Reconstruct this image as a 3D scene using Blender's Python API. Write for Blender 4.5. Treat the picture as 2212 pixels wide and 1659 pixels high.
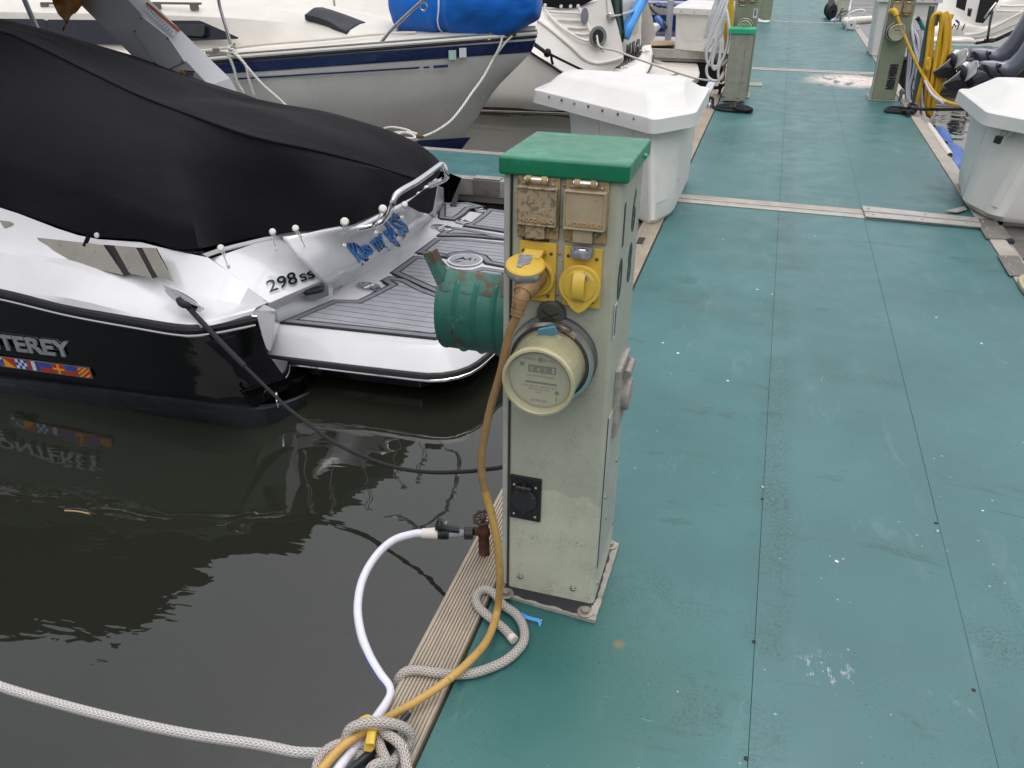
import bpy, bmesh, math, random
from mathutils import Vector, Matrix
R_ = math.radians
random.seed(7)
for o in list(bpy.data.objects): bpy.data.objects.remove(o)
scene = bpy.context.scene
COL = scene.collection

# ------------------------------------------------------------------ camera
# survey frame: the photograph at 2212 x 1659; +Y runs along the dock, +X across it, deck at z = 0
PW, PH, FOC, EYE = 2212.0, 1659.0, 1765.0, 1.62
def _dir(px, py): return Vector(((px - PW/2)/FOC, -(py - PH/2)/FOC, -1.0))
_Y = _dir(1717, -140).normalized()
_Z = -_dir(1078, 4150).normalized()
_Z = (_Z - _Z.dot(_Y)*_Y).normalized()
_X = _Y.cross(_Z)
RW = Matrix((_X, _Y, _Z))                      # camera axes -> world
CAM = Vector((0, 0, EYE))
cam_d = bpy.data.cameras.new('camera'); cam = bpy.data.objects.new('camera', cam_d); COL.objects.link(cam)
cam_d.sensor_fit = 'HORIZONTAL'; cam_d.sensor_width = 36; cam_d.lens = 36*FOC/PW
cam_d.clip_start = .05; cam_d.clip_end = 2000
cam.matrix_world = Matrix.Translation(CAM) @ RW.to_4x4()
scene.camera = cam

# ------------------------------------------------------------------ world, sun, exposure (overcast)
w = bpy.data.worlds.new('World'); scene.world = w; w.use_nodes = True
nt = w.node_tree; nt.nodes.clear()
sky = nt.nodes.new('ShaderNodeTexSky'); sky.sky_type = 'NISHITA'; sky.sun_disc = False
sky.sun_elevation = R_(72); sky.sun_rotation = R_(20); sky.air_density = 1.0; sky.dust_density = 4.0; sky.ozone_density = 1.0
hs = nt.nodes.new('ShaderNodeHueSaturation'); hs.inputs['Saturation'].default_value = .22
bg = nt.nodes.new('ShaderNodeBackground'); bg.inputs['Strength'].default_value = .14
wo = nt.nodes.new('ShaderNodeOutputWorld')
nt.links.new(sky.outputs[0], hs.inputs['Color']); nt.links.new(hs.outputs[0], bg.inputs[0]); nt.links.new(bg.outputs[0], wo.inputs[0])
sun_d = bpy.data.lights.new('sun', 'SUN'); sun = bpy.data.objects.new('sun', sun_d); COL.objects.link(sun)
sun_d.energy = 1.1; sun_d.angle = R_(60); sun_d.color = (1, .97, .93)
sun.rotation_euler = (R_(34), 0, R_(12)); sun.location = (0, 0, 30)
scene.view_settings.view_transform = 'Standard'; scene.view_settings.look = 'None'
scene.view_settings.gamma = 1; scene.view_settings.use_curve_mapping = False
scene.view_settings.exposure = .38
scene.render.engine = 'CYCLES'; scene.cycles.caustics_reflective = False; scene.cycles.caustics_refractive = False

# ------------------------------------------------------------------ survey helpers: picture point -> point on a plane of the place
def _ray(px, py): return RW @ _dir(px, py)
def pz(px, py, z=0.0):
    r = _ray(px, py); return CAM + r*((z - CAM.z)/r.z)
def py_(px, py, Y):
    r = _ray(px, py); return CAM + r*((Y - CAM.y)/r.y)
def px_(px, py, X):
    r = _ray(px, py); return CAM + r*((X - CAM.x)/r.x)
def c1(x, y): return (.2728*x, .2728*y)
def c2(x, y): return (548.6 + .2728*x, .2728*y)
def c3(x, y): return (1097.2 + .2232*x, .2232*y)
def c5(x, y): return (1773.2 + .1984*x, .1984*y)
def c6(x, y): return (.3224*x, 384 + .3224*y)
def c7(x, y): return (548.6 + .248*x, 329.2 + .248*y)
def c11(x, y): return (603.5 + .248*x, 1247.5 + .248*y)
def c12(x, y): return (658.3 + .124*x, 1453.8 + .124*y)
def c14(x, y): return (1371.5 + .1488*x, .1488*y)
def c15(x, y): return (1700.7 + .0992*x, .0992*y)
def c16(x, y): return (1920.1 + .1323*x, .1323*y)
def c17(x, y): return (1316.7 + .124*x, .124*y)
V = Vector
def V3(p): return p if isinstance(p, Vector) else Vector(p)

# ------------------------------------------------------------------ mesh helpers
def catmull(pts, n):
    """n points along a Catmull-Rom curve through pts (chord-length parameter)."""
    pts = [V3(p) for p in pts]
    if len(pts) == 2: return [pts[0].lerp(pts[1], i/(n-1)) for i in range(n)]
    L = [0.0]
    for a, b in zip(pts, pts[1:]): L.append(L[-1] + max((b-a).length, 1e-6))
    out = []; k = 0
    for i in range(n):
        s = L[-1]*i/(n-1)
        while k < len(pts)-2 and s > L[k+1]: k += 1
        t = (s - L[k])/(L[k+1]-L[k])
        p1, p2 = pts[k], pts[k+1]; h = L[k+1]-L[k]
        m1 = (p2 - pts[k-1])*(h/(L[k+1]-L[k-1])) if k > 0 else (p2-p1)
        m2 = (pts[k+2]-p1)*(h/(L[k+2]-L[k])) if k+2 < len(pts) else (p2-p1)
        t2, t3 = t*t, t*t*t
        out.append(p1*(2*t3-3*t2+1) + m1*(t3-2*t2+t) + p2*(3*t2-2*t3) + m2*(t3-t2))
    return out
def frame(o, x, y):
    x = V3(x).normalized(); y = V3(y); z = x.cross(y).normalized(); y = z.cross(x)
    m = Matrix((x, y, z)).transposed().to_4x4(); m.translation = V3(o); return m
def axis_frame(o, d):
    d = V3(d).normalized(); a = V((0, 0, 1)) if abs(d.z) < .9 else V((1, 0, 0))
    x = a.cross(d).normalized(); return frame(o, x, d.cross(x))
class MB:
    def __init__(s): s.v = []; s.f = []; s.uv = {}
    def add(s, vs, fs, m=None, uvs=None):
        k = len(s.v); s.v += [(m @ V3(p)) if m is not None else V3(p) for p in vs]
        for i, f in enumerate(fs):
            s.f.append(tuple(j+k for j in f))
            if uvs: s.uv[len(s.f)-1] = uvs[i]
        return s
    def bm(s, b, m=None):
        b.verts.index_update()
        s.add([v.co.copy() for v in b.verts], [[v.index for v in f.verts] for f in b.faces], m); b.free(); return s
    def box(s, c, d, bev=0, m=None, seg=2):
        b = bmesh.new(); bmesh.ops.create_cube(b, size=1)
        for v in b.verts: v.co = V((v.co.x*d[0]+c[0], v.co.y*d[1]+c[1], v.co.z*d[2]+c[2]))
        if bev: bmesh.ops.bevel(b, geom=list(b.edges), offset=bev, segments=seg, profile=.5, affect='EDGES')
        return s.bm(b, m)
    def prism(s, poly, z0, z1, bev=0, m=None, seg=2):
        b = bmesh.new(); n = len(poly)
        lo = [b.verts.new((p[0], p[1], z0)) for p in poly]; hi = [b.verts.new((p[0], p[1], z1)) for p in poly]
        b.faces.new(lo[::-1]); b.faces.new(hi)
        for i in range(n): b.faces.new((lo[i], lo[(i+1) % n], hi[(i+1) % n], hi[i]))
        bmesh.ops.recalc_face_normals(b, faces=list(b.faces))
        if bev: bmesh.ops.bevel(b, geom=list(b.edges), offset=bev, segments=seg, profile=.5, affect='EDGES')
        return s.bm(b, m)
    def poly3(s, pts, th, bev=0):
        """a slab under the polygon of 3-D points, thickness th against its normal"""
        pts = [V3(p) for p in pts]; n = V((0, 0, 0))
        for a, b in zip(pts, pts[1:]+pts[:1]): n += (a-pts[0]).cross(b-pts[0])
        n.normalize(); b = bmesh.new()
        hi = [b.verts.new(p) for p in pts]; lo = [b.verts.new(p - n*th) for p in pts]; k = len(pts)
        b.faces.new(hi); b.faces.new(lo[::-1])
        for i in range(k): b.faces.new((lo[i], lo[(i+1) % k], hi[(i+1) % k], hi[i]))
        if bev: bmesh.ops.bevel(b, geom=list(b.edges), offset=bev, segments=2, profile=.5, affect='EDGES')
        return s.bm(b)
    def tube(s, pts, r, n=10, sub=None, closed=False, flat=1.0, wob=0, up=None):
        pts = [V3(p) for p in pts]
        if sub: pts = catmull(pts + ([pts[0]] if closed else []), sub)
        if closed: pts = pts[:-1] if (pts[0]-pts[-1]).length < 1e-5 else pts
        k = len(pts); vs = []; L = [0]
        for a, b in zip(pts, pts[1:]): L.append(L[-1] + (b-a).length)
        t0 = (pts[1]-pts[0]).normalized(); a = V3(up) if up else (V((0, 0, 1)) if abs(t0.z) < .9 else V((1, 0, 0)))
        nx = (a - a.dot(t0)*t0).normalized()
        for i in range(k):
            if closed: t = (pts[(i+1) % k]-pts[i-1]).normalized()
            else: t = (pts[min(i+1, k-1)]-pts[max(i-1, 0)]).normalized()
            nx = (nx - nx.dot(t)*t).normalized(); ny = t.cross(nx)
            rr = r(i/(k-1)) if callable(r) else r
            for j in range(n):
                q = 2*math.pi*j/n; vs.append(pts[i] + nx*(math.cos(q)*rr) + ny*(math.sin(q)*rr*flat))
        fs = []; uv = []
        m = k if closed else k-1
        if closed: L.append(L[-1] + (pts[0]-pts[-1]).length)
        for i in range(m):
            for j in range(n):
                i2 = (i+1) % k; j2 = (j+1) % n
                fs.append((i*n+j, i*n+j2, i2*n+j2, i2*n+j))
                uv.append(((L[i], j/n), (L[i], (j+1)/n), (L[i+1], (j+1)/n), (L[i+1], j/n)))
        if not closed:
            fs.append(tuple(range(n-1, -1, -1))); uv.append(tuple((0, 0) for _ in range(n)))
            fs.append(tuple((k-1)*n+j for j in range(n))); uv.append(tuple((0, 0) for _ in range(n)))
        return s.add(vs, fs, None, uv)
    def lathe(s, prof, n=24, m=None, arc=(0, 2*math.pi), flat=1.0, cap=True):
        full = abs(arc[1]-arc[0]-2*math.pi) < 1e-6; k = n if full else n+1; vs = []; fs = []
        for r, h in prof:
            for j in range(k):
                q = arc[0] + (arc[1]-arc[0])*j/n; vs.append((math.cos(q)*r, math.sin(q)*r*flat, h))
        for i in range(len(prof)-1):
            for j in range(n):
                a = i*k+j; b = i*k+(j+1) % k; fs.append((a, b, b+k, a+k))
        if full and cap:
            if prof[0][0] > 1e-6: fs.append(tuple(range(k-1, -1, -1)))
            if prof[-1][0] > 1e-6: fs.append(tuple((len(prof)-1)*k+j for j in range(k)))
        return s.add(vs, fs, m)
    def grid(s, rows, close_u=False):
        n = len(rows[0]); vs = [p for r in rows for p in r]; fs = []
        for i in range(len(rows)-1):
            for j in range(n if close_u else n-1):
                j2 = (j+1) % n; fs.append((i*n+j, i*n+j2, (i+1)*n+j2, (i+1)*n+j))
        return s.add(vs, fs)
    def surf(s, rows, nu, nv, noise=None):
        """smooth sheet through rows of points: nu points along each row, nv across them"""
        R = [catmull(r, nu) for r in rows]; cols = [catmull([r[i] for r in R], nv) for i in range(nu)]
        g = [[cols[i][j].copy() for i in range(nu)] for j in range(nv)]
        if noise:
            for j in range(nv):
                for i in range(nu): g[j][i] = noise(g[j][i], i/(nu-1), j/(nv-1))
        return s.grid(g)
    def build(s, name, mat, parent=None, local=False, smooth=38, solid=0, label=None, kind=None, sub=0):
        me = bpy.data.meshes.new(name); me.from_pydata([tuple(v) for v in s.v], [], s.f); me.validate()
        if s.uv:
            ul = me.uv_layers.new(name='UVMap')
            if len(me.polygons) == len(s.f):
                for i, u in s.uv.items():
                    for li, c in zip(me.polygons[i].loop_indices, u): ul.data[li].uv = c
        b = bmesh.new(); b.from_mesh(me); bmesh.ops.remove_doubles(b, verts=list(b.verts), dist=1e-6) if not s.uv else None
        bmesh.ops.recalc_face_normals(b, faces=list(b.faces))
        if solid:
            PW_ = WORLD[parent.name] if (parent is not None and local) else Matrix.Identity(4)
            if sum(f.calc_area()*((PW_.to_3x3() @ f.normal).dot((CAM - PW_ @ f.calc_center_median()).normalized())) for f in b.faces) < 0: bmesh.ops.reverse_faces(b, faces=list(b.faces))
        b.to_mesh(me); b.free()
        me.update()
        if smooth: me.shade_smooth(); me.set_sharp_from_angle(angle=R_(smooth))
        o = bpy.data.objects.new(name, me); COL.objects.link(o)
        if mat: me.materials.append(mat)
        if parent is not None:
            o.parent = parent
            if not local: o.matrix_parent_inverse = WORLD[parent.name].inverted()
        if solid:
            md = o.modifiers.new('thickness', 'SOLIDIFY'); md.thickness = solid; md.offset = -1
        if smooth and not s.uv and not sub:
            md = o.modifiers.new('normals', 'WEIGHTED_NORMAL'); md.keep_sharp = True; md.weight = 50
        if sub:
            md = o.modifiers.new('smooth', 'SUBSURF'); md.levels = md.render_levels = sub
        WORLD[o.name] = (WORLD[parent.name] if (parent is not None and local) else Matrix.Identity(4))
        if label: o['label'] = label
        if kind: o['kind'] = kind
        return o
WORLD = {}
def thing(name, label, cat, loc=(0, 0, 0), rot=(0, 0, 0), group=None):
    o = bpy.data.objects.new(name, None); COL.objects.link(o); o.empty_display_size = .1
    o.location = loc; o.rotation_euler = rot
    o['label'] = label; o['category'] = cat
    if group: o['group'] = group
    from mathutils import Euler
    WORLD[o.name] = Matrix.Translation(V3(loc)) @ Euler(rot).to_matrix().to_4x4()
    return o
def tag(o, label, cat, group=None):
    o['label'] = label; o['category'] = cat
    if group: o['group'] = group
    return o
def text(s, mb, size, m=None, ext=.002, fn=None, xs=1.0, shear=0, spacing=1.0, bold=0):
    cu = bpy.data.curves.new('lettering', 'FONT'); cu.body = s; cu.size = size; cu.extrude = ext; cu.shear = shear
    cu.space_character = spacing; cu.resolution_u = 3; cu.offset = bold
    ob = bpy.data.objects.new('lettering', cu); COL.objects.link(ob)
    bpy.context.view_layer.update()
    me = bpy.data.meshes.new_from_object(ob.evaluated_get(bpy.context.evaluated_depsgraph_get()))
    vs = [V((v.co.x*xs, v.co.y, v.co.z)) for v in me.vertices]; fs = [tuple(p.vertices) for p in me.polygons]
    bpy.data.objects.remove(ob); bpy.data.curves.remove(cu); bpy.data.meshes.remove(me)
    if fn: vs = [fn(p) for p in vs]
    mb.add(vs, fs, m); return mb
# ------------------------------------------------------------------ materials
def lin(h):
    c = [int(h[i:i+2], 16)/255 for i in (0, 2, 4)]
    return tuple(x/12.92 if x <= .04045 else ((x+.055)/1.055)**2.4 for x in c)
class NT:
    def __init__(s, name):
        s.mat = bpy.data.materials.new(name); s.mat.use_nodes = True; s.t = s.mat.node_tree; s.t.nodes.clear()
        s.out = s.n('ShaderNodeOutputMaterial'); s.p = s.n('ShaderNodeBsdfPrincipled'); s.l(s.p.outputs[0], s.out.inputs['Surface'])
        s.tc = s.n('ShaderNodeTexCoord')
    def n(s, k, **kw):
        x = s.t.nodes.new(k)
        for a, b in kw.items(): setattr(x, a, b)
        return x
    def l(s, a, b): s.t.links.new(a, b)
    def set(s, sock, v):
        if hasattr(v, 'is_output') or isinstance(v, bpy.types.NodeSocket): s.l(v, sock)
        else: sock.default_value = v
    def math(s, op, a, b=0.0, c=0.0, clamp=False):
        x = s.n('ShaderNodeMath', operation=op, use_clamp=clamp)
        for i, v in enumerate((a, b, c)): s.set(x.inputs[i], v)
        return x.outputs[0]
    def noise(s, scale, detail=3, rough=.55, vec=None, stretch=None, dist=0):
        x = s.n('ShaderNodeTexNoise'); x.inputs['Scale'].default_value = scale; x.inputs['Detail'].default_value = detail
        x.inputs['Roughness'].default_value = rough; x.inputs['Distortion'].default_value = dist
        v = vec or s.tc.outputs['Object']
        if stretch:
            mp = s.n('ShaderNodeMapping'); s.l(v, mp.inputs[0]); mp.inputs['Scale'].default_value = stretch; v = mp.outputs[0]
        s.l(v, x.inputs['Vector']); return x.outputs[0]
    def ramp(s, v, a, b, lo=0.0, hi=1.0):
        x = s.n('ShaderNodeMapRange'); x.interpolation_type = 'SMOOTHSTEP'
        s.set(x.inputs[0], v); x.inputs[1].default_value = a; x.inputs[2].default_value = b
        x.inputs[3].default_value = lo; x.inputs[4].default_value = hi; return x.outputs[0]
    def mix(s, f, a, b):
        x = s.n('ShaderNodeMix', data_type='RGBA'); s.set(x.inputs[0], f)
        for i, v in ((6, a), (7, b)):
            if isinstance(v, tuple): x.inputs[i].default_value = (*v[:3], 1)
            else: s.l(v, x.inputs[i])
        return x.outputs[2]
    def near(s, c, r):
        """1 at the place c falling to 0 at distance r (for stains with a place of their own)"""
        x = s.n('ShaderNodeVectorMath', operation='DISTANCE'); s.l(s.tc.outputs['Object'], x.inputs[0]); x.inputs[1].default_value = c
        return s.ramp(x.outputs['Value'], r, r*.3)
    def bump(s, h, strength=.3, dist=.002, prev=None):
        x = s.n('ShaderNodeBump'); x.inputs['Strength'].default_value = strength; x.inputs['Distance'].default_value = dist
        s.l(h, x.inputs['Height'])
        if prev: s.l(prev, x.inputs['Normal'])
        return x.outputs[0]
def M(name, col, rough=.5, metal=0, var=.12, vs=6, bump=0, bs=80, spots=(), coat=0, rvar=.05, stretch=None, ior=1.5, sheen=0):
    """plain weathered material: tone variation, spots = (colour, scale, threshold, softness, amount[, stretch])"""
    g = NT(name); col = lin(col) if isinstance(col, str) else col
    a = g.noise(vs, 4, .6, stretch=stretch)
    c = g.mix(g.ramp(a, .3, .7), tuple(x*(1-var) for x in col), tuple(min(1, x*(1+var)) for x in col))
    for sp in spots:
        sc = lin(sp[0]) if isinstance(sp[0], str) else sp[0]
        m = g.ramp(g.noise(sp[1], 5, .62, stretch=sp[5] if len(sp) > 5 else None), sp[2], sp[2]+sp[3], 0, sp[4])
        c = g.mix(m, c, sc)
    g.l(c, g.p.inputs['Base Color']); g.p.inputs['Metallic'].default_value = metal; g.p.inputs['IOR'].default_value = ior
    g.l(g.ramp(g.noise(vs*3, 3), .3, .7, max(.02, rough-rvar), min(1, rough+rvar)), g.p.inputs['Roughness'])
    g.p.inputs['Coat Weight'].default_value = coat; g.p.inputs['Coat Roughness'].default_value = .04
    g.p.inputs['Sheen Weight'].default_value = sheen
    if bump: g.l(g.bump(g.noise(bs, 4, .6), bump, .002), g.p.inputs['Normal'])
    return g.mat
K = {}
def mk(k, *a, **kw): K[k] = M(k, *a, **kw)
# deck paint
def deck_mat():
    g = NT('teal_deck_paint'); A, B = lin('2e6061'), lin('386b6d')
    c = g.mix(g.ramp(g.noise(1.1, 3, .55), .35, .65), A, B)
    c = g.mix(g.ramp(g.noise(2.3, 4, .6, stretch=(2.2, .8, 1)), .58, .78, 0, .4), c, lin('53787c'))
    c = g.mix(g.ramp(g.noise(.8, 3, .6, stretch=(1, .6, 1)), .55, .75, 0, .5), c, lin('255551'))
    sx0 = g.n('ShaderNodeSeparateXYZ'); g.l(g.tc.outputs['Object'], sx0.inputs[0])
    c = g.mix(g.ramp(sx0.outputs[0], .1628, .1632, 0, .18), c, lin('4d6c74'))
    # dark scuffs
    sc = g.math('MULTIPLY', g.ramp(g.noise(1.7, 3, .6), .56, .68), g.ramp(g.noise(110, 4, .8), .5, .6))
    c = g.mix(g.math('MULTIPLY', sc, .85), c, lin('1d3b37'))
    c = g.mix(g.ramp(g.noise(3.2, 5, .75, stretch=(.5, 1.7, 1), dist=1.2), .57, .68, 0, .6), c, lin('234945'))
    # grime round the foot of the pedestal and along the long seam; pedestal's shade painted in front
    grime = g.math('MULTIPLY', g.near((-.22, 1.66, 0), .40), g.math('MULTIPLY', g.ramp(g.noise(9, 3, .7), .36, .6), g.ramp(g.noise(150, 4, .85), .50, .57)))
    c = g.mix(g.math('MULTIPLY', grime, .85), c, lin('1c3f3b'))
    c = g.mix(g.math('MULTIPLY', g.near((-.22, 1.45, 0), .45), .6), c, lin('225c55'))  # painted shade: darker green where the pedestal blocks the sky sheen
    c = g.mix(g.math('MULTIPLY', g.near((-.42, 1.1, 0), .6), .5), c, lin('25605a'))  # the same painted shade, carried on towards the near rail
    sx = g.n('ShaderNodeSeparateXYZ'); g.l(g.tc.outputs['Object'], sx.inputs[0])
    seam = g.math('MULTIPLY', g.ramp(g.math('ABSOLUTE', g.math('SUBTRACT', sx.outputs[0], .2)), .09, .02), g.ramp(g.noise(100, 4, .75), .48, .58))
    c = g.mix(g.math('MULTIPLY', seam, g.ramp(g.noise(2.5, 2), .4, .6, .15, .8)), c, lin('21403c'))
    th = g.math('MULTIPLY', g.near((.04, 1.40, 0), .12), g.math('MULTIPLY', g.ramp(g.noise(14, 3, .7, stretch=(1, .5, 1)), .38, .56), g.ramp(g.noise(150, 4, .85), .47, .56)))
    c = g.mix(g.math('MULTIPLY', th, .8), c, lin('24453f'))
    # pale rubs and paint flecks
    c = g.mix(g.ramp(g.noise(2.1, 5, .75, dist=.6), .66, .8, 0, .5), c, lin('a9bcc2'))
    vo = g.n('ShaderNodeTexVoronoi'); vo.inputs['Scale'].default_value = 13; g.l(g.tc.outputs['Object'], vo.inputs['Vector'])
    vo.inputs['Randomness'].default_value = 1
    r = g.n('ShaderNodeSeparateColor'); g.l(vo.outputs['Color'], r.inputs[0])
    size = g.math('MULTIPLY', g.math('POWER', g.ramp(r.outputs[0], .78, 1.0), 2.5), .085)
    wob = g.math('MULTIPLY', g.math('SUBTRACT', g.noise(120, 2), .5), .06)
    fl = g.math('LESS_THAN', g.math('ADD', vo.outputs['Distance'], wob), size)
    c = g.mix(g.math('MULTIPLY', fl, .85), c, lin('e4e6e2'))
    sr = g.math('MULTIPLY', g.ramp(g.noise(7, 5, .8, stretch=(.35, 2.2, 1), dist=1.5), .66, .70), g.ramp(g.noise(1.3, 2), .5, .62))
    c = g.mix(g.math('MULTIPLY', sr, .35), c, lin('b9c9cb'))
    bd = g.math('MULTIPLY', g.near((.34, 1.62, 0), .09), g.ramp(g.noise(28, 5, .75, stretch=(1.6, .6, 1)), .54, .60))
    c = g.mix(g.math('MULTIPLY', bd, .6), c, lin('b4b8c2'))
    c = g.mix(g.math('MULTIPLY', g.near((-.175, 1.555, 0), .022), .5), c, lin('8a6a36'))
    v2 = g.n('ShaderNodeTexVoronoi'); v2.inputs['Scale'].default_value = 38; g.l(g.tc.outputs['Object'], v2.inputs['Vector'])
    r2 = g.n('ShaderNodeSeparateColor'); g.l(v2.outputs['Color'], r2.inputs[0])
    f2 = g.math('LESS_THAN', g.math('ADD', v2.outputs['Distance'], g.math('MULTIPLY', g.math('SUBTRACT', g.noise(220, 2), .5), .14)), g.math('MULTIPLY', g.math('POWER', g.ramp(r2.outputs[1], .84, 1.0), 2.6), .15))
    c = g.mix(g.math('MULTIPLY', f2, .32), c, lin('d3d8d4'))
    sp = g.math('MULTIPLY', g.ramp(g.noise(120, 3, .85), .60, .65), g.ramp(g.noise(2.6, 3, .6), .42, .58))
    c = g.mix(g.math('MULTIPLY', sp, .8), c, lin('173330'))
    ft = g.math('MULTIPLY', g.ramp(g.noise(5.5, 4, .7, stretch=(1.7, .45, 1), dist=.8), .56, .66), g.ramp(g.noise(1.9, 2), .46, .6))
    c = g.mix(g.math('MULTIPLY', ft, .13), c, lin('7d979b'))
    # worn patch showing primer
    pk = g.math('MULTIPLY', g.near((.98, 11.75, 0), .75), g.ramp(g.noise(4.5, 6, .72, stretch=(1, .55, 1)), .43, .47))
    c = g.mix(pk, c, g.mix(g.ramp(g.noise(14, 4), .45, .55), lin('cdb0a4'), lin('e2dcd4')))
    g.l(c, g.p.inputs['Base Color'])
    g.l(g.ramp(g.noise(5, 4), .3, .7, .34, .50), g.p.inputs['Roughness']); g.p.inputs['IOR'].default_value = 1.58
    b = g.bump(g.noise(420, 2, .6), .3, .0007); b = g.bump(g.noise(9, 3), .06, .004, b)
    g.l(b, g.p.inputs['Normal']); return g.mat
K['deck'] = deck_mat()
def water_mat():
    g = NT('harbour_water'); g.p.inputs['Base Color'].default_value = (.0165, .0185, .0130, 1)
    g.p.inputs['Roughness'].default_value = .01; g.p.inputs['IOR'].default_value = 1.74
    a = g.noise(1.1, 2, .4, stretch=(.8, 1.5, 1), dist=.6); b = g.noise(4.2, 2, .5, stretch=(.7, 1.5, 1), dist=1.0); d = g.noise(13, 2, .5, stretch=(.7, 1.4, 1), dist=.8)
    cal = g.ramp(g.noise(.6, 2), .40, .64, .12, 1.0)
    h = g.math('ADD', g.math('MULTIPLY', a, 1.0), g.math('MULTIPLY', g.math('ADD', b, g.math('MULTIPLY', d, .16)), g.math('MULTIPLY', cal, .42)))
    g.l(g.bump(h, 1.0, .018), g.p.inputs['Normal']); return g.mat
K['water'] = water_mat()
def rope_mat(name, col, dark, n=10, pitch=.011, twist=False, ang=1.0):
    g = NT(name); uv = g.n('ShaderNodeUVMap'); sp = g.n('ShaderNodeSeparateXYZ'); g.l(uv.outputs[0], sp.inputs[0])
    u = g.math('DIVIDE', sp.outputs[0], pitch); v = g.math('MULTIPLY', sp.outputs[1], float(n))
    if twist:
        fs = g.math('FRACT', g.math('ADD', u, v)); h = g.math('SINE', g.math('MULTIPLY', fs, math.pi))
    else:
        ce = g.math('FLOOR', v); fv = g.math('FRACT', v); par = g.math('MODULO', ce, 2.0)
        di = g.math('ABSOLUTE', g.math('SUBTRACT', par, fv))
        fs = g.math('FRACT', g.math('ADD', u, g.math('MULTIPLY', di, ang)))
        h = g.math('MULTIPLY', g.math('SINE', g.math('MULTIPLY', fs, math.pi)), g.math('POWER', g.math('SINE', g.math('MULTIPLY', fv, math.pi)), .45))
    c = g.mix(g.ramp(h, .1, .6), lin(dark), lin(col))
    c = g.mix(g.ramp(g.noise(9, 3), .5, .75, 0, .45), c, tuple(x*.62 for x in lin(col)))
    g.l(c, g.p.inputs['Base Color']); g.p.inputs['Roughness'].default_value = .8
    g.l(g.bump(h, .9, .0025), g.p.inputs['Normal']); return g.mat
K['braid'] = rope_mat('braided_grey_rope', 'cfc8c2', '857c74', 12, .0100)
K['braid_white'] = rope_mat('braided_white_rope', 'd6d4d2', '9a948f', 12, .013)
K['twist'] = rope_mat('twisted_white_rope', 'dedbd4', '8f897d', 3, .03, True)
K['black_rope'] = rope_mat('black_rope', '2a2a2e', '101012', 8, .012)
def cord_mat(name, col, dirt, amt=.5):
    g = NT(name); c = g.mix(g.ramp(g.noise(5, 3), .35, .65), tuple(x*.85 for x in lin(col)), lin(col))
    c = g.mix(g.ramp(g.noise(38, 5, .75, stretch=(1, 1, .4)), .52, .68, 0, amt), c, lin(dirt))
    c = g.mix(g.ramp(g.noise(160, 3, .7), .64, .7, 0, amt), c, tuple(x*.4 for x in lin(dirt)))
    g.l(c, g.p.inputs['Base Color']); g.p.inputs['Roughness'].default_value = .5
    g.l(g.bump(g.noise(60, 4), .25, .002), g.p.inputs['Normal']); return g.mat
K['cord'] = cord_mat('old_orange_cord', 'c29a55', '6b4f2c')
K['cord_top'] = cord_mat('sun_browned_cord', 'a28055', '54422e', .7)
def hose_mat():
    g = NT('white_hose'); uv = g.n('ShaderNodeUVMap'); sp = g.n('ShaderNodeSeparateXYZ'); g.l(uv.outputs[0], sp.inputs[0])
    st = g.math('LESS_THAN', g.math('ABSOLUTE', g.math('SUBTRACT', sp.outputs[1], .17)), .045)
    on = g.ramp(sp.outputs[0], .45, .5)
    c = g.mix(g.ramp(g.noise(14, 4, .7), .55, .75, 0, .45), lin('dcdce8'), lin('a49c98'))
    c = g.mix(g.math('MULTIPLY', st, on), c, lin('3c62ad'))
    g.l(c, g.p.inputs['Base Color']); g.p.inputs['Roughness'].default_value = .28; return g.mat
K['hose'] = hose_mat()
def blue_line_hose():
    g = NT('white_hose_blue_line'); uv = g.n('ShaderNodeUVMap'); sp = g.n('ShaderNodeSeparateXYZ'); g.l(uv.outputs[0], sp.inputs[0])
    st = g.math('LESS_THAN', g.math('ABSOLUTE', g.math('SUBTRACT', sp.outputs[1], .4)), .07)
    g.l(g.mix(st, lin('d3d5e3'), lin('46506f')), g.p.inputs['Base Color']); g.p.inputs['Roughness'].default_value = .4; return g.mat
K['hose_line'] = blue_line_hose()
mk('white_hose_plain', 'dfdfe2', .35, var=.05)
mk('yellow_hose', 'd9ad2e', .45, var=.12, spots=(('8f6a25', 12, .55, .2, .35),))
mk('rail', 'a89c8c', .6, var=.14, vs=5, bump=.3, bs=150, spots=(('5d544a', 24, .56, .2, .6, (3, .25, 1)), ('d2c8b4', 40, .6, .1, .5, (4, .4, 1)), ('7a4a34', 9, .74, .06, .5)))
mk('rail_grey', 'a29a90', .6, var=.14, vs=5, bump=.3, bs=150, spots=(('6b6259', 24, .56, .2, .5, (3, .25, 1)),))
mk('alu', 'b5b0aa', .42, .55, var=.1, vs=9, bump=.15, bs=60, spots=(('6d6862', 16, .58, .2, .5),))
mk('alu_dark', '78746f', .5, .4, var=.15, vs=6, spots=(('45413d', 10, .52, .25, .6),))
mk('under', '2c2927', .8, var=.2)
mk('seam_dirt', '2a524f', .8, var=.2)
mk('steel', 'c9c7c4', .22, 1, var=.06, rvar=.05)
mk('chrome', 'd8d8da', .1, 1, var=.04, rvar=.04)
mk('vent_steel', 'b7afa2', .24, 1, var=.12, vs=4, rvar=.06, spots=(('7d766c', 18, .6, .15, .5),))
mk('bolt', '9c968d', .5, .6, var=.2, vs=60, bump=.3, bs=200)
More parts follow.
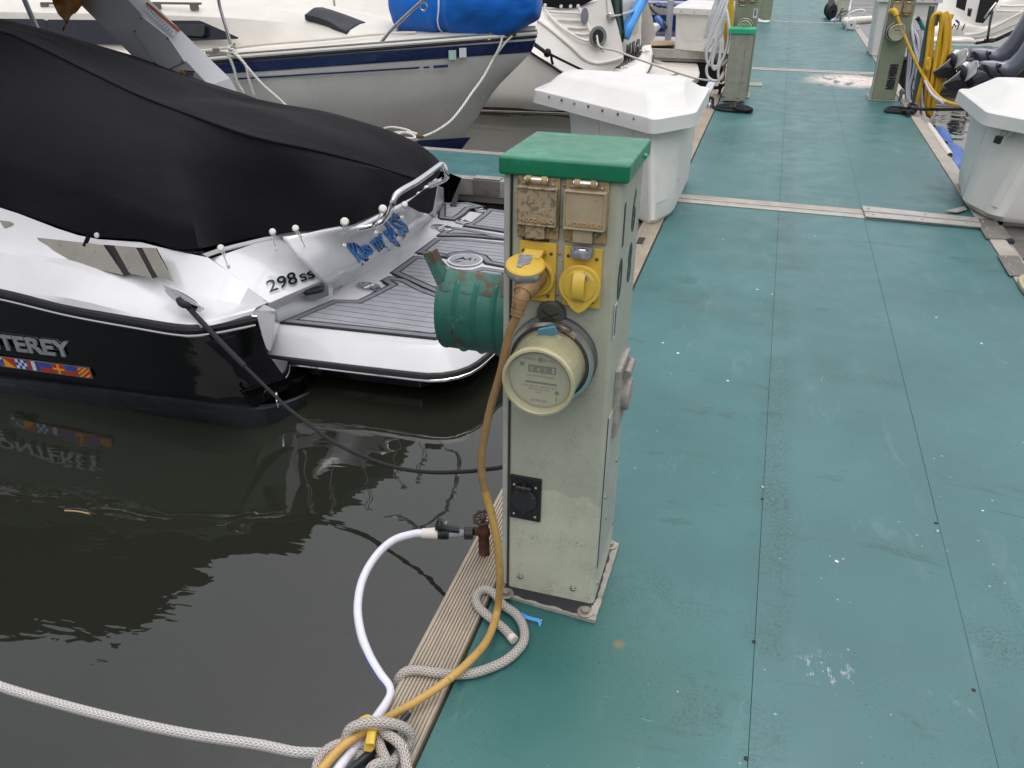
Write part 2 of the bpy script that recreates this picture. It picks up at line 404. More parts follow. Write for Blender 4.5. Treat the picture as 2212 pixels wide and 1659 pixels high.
def fibre(name, col, dirt, amt):
    g = NT(name); c = g.mix(g.ramp(g.noise(5, 4), .3, .7), tuple(x*.88 for x in lin(col)), tuple(x*1.06 for x in lin(col)))
    f = g.noise(95, 5, .7, dist=1.2); c = g.mix(g.ramp(f, .52, .62, 0, .22), c, tuple(min(1, x*1.35) for x in lin(col)))
    d = g.math('MULTIPLY', g.ramp(g.noise(13, 4, .65), .48, .68), g.ramp(g.noise(150, 4, .72, dist=1.5), .5, .6))
    c = g.mix(g.math('MULTIPLY', d, amt), c, lin(dirt))
    c = g.mix(g.ramp(g.noise(3.5, 3, .6, stretch=(1, 1, .35)), .52, .75, 0, amt*.7), c, tuple(x*.72 for x in lin(col)))
    if name == 'grey_green_fibreglass':
        sx = g.n('ShaderNodeSeparateXYZ'); g.l(g.tc.outputs['Object'], sx.inputs[0])
        e = g.math('ADD', sx.outputs[2], g.math('ADD', g.math('MULTIPLY', g.noise(16, 4, .6), .10), g.math('MULTIPLY', sx.outputs[0], .12)))
        c = g.mix(g.ramp(e, .425, .428, 0, .34), c, lin('84857a'))
    g.l(c, g.p.inputs['Base Color']); g.p.inputs['Roughness'].default_value = .55
    g.l(g.bump(g.noise(120, 4), .18, .0012), g.p.inputs['Normal']); return g.mat
K['post'] = fibre('grey_green_fibreglass', 'bebfad', '55564a', .6)
K['post_side'] = fibre('weathered_grey_fibreglass', 'b2b2aa', '77756c', .6)
K['post_old'] = fibre('mouldy_grey_fibreglass', '9b9a8c', '33322d', .95)
K['post_olive'] = fibre('olive_fibreglass', '8a9079', '48513a', .6)
mk('green_cap', '117351', .30, var=.1, vs=9, bump=.35, bs=14, spots=(('4fae93', 7, .56, .16, .3), ('0d4a38', 55, .72, .04, .6)), rvar=.06)
mk('cap_light', '2fae84', .45, var=.08)
mk('tan_plastic', 'a38c68', .6, var=.12, vs=14, bump=.5, bs=60, spots=(('55462f', 55, .5, .14, .7),))
mk('tan_lid', 'a69479', .62, var=.12, vs=18, bump=1.0, bs=75, spots=(('54472f', 120, .50, .1, .6), ('c0ab84', 40, .6, .1, .3)))
mk('tan_letter', 'bda47c', .6)
mk('tan_lid_clean', 'ab9a7e', .62, var=.1, vs=18, bump=.45, bs=55, spots=(('6a5a40', 70, .6, .1, .5),))
mk('yellow', 'd8b64c', .45, var=.07, vs=18, bump=.1, bs=80, spots=(('9a7a2c', 46, .63, .08, .35),))
mk('worn_grey', '8b8d96', .6, var=.3, vs=90, bump=.4, bs=160)
mk('black_plastic', '1d1e21', .42, var=.15, vs=20)
mk('rubber', '17171a', .6, var=.15, vs=20, spots=(('3a3836', 8, .58, .2, .4),))
mk('base_black', '2a2b31', .55, var=.15, vs=12, spots=(('77746f', 40, .66, .08, .5),))
mk('base_edge', '9d9890', .7, var=.2, vs=30, bump=.5, bs=120, spots=(('4b6f68', 26, .6, .1, .6), ('55504a', 60, .58, .1, .6)))
mk('meter_glass_body', 'a29d7c', .3, var=.1, vs=10, coat=.6, spots=(('c9c5aa', 14, .6, .2, .35),))
mk('meter_face', 'a5a286', .35, var=.05, coat=.6)
mk('meter_rim', 'b6b08c', .28, var=.08, coat=.5)
mk('meter_ink', '45443a', .6, var=.05)
mk('meter_base', '5b5c60', .5, .3, var=.2, vs=20, spots=(('8d6a3a', 9, .66, .1, .6),))
mk('dark_gap', '3a3833', .7, var=.1)
mk('seal_blue', '5a93ad', .4, var=.06)
mk('rust', '4b2a20', .75, var=.35, vs=30, bump=.6, bs=90, spots=(('7a4428', 40, .55, .12, .5),))
mk('rust_handle', '3d2823', .55, .2, var=.3, vs=40, bump=.3, bs=90)
mk('hood_teal', '2c6a5f', .45, var=.16, vs=8, bump=.2, bs=40, spots=(('5d9a8c', 30, .60, .08, .5), ('5a3d30', 9, .62, .05, .85, (3.2, 1, .4)), ('6b4a3a', 45, .66, .05, .7)))
mk('hood_rust', '3c6e62', .6, var=.2, vs=20, bump=.3, bs=60, spots=(('5a4234', 22, .50, .08, .85), ('7a4a38', 40, .55, .1, .5)))
mk('white_gel', 'd3d3d7', .16, var=.02, coat=.4, rvar=.04)
mk('white_gel_old', 'dcd6cd', .3, var=.03, rvar=.015, spots=(('bdb5aa', 2.2, .55, .3, .35),))
mk('cruiser_white', 'ece7e0', .25, var=.03, rvar=.015, spots=(('cac3b9', 2, .55, .3, .35),))
mk('cruiser_beige', 'c9bca9', .35, var=.05)
mk('sail_hull', 'dcd9d4', .25, var=.03, vs=2, spots=(('b1ada5', 1.3, .5, .35, .5),))
mk('sail_deck', 'd5d0c8', .5, var=.05, vs=4)
mk('navy', '1f2c5c', .3, var=.06, coat=.3)
mk('navy_glass', '22242d', .08, var=.1, rvar=.02)
mk('black_hull', '06070b', .09, var=.1, rvar=.03, coat=.5)
mk('black_panel', '19191e', .22, var=.1, rvar=.04, coat=.3)
mk('chine_black', '1b2025', .45, var=.3, vs=8, spots=(('31535a', 14, .6, .12, .6, (.25, 1, 3)), ('3f4650', 24, .6, .15, .5, (.25, 1, 3))))
mk('stripe_brown', '2c2421', .15, var=.1, coat=.4)
mk('text_silver', 'a4aaac', .3, .45, var=.12, vs=14)
mk('text_dark', '23252a', .2, .6, var=.2, vs=30)
mk('text_black', '0d0f16', .4, var=.1)
mk('text_blue', '1b7fd0', .4, var=.06)
def cloth(name, col, rough=.85, sheen=.15, wr=1.0):
    g = NT(name); base = lin(col)
    c = g.mix(g.ramp(g.noise(2.2, 4), .3, .7), tuple(x*.85 for x in base), tuple(x*1.15 for x in base))
    g.l(c, g.p.inputs['Base Color']); g.p.inputs['Roughness'].default_value = rough; g.p.inputs['Sheen Weight'].default_value = sheen; g.p.inputs['Specular IOR Level'].default_value = .15
    b = g.bump(g.noise(420, 2), .25, .0006)
    b = g.bump(g.noise(3.4, 4, .55, stretch=(.45, 1.6, 1.6), dist=.5), .5*wr, .02, b); b = g.bump(g.noise(11, 3, .5, stretch=(.35, 1.4, 1.4), dist=.4), .3*wr, .008, b)
    g.l(b, g.p.inputs['Normal']); return g.mat
K['cover'] = cloth('black_canvas', '151419', .8, .03)
K['cover_band'] = cloth('charcoal_canvas', '2b292e', .8, .05, .4)
K['blue_canvas'] = cloth('blue_canvas', '0f64c0', .75, .2, 1.6)
mk('pad_grey', '8f9198', .62, var=.07, vs=10, bump=.25, bs=300)
mk('pad_border', '74767c', .65, var=.07, vs=10, bump=.25, bs=300)
mk('pad_black', '15161c', .6, var=.1)
mk('knob_white', 'e3e1dc', .4, var=.04)
mk('tower_white', 'd3d5d9', .35, var=.03, vs=3)
mk('tower_grey', '8f9093', .4, var=.05, vs=3)
mk('label_white', 'd9dbe2', .4, var=.04)
mk('label_orange', 'b8583a', .5, var=.06)
mk('label_red', '7d2a30', .5, var=.06)
mk('label_yellow', 'd8b93c', .5, var=.06)
mk('ink_grey', '6f727a', .6, var=.05)
mk('leaf_tan', 'b07a38', .6, var=.25, vs=12, spots=(('d2a05a', 14, .5, .2, .6),))
mk('box_white', 'dcdad4', .45, var=.04, vs=5, bump=.12, bs=140, spots=(('a8a294', 7, .6, .2, .4, (1.6, 1.6, .4)), ('86806f', 26, .7, .08, .45)))
mk('box_lid', 'd8d7d4', .38, var=.03, vs=5, bump=.12, bs=120, spots=(('bdb7aa', 8, .64, .15, .4),))
mk('rust_screw', '6d4430', .7, var=.3, vs=200)
mk('cleat_wood', '5b3d2c', .6, var=.2, vs=20)
mk('motor_grey', '666a78', .3, .25, var=.08, vs=4, coat=.3, rvar=.05)
mk('motor_dark', '24272e', .4, .2, var=.12)
mk('blue_fender', '3f66ad', .4, var=.08, vs=8)
mk('sky_blue', '2f8fe0', .45, var=.06)
mk('blue_tape', '2f92e0', .4, var=.08)
mk('teal_grip', '1d6f74', .5, var=.1)
mk('post_teal_grey', '4a5a5c', .55, var=.1, vs=8)
mk('brown_tan', '9a7f5e', .7, var=.1)
mk('float_grey', '9b9ca6', .6, var=.08)
mk('seat_green', '143c33', .5, var=.12)
mk('wheel_black', '121214', .55, var=.15)
mk('flag_red', 'a8352b', .4, var=.05); mk('flag_blue', '2c4aa0', .4, var=.05); mk('flag_yellow', 'd99a2b', .4, var=.05); mk('flag_white', 'c9ccd2', .4, var=.05)
mk('screw_dark', '4e4b45', .5, .5, var=.2)
mk('sticker_green', 'a9c9bb', .5, var=.05)
K['hatch_canvas'] = cloth('dark_grey_canvas', '35363d', .6, .1, .6)
mk('prop_steel', 'd2d4d8', .3, .3, var=.08)
mk('pad_white', 'c3c3cf', .5, var=.06)
# ------------------------------------------------------------------ the setting: water, dock, finger piers
ZW = -.45
wt = MB(); wt.add([(-90, -40, ZW), (90, -40, ZW), (90, 160, ZW), (-90, 160, ZW)], [(0, 1, 2, 3)])
wt = wt.build('water', K['water'], smooth=0, kind='structure')
def struct(name):
    o = bpy.data.objects.new(name, None); COL.objects.link(o); o['kind'] = 'structure'; WORLD[o.name] = Matrix.Identity(4); return o
dock = struct('dock')
YPROF = frame((0, 0, 0), (1, 0, 0), (0, 0, 1))      # profile (x, z) swept along -Y
XL, XR = -.546, 1.392
mb = MB(); mb.box((.42, 15.5, -.225), (1.98, 37, .36)); mb.build('dock_frame', K['under'], dock, kind='structure')
joints = [(pz(1469, 437).y, pz(1469, 420).y), (12.38, 12.58), (19.85, 20.0), (27.2, 27.34)]
spans = [(-2.6, joints[0][0]-.01), (joints[0][1]+.01, joints[1][0]-.005), (joints[1][1]+.005, joints[2][0]-.005), (joints[2][1]+.005, joints[3][0]-.005), (joints[3][1], 34)]
cols = [(XL+.004, .1626), (.1634, .6966), (.6974, XR-.003)]
ysplit = {(0, 0): [-.1], (0, 1): [2.337], (0, 2): [.3], (1, 1): [9.2], (2, 1): [16.7], (2, 0): [15.2], (2, 2): [17.8]}
for si, (a, b) in enumerate(spans):
    for ci, (x0, x1) in enumerate(cols):
        ys = [a] + ysplit.get((si, ci), []) + [b]
        for y0, y1 in zip(ys, ys[1:]):
            mb = MB(); lift = random.uniform(-.0012, .0012)
            mb.box(((x0+x1)/2, (y0+y1)/2, -.012+lift), (x1-x0, y1-y0-.0016, .024), .0009)
            mb.build('deck_panel', K['deck'], dock)
m = MB(); m.box((.42, 15.5, -.030), (1.92, 36.4, .012)); m.build('seam_backing', K['seam_dirt'], dock)
# countersunk screws and holes along the panel edges
for i, (px, py) in enumerate([(1647, 1053), (2025, 1148)]):
    p = pz(px, py); m = MB(); m.lathe([(.0, .0045), (.004, .004), (.0065, .0), (.0065, -.004)], 14, Matrix.Translation(p)); m.build('deck_screw', K['steel'], dock)
for px, py in [(1647, 1078), (2022, 1130), (1629, 1386), (1612, 1638), (2103, 1491)]:
    p = pz(px, py); m = MB(); m.lathe([(.0055, .001), (.0055, -.006)], 12, Matrix.Translation(p)); m.build('screw_hole', K['under'], dock)
# left rub rail with fine ribs
def ribbed(x0, x1, n, z):
    prof = [(x0-.012, -.16), (x0-.012, z-.02), (x0-.004, z-.003)]
    w_ = (x1-x0)/n
    for i in range(n):
        a = x0 + i*w_; prof += [(a+.0012, z-.003), (a+w_*.22, z+.0022), (a+w_*.78, z+.0022), (a+w_-.0012, z-.003)]
    prof += [(x1, z-.003), (x1, -.16)]
    return prof
pieces = [(-2.6, joints[0][0]), (joints[0][1]+.01, joints[1][0]), (joints[1][1], joints[2][0]), (joints[2][1], 34)]
for a, b in pieces:
    m = MB(); m.prism(ribbed(-.668, -.553, 13, .003), -b, -a, 0, YPROF); m.build('rub_rail', K['rail'], dock, smooth=25)
m = MB(); p = pz(1384, 523)
m.box((p.x, p.y, .004), (.052, .17, .008), .002)
m.build('rail_socket', K['alu'], dock); m = MB(); m.box((p.x, p.y, .0065), (.040, .13, .006)); m.build('rail_socket_opening', K['under'], dock)
# right edge rail
for a, b in pieces:
    m = MB(); m.prism([(1.395, -.16), (1.395, .002), (1.398, .005), (1.487, .005), (1.492, .002), (1.492, -.16)], -b, -a, 0, YPROF); m.build('edge_rail', K['rail_grey'], dock)
    m = MB(); m.prism([(1.4945, -.14), (1.4945, -.012), (1.523, -.012), (1.523, -.14)], -b, -a, .003, YPROF); m.build('edge_lip', K['alu'], dock)
# transverse joint strips
def strip(y0, y1, x0, x1, skew, z, mat, name='joint_strip', bev=.003, h=.012):
    m = MB(); m.poly3([(x0, y0, z), (x1, y0+skew, z), (x1, y1+skew, z), (x0, y1, z)], h, bev); return m.build(name, mat, dock)
for k, (a, b) in enumerate(joints):
    mid = a + (b-a)*.42; sk = -.02 if k == 0 else 0
    strip(a, mid-.004, XL, XR, sk, .006, K['alu']); strip(mid+.004, b, XL, XR, sk, .006, K['rail_grey'])
    strip(mid-.006, mid+.006, XL, XR, sk, .012, K['alu'], 'joint_ridge')
# the long hinge on the right half of the first joint
a, b = joints[0]
hg = [pz(1862, 444, .02), pz(2112, 470, .02), pz(2121, 490, .02), pz(1870, 467, .02)]
q = lambda s, t: hg[0].lerp(hg[1], s).lerp(hg[3].lerp(hg[2], s), t)
m = MB(); m.poly3([q(0, .58), q(1, .58), q(1, 1), q(0, 1)][::-1], .008, .0015); m.build('hinge_leaf', K['alu'], dock)
m = MB(); m.poly3([q(0, 0), q(1, 0), q(1, .5), q(0, .5)][::-1], .008, .0015); m.build('hinge_leaf', K['alu'], dock)
m = MB(); m.tube([q(0, .54)-V((0, 0, .003)), q(1, .54)-V((0, 0, .003))], .008, 10); m.build('hinge_pin', K['alu_dark'], dock)
def rivet(p, r=.009, h=.006, mat='bolt', parent=dock, name='rivet'):
    m = MB(); m.lathe([(r, 0), (r*.95, h*.4), (r*.6, h*.9), (0.0, h)], 12, Matrix.Translation(p)); return m.build(name, K[mat], parent)
for s, t in [(.05, .25), (.07, .8), (.5, .8), (.88, .8), (.55, .25), (.93, .25)]: rivet(q(s, t))
# bracket plates and hinge of the right-hand finger pier
def plate4(P, z, h, mat, name, riv=()):
    P = [pz(x, y, z) for x, y in P]; m = MB(); m.poly3(P[::-1], h, .002); o = m.build(name, K[mat], dock)
    for s, t in riv: rivet(P[0].lerp(P[1], s).lerp(P[3].lerp(P[2], s), t), .010, .007)
    return o
c13 = lambda x, y: (2002.4+.1984*x, 356.6+.1984*y)
plate4([c13(530, 600), c13(760, 600), c13(880, 800), c13(650, 795)], .012, .008, 'alu_dark', 'bracket_plate', [(.3, .1), (.27, .5), (.22, .88)])
plate4([c13(770, 980), c13(1000, 985), c13(1130, 1200), c13(900, 1200)], .012, .008, 'alu_dark', 'bracket_plate', [(.3, .1), (.27, .5), (.22, .88)])
m = MB(); m.tube([pz(*c13(800, 680), .0), pz(*c13(905, 830), .0)], .016, 14); m.build('hinge_barrel', K['alu_dark'], dock)
m = MB(); p = pz(*c13(905, 832), .0); m.lathe([(.022, 0), (.022, .012), (.012, .016), (0, .016)], 16, axis_frame(p, (0, -1, 0))); m.build('hinge_bolt', K['base_black'], dock)
m = MB(); m.poly3([pz(*c13(200, 495), .016), pz(*c13(410, 445), .016), pz(*c13(440, 480), .016), pz(*c13(330, 512), .016)][::-1], .006, .001); m.build('hinge_leaf', K['alu'], dock)

def finger(x0, x1, y0, y1, name='finger_pier', face=.13):
    f = struct(name)
    m = MB(); m.box(((x0+x1)/2, (y0+y1)/2, -.33), (abs(x1-x0)-.04, y1-y0-.10, .46)); m.build('pier_float', K['under'], f)
    m = MB(); m.box(((x0+x1)/2, (y0+y1)/2, -.011), (abs(x1-x0)-.004, y1-y0-.19, .022), .002); m.build('deck_panel', K['deck'], f)
    for yy, s in ((y0, 1), (y1, -1)):
        m = MB(); m.box(((x0+x1)/2, yy+s*.045, -face/2+.004), (abs(x1-x0), .088, face), .006); m.build('edge_beam', K['alu'], f)
        m = MB(); m.box(((x0+x1)/2, yy+s*.03, -face-.02), (abs(x1-x0), .04, .05), .004); m.build('lower_flange', K['alu_dark'], f)
    return f
fl = finger(-9.5, -.69, 5.79, 6.68)
m = MB(); p = py_(1050, 403, 5.787)
m.box((p.x, 5.786, -.055), (.21, .012, .11), .003); m.build('splice_plate', K['alu_dark'], fl)
m = MB(); m.box((p.x, 5.83, .011), (.21, .085, .006), .002); m.build('splice_plate', K['alu'], fl)
finger(-8.5, -.69, 14.25, 15.12); finger(1.53, 9, 15.62, 16.45); finger(1.56, 8.5, 5.86, 6.75)
# gusset plate under the left box
m = MB(); m.prism([(-1.5, 5.79), (-.68, 5.0), (-.68, 5.79)], -.12, -.03, .004); m.build('corner_gusset', K['alu_dark'], fl)
m = MB(); m.prism([(1.53, 5.2), (2.3, 5.86), (1.53, 5.86)], -.10, -.03, .004); m.build('corner_gusset', K['alu_dark'], fl)
# ------------------------------------------------------------------ power pedestals
FY = frame((0, 0, 0), (1, 0, 0), (0, 0, 1))          # local x right, y up, z towards the viewer (-Y)
def ff(x, z, y=0): return Matrix.Translation((x, y, z)) @ FY.to_3x3().to_4x4()     # frame on the front face
def screw(parent, x, z, y, r=.0045, mat='bolt', name='screw'):
    m = MB(); m.lathe([(r, 0), (r*.9, r*.45), (r*.4, r*.7), (0, r*.72)], 12, ff(x, z, y)); m.box((0, 0, r*.72), (r*1.3, r*.22, r*.2), 0, ff(x, z, y))
    return m.build(name, K[mat], parent, True)
def cover_outlet(ped, x0, z0, mat='tan_lid', w=.095, h=.142, word='WOODHEAD', lidmat=None, label=None):
    """square flap-lid power outlet"""
    m = MB(); m.box((x0+w/2, -.004, z0+h/2), (w, .012, h), .004); o = m.build('outlet_cover', K['tan_plastic'], ped, True, label=label)
    lx0, lx1, lz0, lz1 = x0+.002, x0+w-.002, z0+.033, z0+.117
    m = MB(); m.box(((lx0+lx1)/2, -.018, (lz0+lz1)/2), (lx1-lx0, .018, lz1-lz0), .004)
    for a, b, c, d in ((lx0, lx1, lz1-.005, lz1), (lx0, lx1, lz0, lz0+.005), (lx0, lx0+.005, lz0, lz1), (lx1-.005, lx1, lz0, lz1)):
        m.box(((a+b)/2, -.0282, (c+d)/2), (b-a-.001, .005, d-c-.001), .0018)
    m.box((x0+w*.47, -.0165, z0+.02), (.044, .013, .034), .003)          # catch tab
    m.box((x0+w*.47, -.0135, lz1+.006), (.05, .012, .016), .003)
    lid = m.build('lid', K[mat], o, True)
    if word:
        m = MB(); text(word, m, .0125, ff(lx0+.008, lz0+.009, -.0266), .0032, xs=1.02, bold=.0004); m.build('lettering', K['tan_letter'], o, True)
    hz = z0+h-.012; hx = x0+w*.48
    m = MB()
    for dx in (-.0175, .0175): m.tube([V((hx+dx-.006, -.018, hz)), V((hx+dx+.006, -.018, hz))], .0095, 14); m.box((hx+dx, -.014, hz-.012), (.012, .012, .022), .002)
    m.tube([V((hx-.0105, -.017, hz-.001)), V((hx+.0105, -.017, hz-.001))], .0088, 14); m.build('hinge', K['tan_plastic'], o, True)
    m = MB(); m.tube([V((hx-.0255, -.018, hz)), V((hx+.0255, -.018, hz))], .0075, 14); m.build('hinge_pin', K['steel'], o, True)
    for sx in (hx-.030, hx+.034): screw(o, sx, hz-.009, -.011, .005)
    screw(o, x0+w*.75, z0+.022, -.011, .005)
    return o
def round_outlet(ped, x0, z0, closed=True, w=.086, h=.14, label=None):
    m = MB(); m.box((x0+w/2, -.004, z0+h/2), (w, .010, h), .003); o = m.build('round_outlet', K['yellow'], ped, True, label=label)
    cx, cz = x0+w/2, z0+h*.42
    m = MB(); m.lathe([(.043, 0), (.043, .011), (.0405, .014), (.036, .014), (.034, .006), (0, .006)], 32, ff(cx, cz, -.008)); m.build('collar', K['yellow'], o, True)
    if closed:
        n = 40; prof = []
        for i in range(n):
            a = 2*math.pi*i/n; r = .0475
            d = (a - 1.5*math.pi + math.pi) % (2*math.pi) - math.pi
            if abs(d) < .62: r = .0475*(1 + .42*max(0, 1-abs(d)/.62)**1.0*.9)
            prof.append((r*math.cos(a), r*math.sin(a)))
        m = MB(); m.prism(prof, .015, .026, .003, ff(cx, cz, -.008)); m.lathe([(.037, .0255), (.036, .0285), (.034, .0295), (.0, .0295)], 32, ff(cx, cz, -.008)); lid = m.build('cap', K['yellow'], o, True)
        m = MB(); bow = [(cx+.001, -.0375, cz+.034), (cx+.001, -.049, cz+.022), (cx+.001, -.054, cz), (cx+.001, -.049, cz-.024), (cx+.001, -.0375, cz-.034)]
        pts = catmull(bow, 14)
        rows = [[p+V((dx, dy, 0)) for p in pts] for dx, dy in ((-.013, 0), (.013, 0), (.013, .006), (-.013, .006), (-.013, 0))]
        m.grid(rows); m.build('finger_loop', K['yellow'], o, True)
        m = MB(); m.box((cx-.002, -.022, z0+h-.012), (.044, .016, .018), .004); m.box((cx-.001, -.016, z0+h-.006), (.05, .006, .02), .002); m.box((cx-.020, -.024, z0+h-.006), (.008, .014, .02), .003); m.box((cx+.018, -.024, z0+h-.006), (.008, .014, .02), .003); m.build('hinge', K['worn_grey'], o, True)
        m = MB(); m.tube([V((cx-.006, -.020, z0+h-.004)), V((cx+.008, -.020, z0+h-.004))], .006, 12); m.build('hinge_spring', K['steel'], o, True)
        m = MB(); m.box((.028, .012, .0298), (.007, .018, .003), .001, ff(cx, cz, -.008) @ Matrix.Rotation(R_(38), 4, 'Z')); m.build('worn_spot', K['worn_grey'], o, True)
    for sx, sz in ((x0+.010, z0+h-.022), (x0+w-.012, z0+h-.024), (x0+.012, z0+.014), (x0+w-.016, z0+.016)): screw(o, sx, sz, -.009, .004, 'rust_screw')
    return o
def black_outlet(ped, x0, z0, w=.084, h=.134):
    m = MB(); m.box((x0+w/2, -.003, z0+h/2), (w, .010, h), .003); o = m.build('black_outlet', K['black_plastic'], ped, True)
    cx, cz = x0+w*.47, z0+h*.48
    m = MB(); m.lathe([(.034, 0), (.034, .004), (.032, .006), (0, .006)], 30, ff(cx, cz, -.008)); m.prism([(-.013, -.026), (.013, -.026), (0, -.044)], 0, .0085, .001, ff(cx, cz, -.008)); m.build('cap', K['base_black'], o, True)
    m = MB(); hz = z0+h*.77
    for dx in (-.014, .0, .014): m.tube([V((cx+dx-.0065, -.013, hz)), V((cx+dx+.0065, -.013, hz))], .0075 if dx else .0088, 12)
    m.box((cx, -.011, hz+.010), (.012, .006, .012), .002); m.build('hinge', K['black_plastic'], o, True)
    for sx in (.012, w-.014):
        for sz in (.016, h-.026): screw(o, x0+sx, z0+sz, -.008, .0042, 'steel')
    return o
def meter(ped, cx, cz, full=True, s=1.0):
    F = ff(cx, cz, 0)
    m = MB(); m.lathe([(.105*s, -.004), (.105*s, .014), (.098*s, .022), (.09*s, .022)], 44, F)
    if full: m.lathe([(.034, -.004), (.034, .012), (.030, .018), (0, .018)], 24, ff(cx-.008, cz+.108, 0)); 
    o = m.build('electric_meter', K['meter_base'], ped, True)
    m = MB(); m.lathe([(.093*s, .022), (.101*s, .024), (.1035*s, .033), (.102*s, .043), (.094*s, .045), (.091*s, .040)], 44, F, cap=False); m.build('clamp_ring', K['steel'], o, True)
    m = MB(); m.lathe([(.094*s, .038), (.092*s, .046), (.086*s, .047), (.084*s, .040)], 44, F, cap=False); m.build('gasket', K['dark_gap'], o, True)
    m = MB(); m.lathe([(.087*s, .040), (.085*s, .052), (.0805*s, .135), (.076*s, .135), (.0745*s, .118), (.0, .118)], 44, F); m.build('meter_body', K['meter_glass_body'], o, True)
    m = MB(); m.lathe([(.0795*s, .130), (.0835*s, .134), (.0845*s, .142), (.0815*s, .149), (.0765*s, .150), (.073*s, .146), (.072*s, .132)], 44, F, cap=False); m.build('front_rim', K['meter_rim'], o, True)
    m = MB(); m.lathe([(.0722*s, .119), (.0722*s, .122), (0, .122)], 40, F); m.build('dial_plate', K['meter_face'], o, True)
    m = MB(); m.lathe([(.0718*s, .1445), (.0718*s, .1465), (0, .1468)], 40, F); m.build('front_glass', GLASS, o, True)
    m = MB(); m.box((.003*s, .022*s, .1225), (.064*s, .018*s, .002), .0004, F)
    m.box((.002*s, -.012*s, .1225), (.074*s, .0042*s, .002), .0004, F); m.build('register_window', K['meter_ink'], o, True)
    if full:
        m = MB(); text('GENERAL    ELECTRIC', m, .0078, ff(cx-.0425, cz+.042, -.1222), .0004); m.lathe([(.0055, 0), (.0055, .0007), (0, .0007)], 14, ff(cx-.001, cz+.0445, -.1222))
        text('KILOWATTHOURS', m, .0075, ff(cx-.031, cz+.0015, -.1222), .0004)
        text('CL 200  240V  3W  TYPE I-60S  30TA', m, .0052, ff(cx-.0445, cz-.024, -.1222), .0004)
        text('FM 2S  Kh 7.2  Rr 13 8/9', m, .0048, ff(cx-.028, cz-.031, -.1222), .0004); text('60 HZ', m, .0048, ff(cx-.010, cz-.038, -.1222), .0004)
        text('40 970 473', m, .0085, ff(cx-.022, cz-.061, -.1222), .0005)
        m.lathe([(.0052, 0), (.0052, .0007), (0, .0007)], 14, ff(cx+.039, cz-.032, -.1222)); m.box((-.043, .030, .1224), (.010, .009, .001), 0, F); m.box((.038, -.048, .1224), (.0025, .011, .001), 0, F)
        m.build('dial_lettering', K['meter_ink'], o, True)
        m = MB(); text('0  4  1', m, .0145, ff(cx-.024, cz+.0165, -.1238), .0004); m.box((.029, .022, .1237), (.004, .012, .0006), 0, F); m.build('register_digits', K['meter_rim'], o, True)
        m = MB(); m.lathe([(.0275, .0178), (.0275, .0196), (.024, .0205), (0, .0205)], 24, ff(cx-.008, cz+.108, 0)); m.build('knockout', K['meter_ink'], o, True)
        m = MB(); m.box((0, 0, .0212), (.044, .0022, .0015), 0, ff(cx-.008, cz+.108, 0) @ Matrix.Rotation(.45, 4, 'Z')); m.box((0, 0, .0214), (.044, .0022, .0015), 0, ff(cx-.008, cz+.108, 0) @ Matrix.Rotation(2.55, 4, 'Z')); m.build('knockout_cross', K['black_plastic'], o, True)
        sF = Matrix.Translation((cx+.000, -.070, cz+.094)) @ Matrix.Rotation(R_(-18), 4, 'Y') @ Matrix.Rotation(R_(22), 4, 'X') @ FY.to_3x3().to_4x4()
        pts = [(-.022 + .012*(1-math.cos(a)), .0115*math.sin(a)) for a in [R_(-90+180*0)]]
        tg = [(.022, .012), (-.012, .012)] + [(-.012-.012*math.sin(R_(t)), .012*math.cos(R_(t))) for t in range(20, 180, 20)] + [(-.012, -.012), (.022, -.012)]
        m = MB(); m.prism(tg, 0, .006, .001, sF); text('1 7 1', m, .008, sF @ Matrix.Translation((-.008, -.002, .006)), .0005); m.build('seal_tag', K['seal_blue'], o, True)
        m = MB(); m.tube([V((cx+.014, -.068, cz+.100)), V((cx+.030, -.058, cz+.108)), V((cx+.050, -.048, cz+.094)), V((cx+.044, -.050, cz+.088)), V((cx+.022, -.066, cz+.096))], .0017, 6, 20); m.build('seal_wire', K['rust_screw'], o, True)
        m = MB(); m.box((.052, .083, .036), (.03, .012, .022), .002, F @ Matrix.Rotation(R_(-32), 4, 'Z') @ Matrix.Translation((-.055, .012, 0))); m.build('clamp_latch', K['bolt'], o, True)
    return o
gm = NT('meter_glass'); gm.p.inputs['Base Color'].default_value = (.9, .9, .8, 1); gm.p.inputs['Alpha'].default_value = .10; gm.p.inputs['Roughness'].default_value = .06
GLASS = gm.mat
def post_body(ped, mat, w=.258, d=.28, h=1.175, z0=.016, bev=.012):
    m = MB(); m.prism([(.012, 0), (w, 0), (w, d), (.012, d)], z0, h, 0)
    b = bmesh.new(); vs = [b.verts.new(v) for v in m.v]
    for f in m.f: b.faces.new([vs[i] for i in f])
    ed = [e for e in b.edges if abs((e.verts[0].co-e.verts[1].co).z) > .5]
    bmesh.ops.bevel(b, geom=ed, offset=bev, segments=4, profile=.5, affect='EDGES')
    m = MB(); m.bm(b); return m.build('post', K[mat], ped, True)

ped = thing('power_pedestal', 'pale grey-green power pedestal with a bright green cap, nearest on the dock', 'power pedestal', (-.525, 1.66, 0), (-math.atan(.025), 0, 0), 'power pedestals along the dock')
post_body(ped, 'post')
m = MB(); m.box((.003, .010, .598), (.016, .018, 1.155), .004); m.build('corner_trim', K['post_side'], ped, True)
m = MB(); m.box((.0125, .004, .598), (.003, .012, 1.15)); m.build('trim_groove', K['dark_gap'], ped, True)
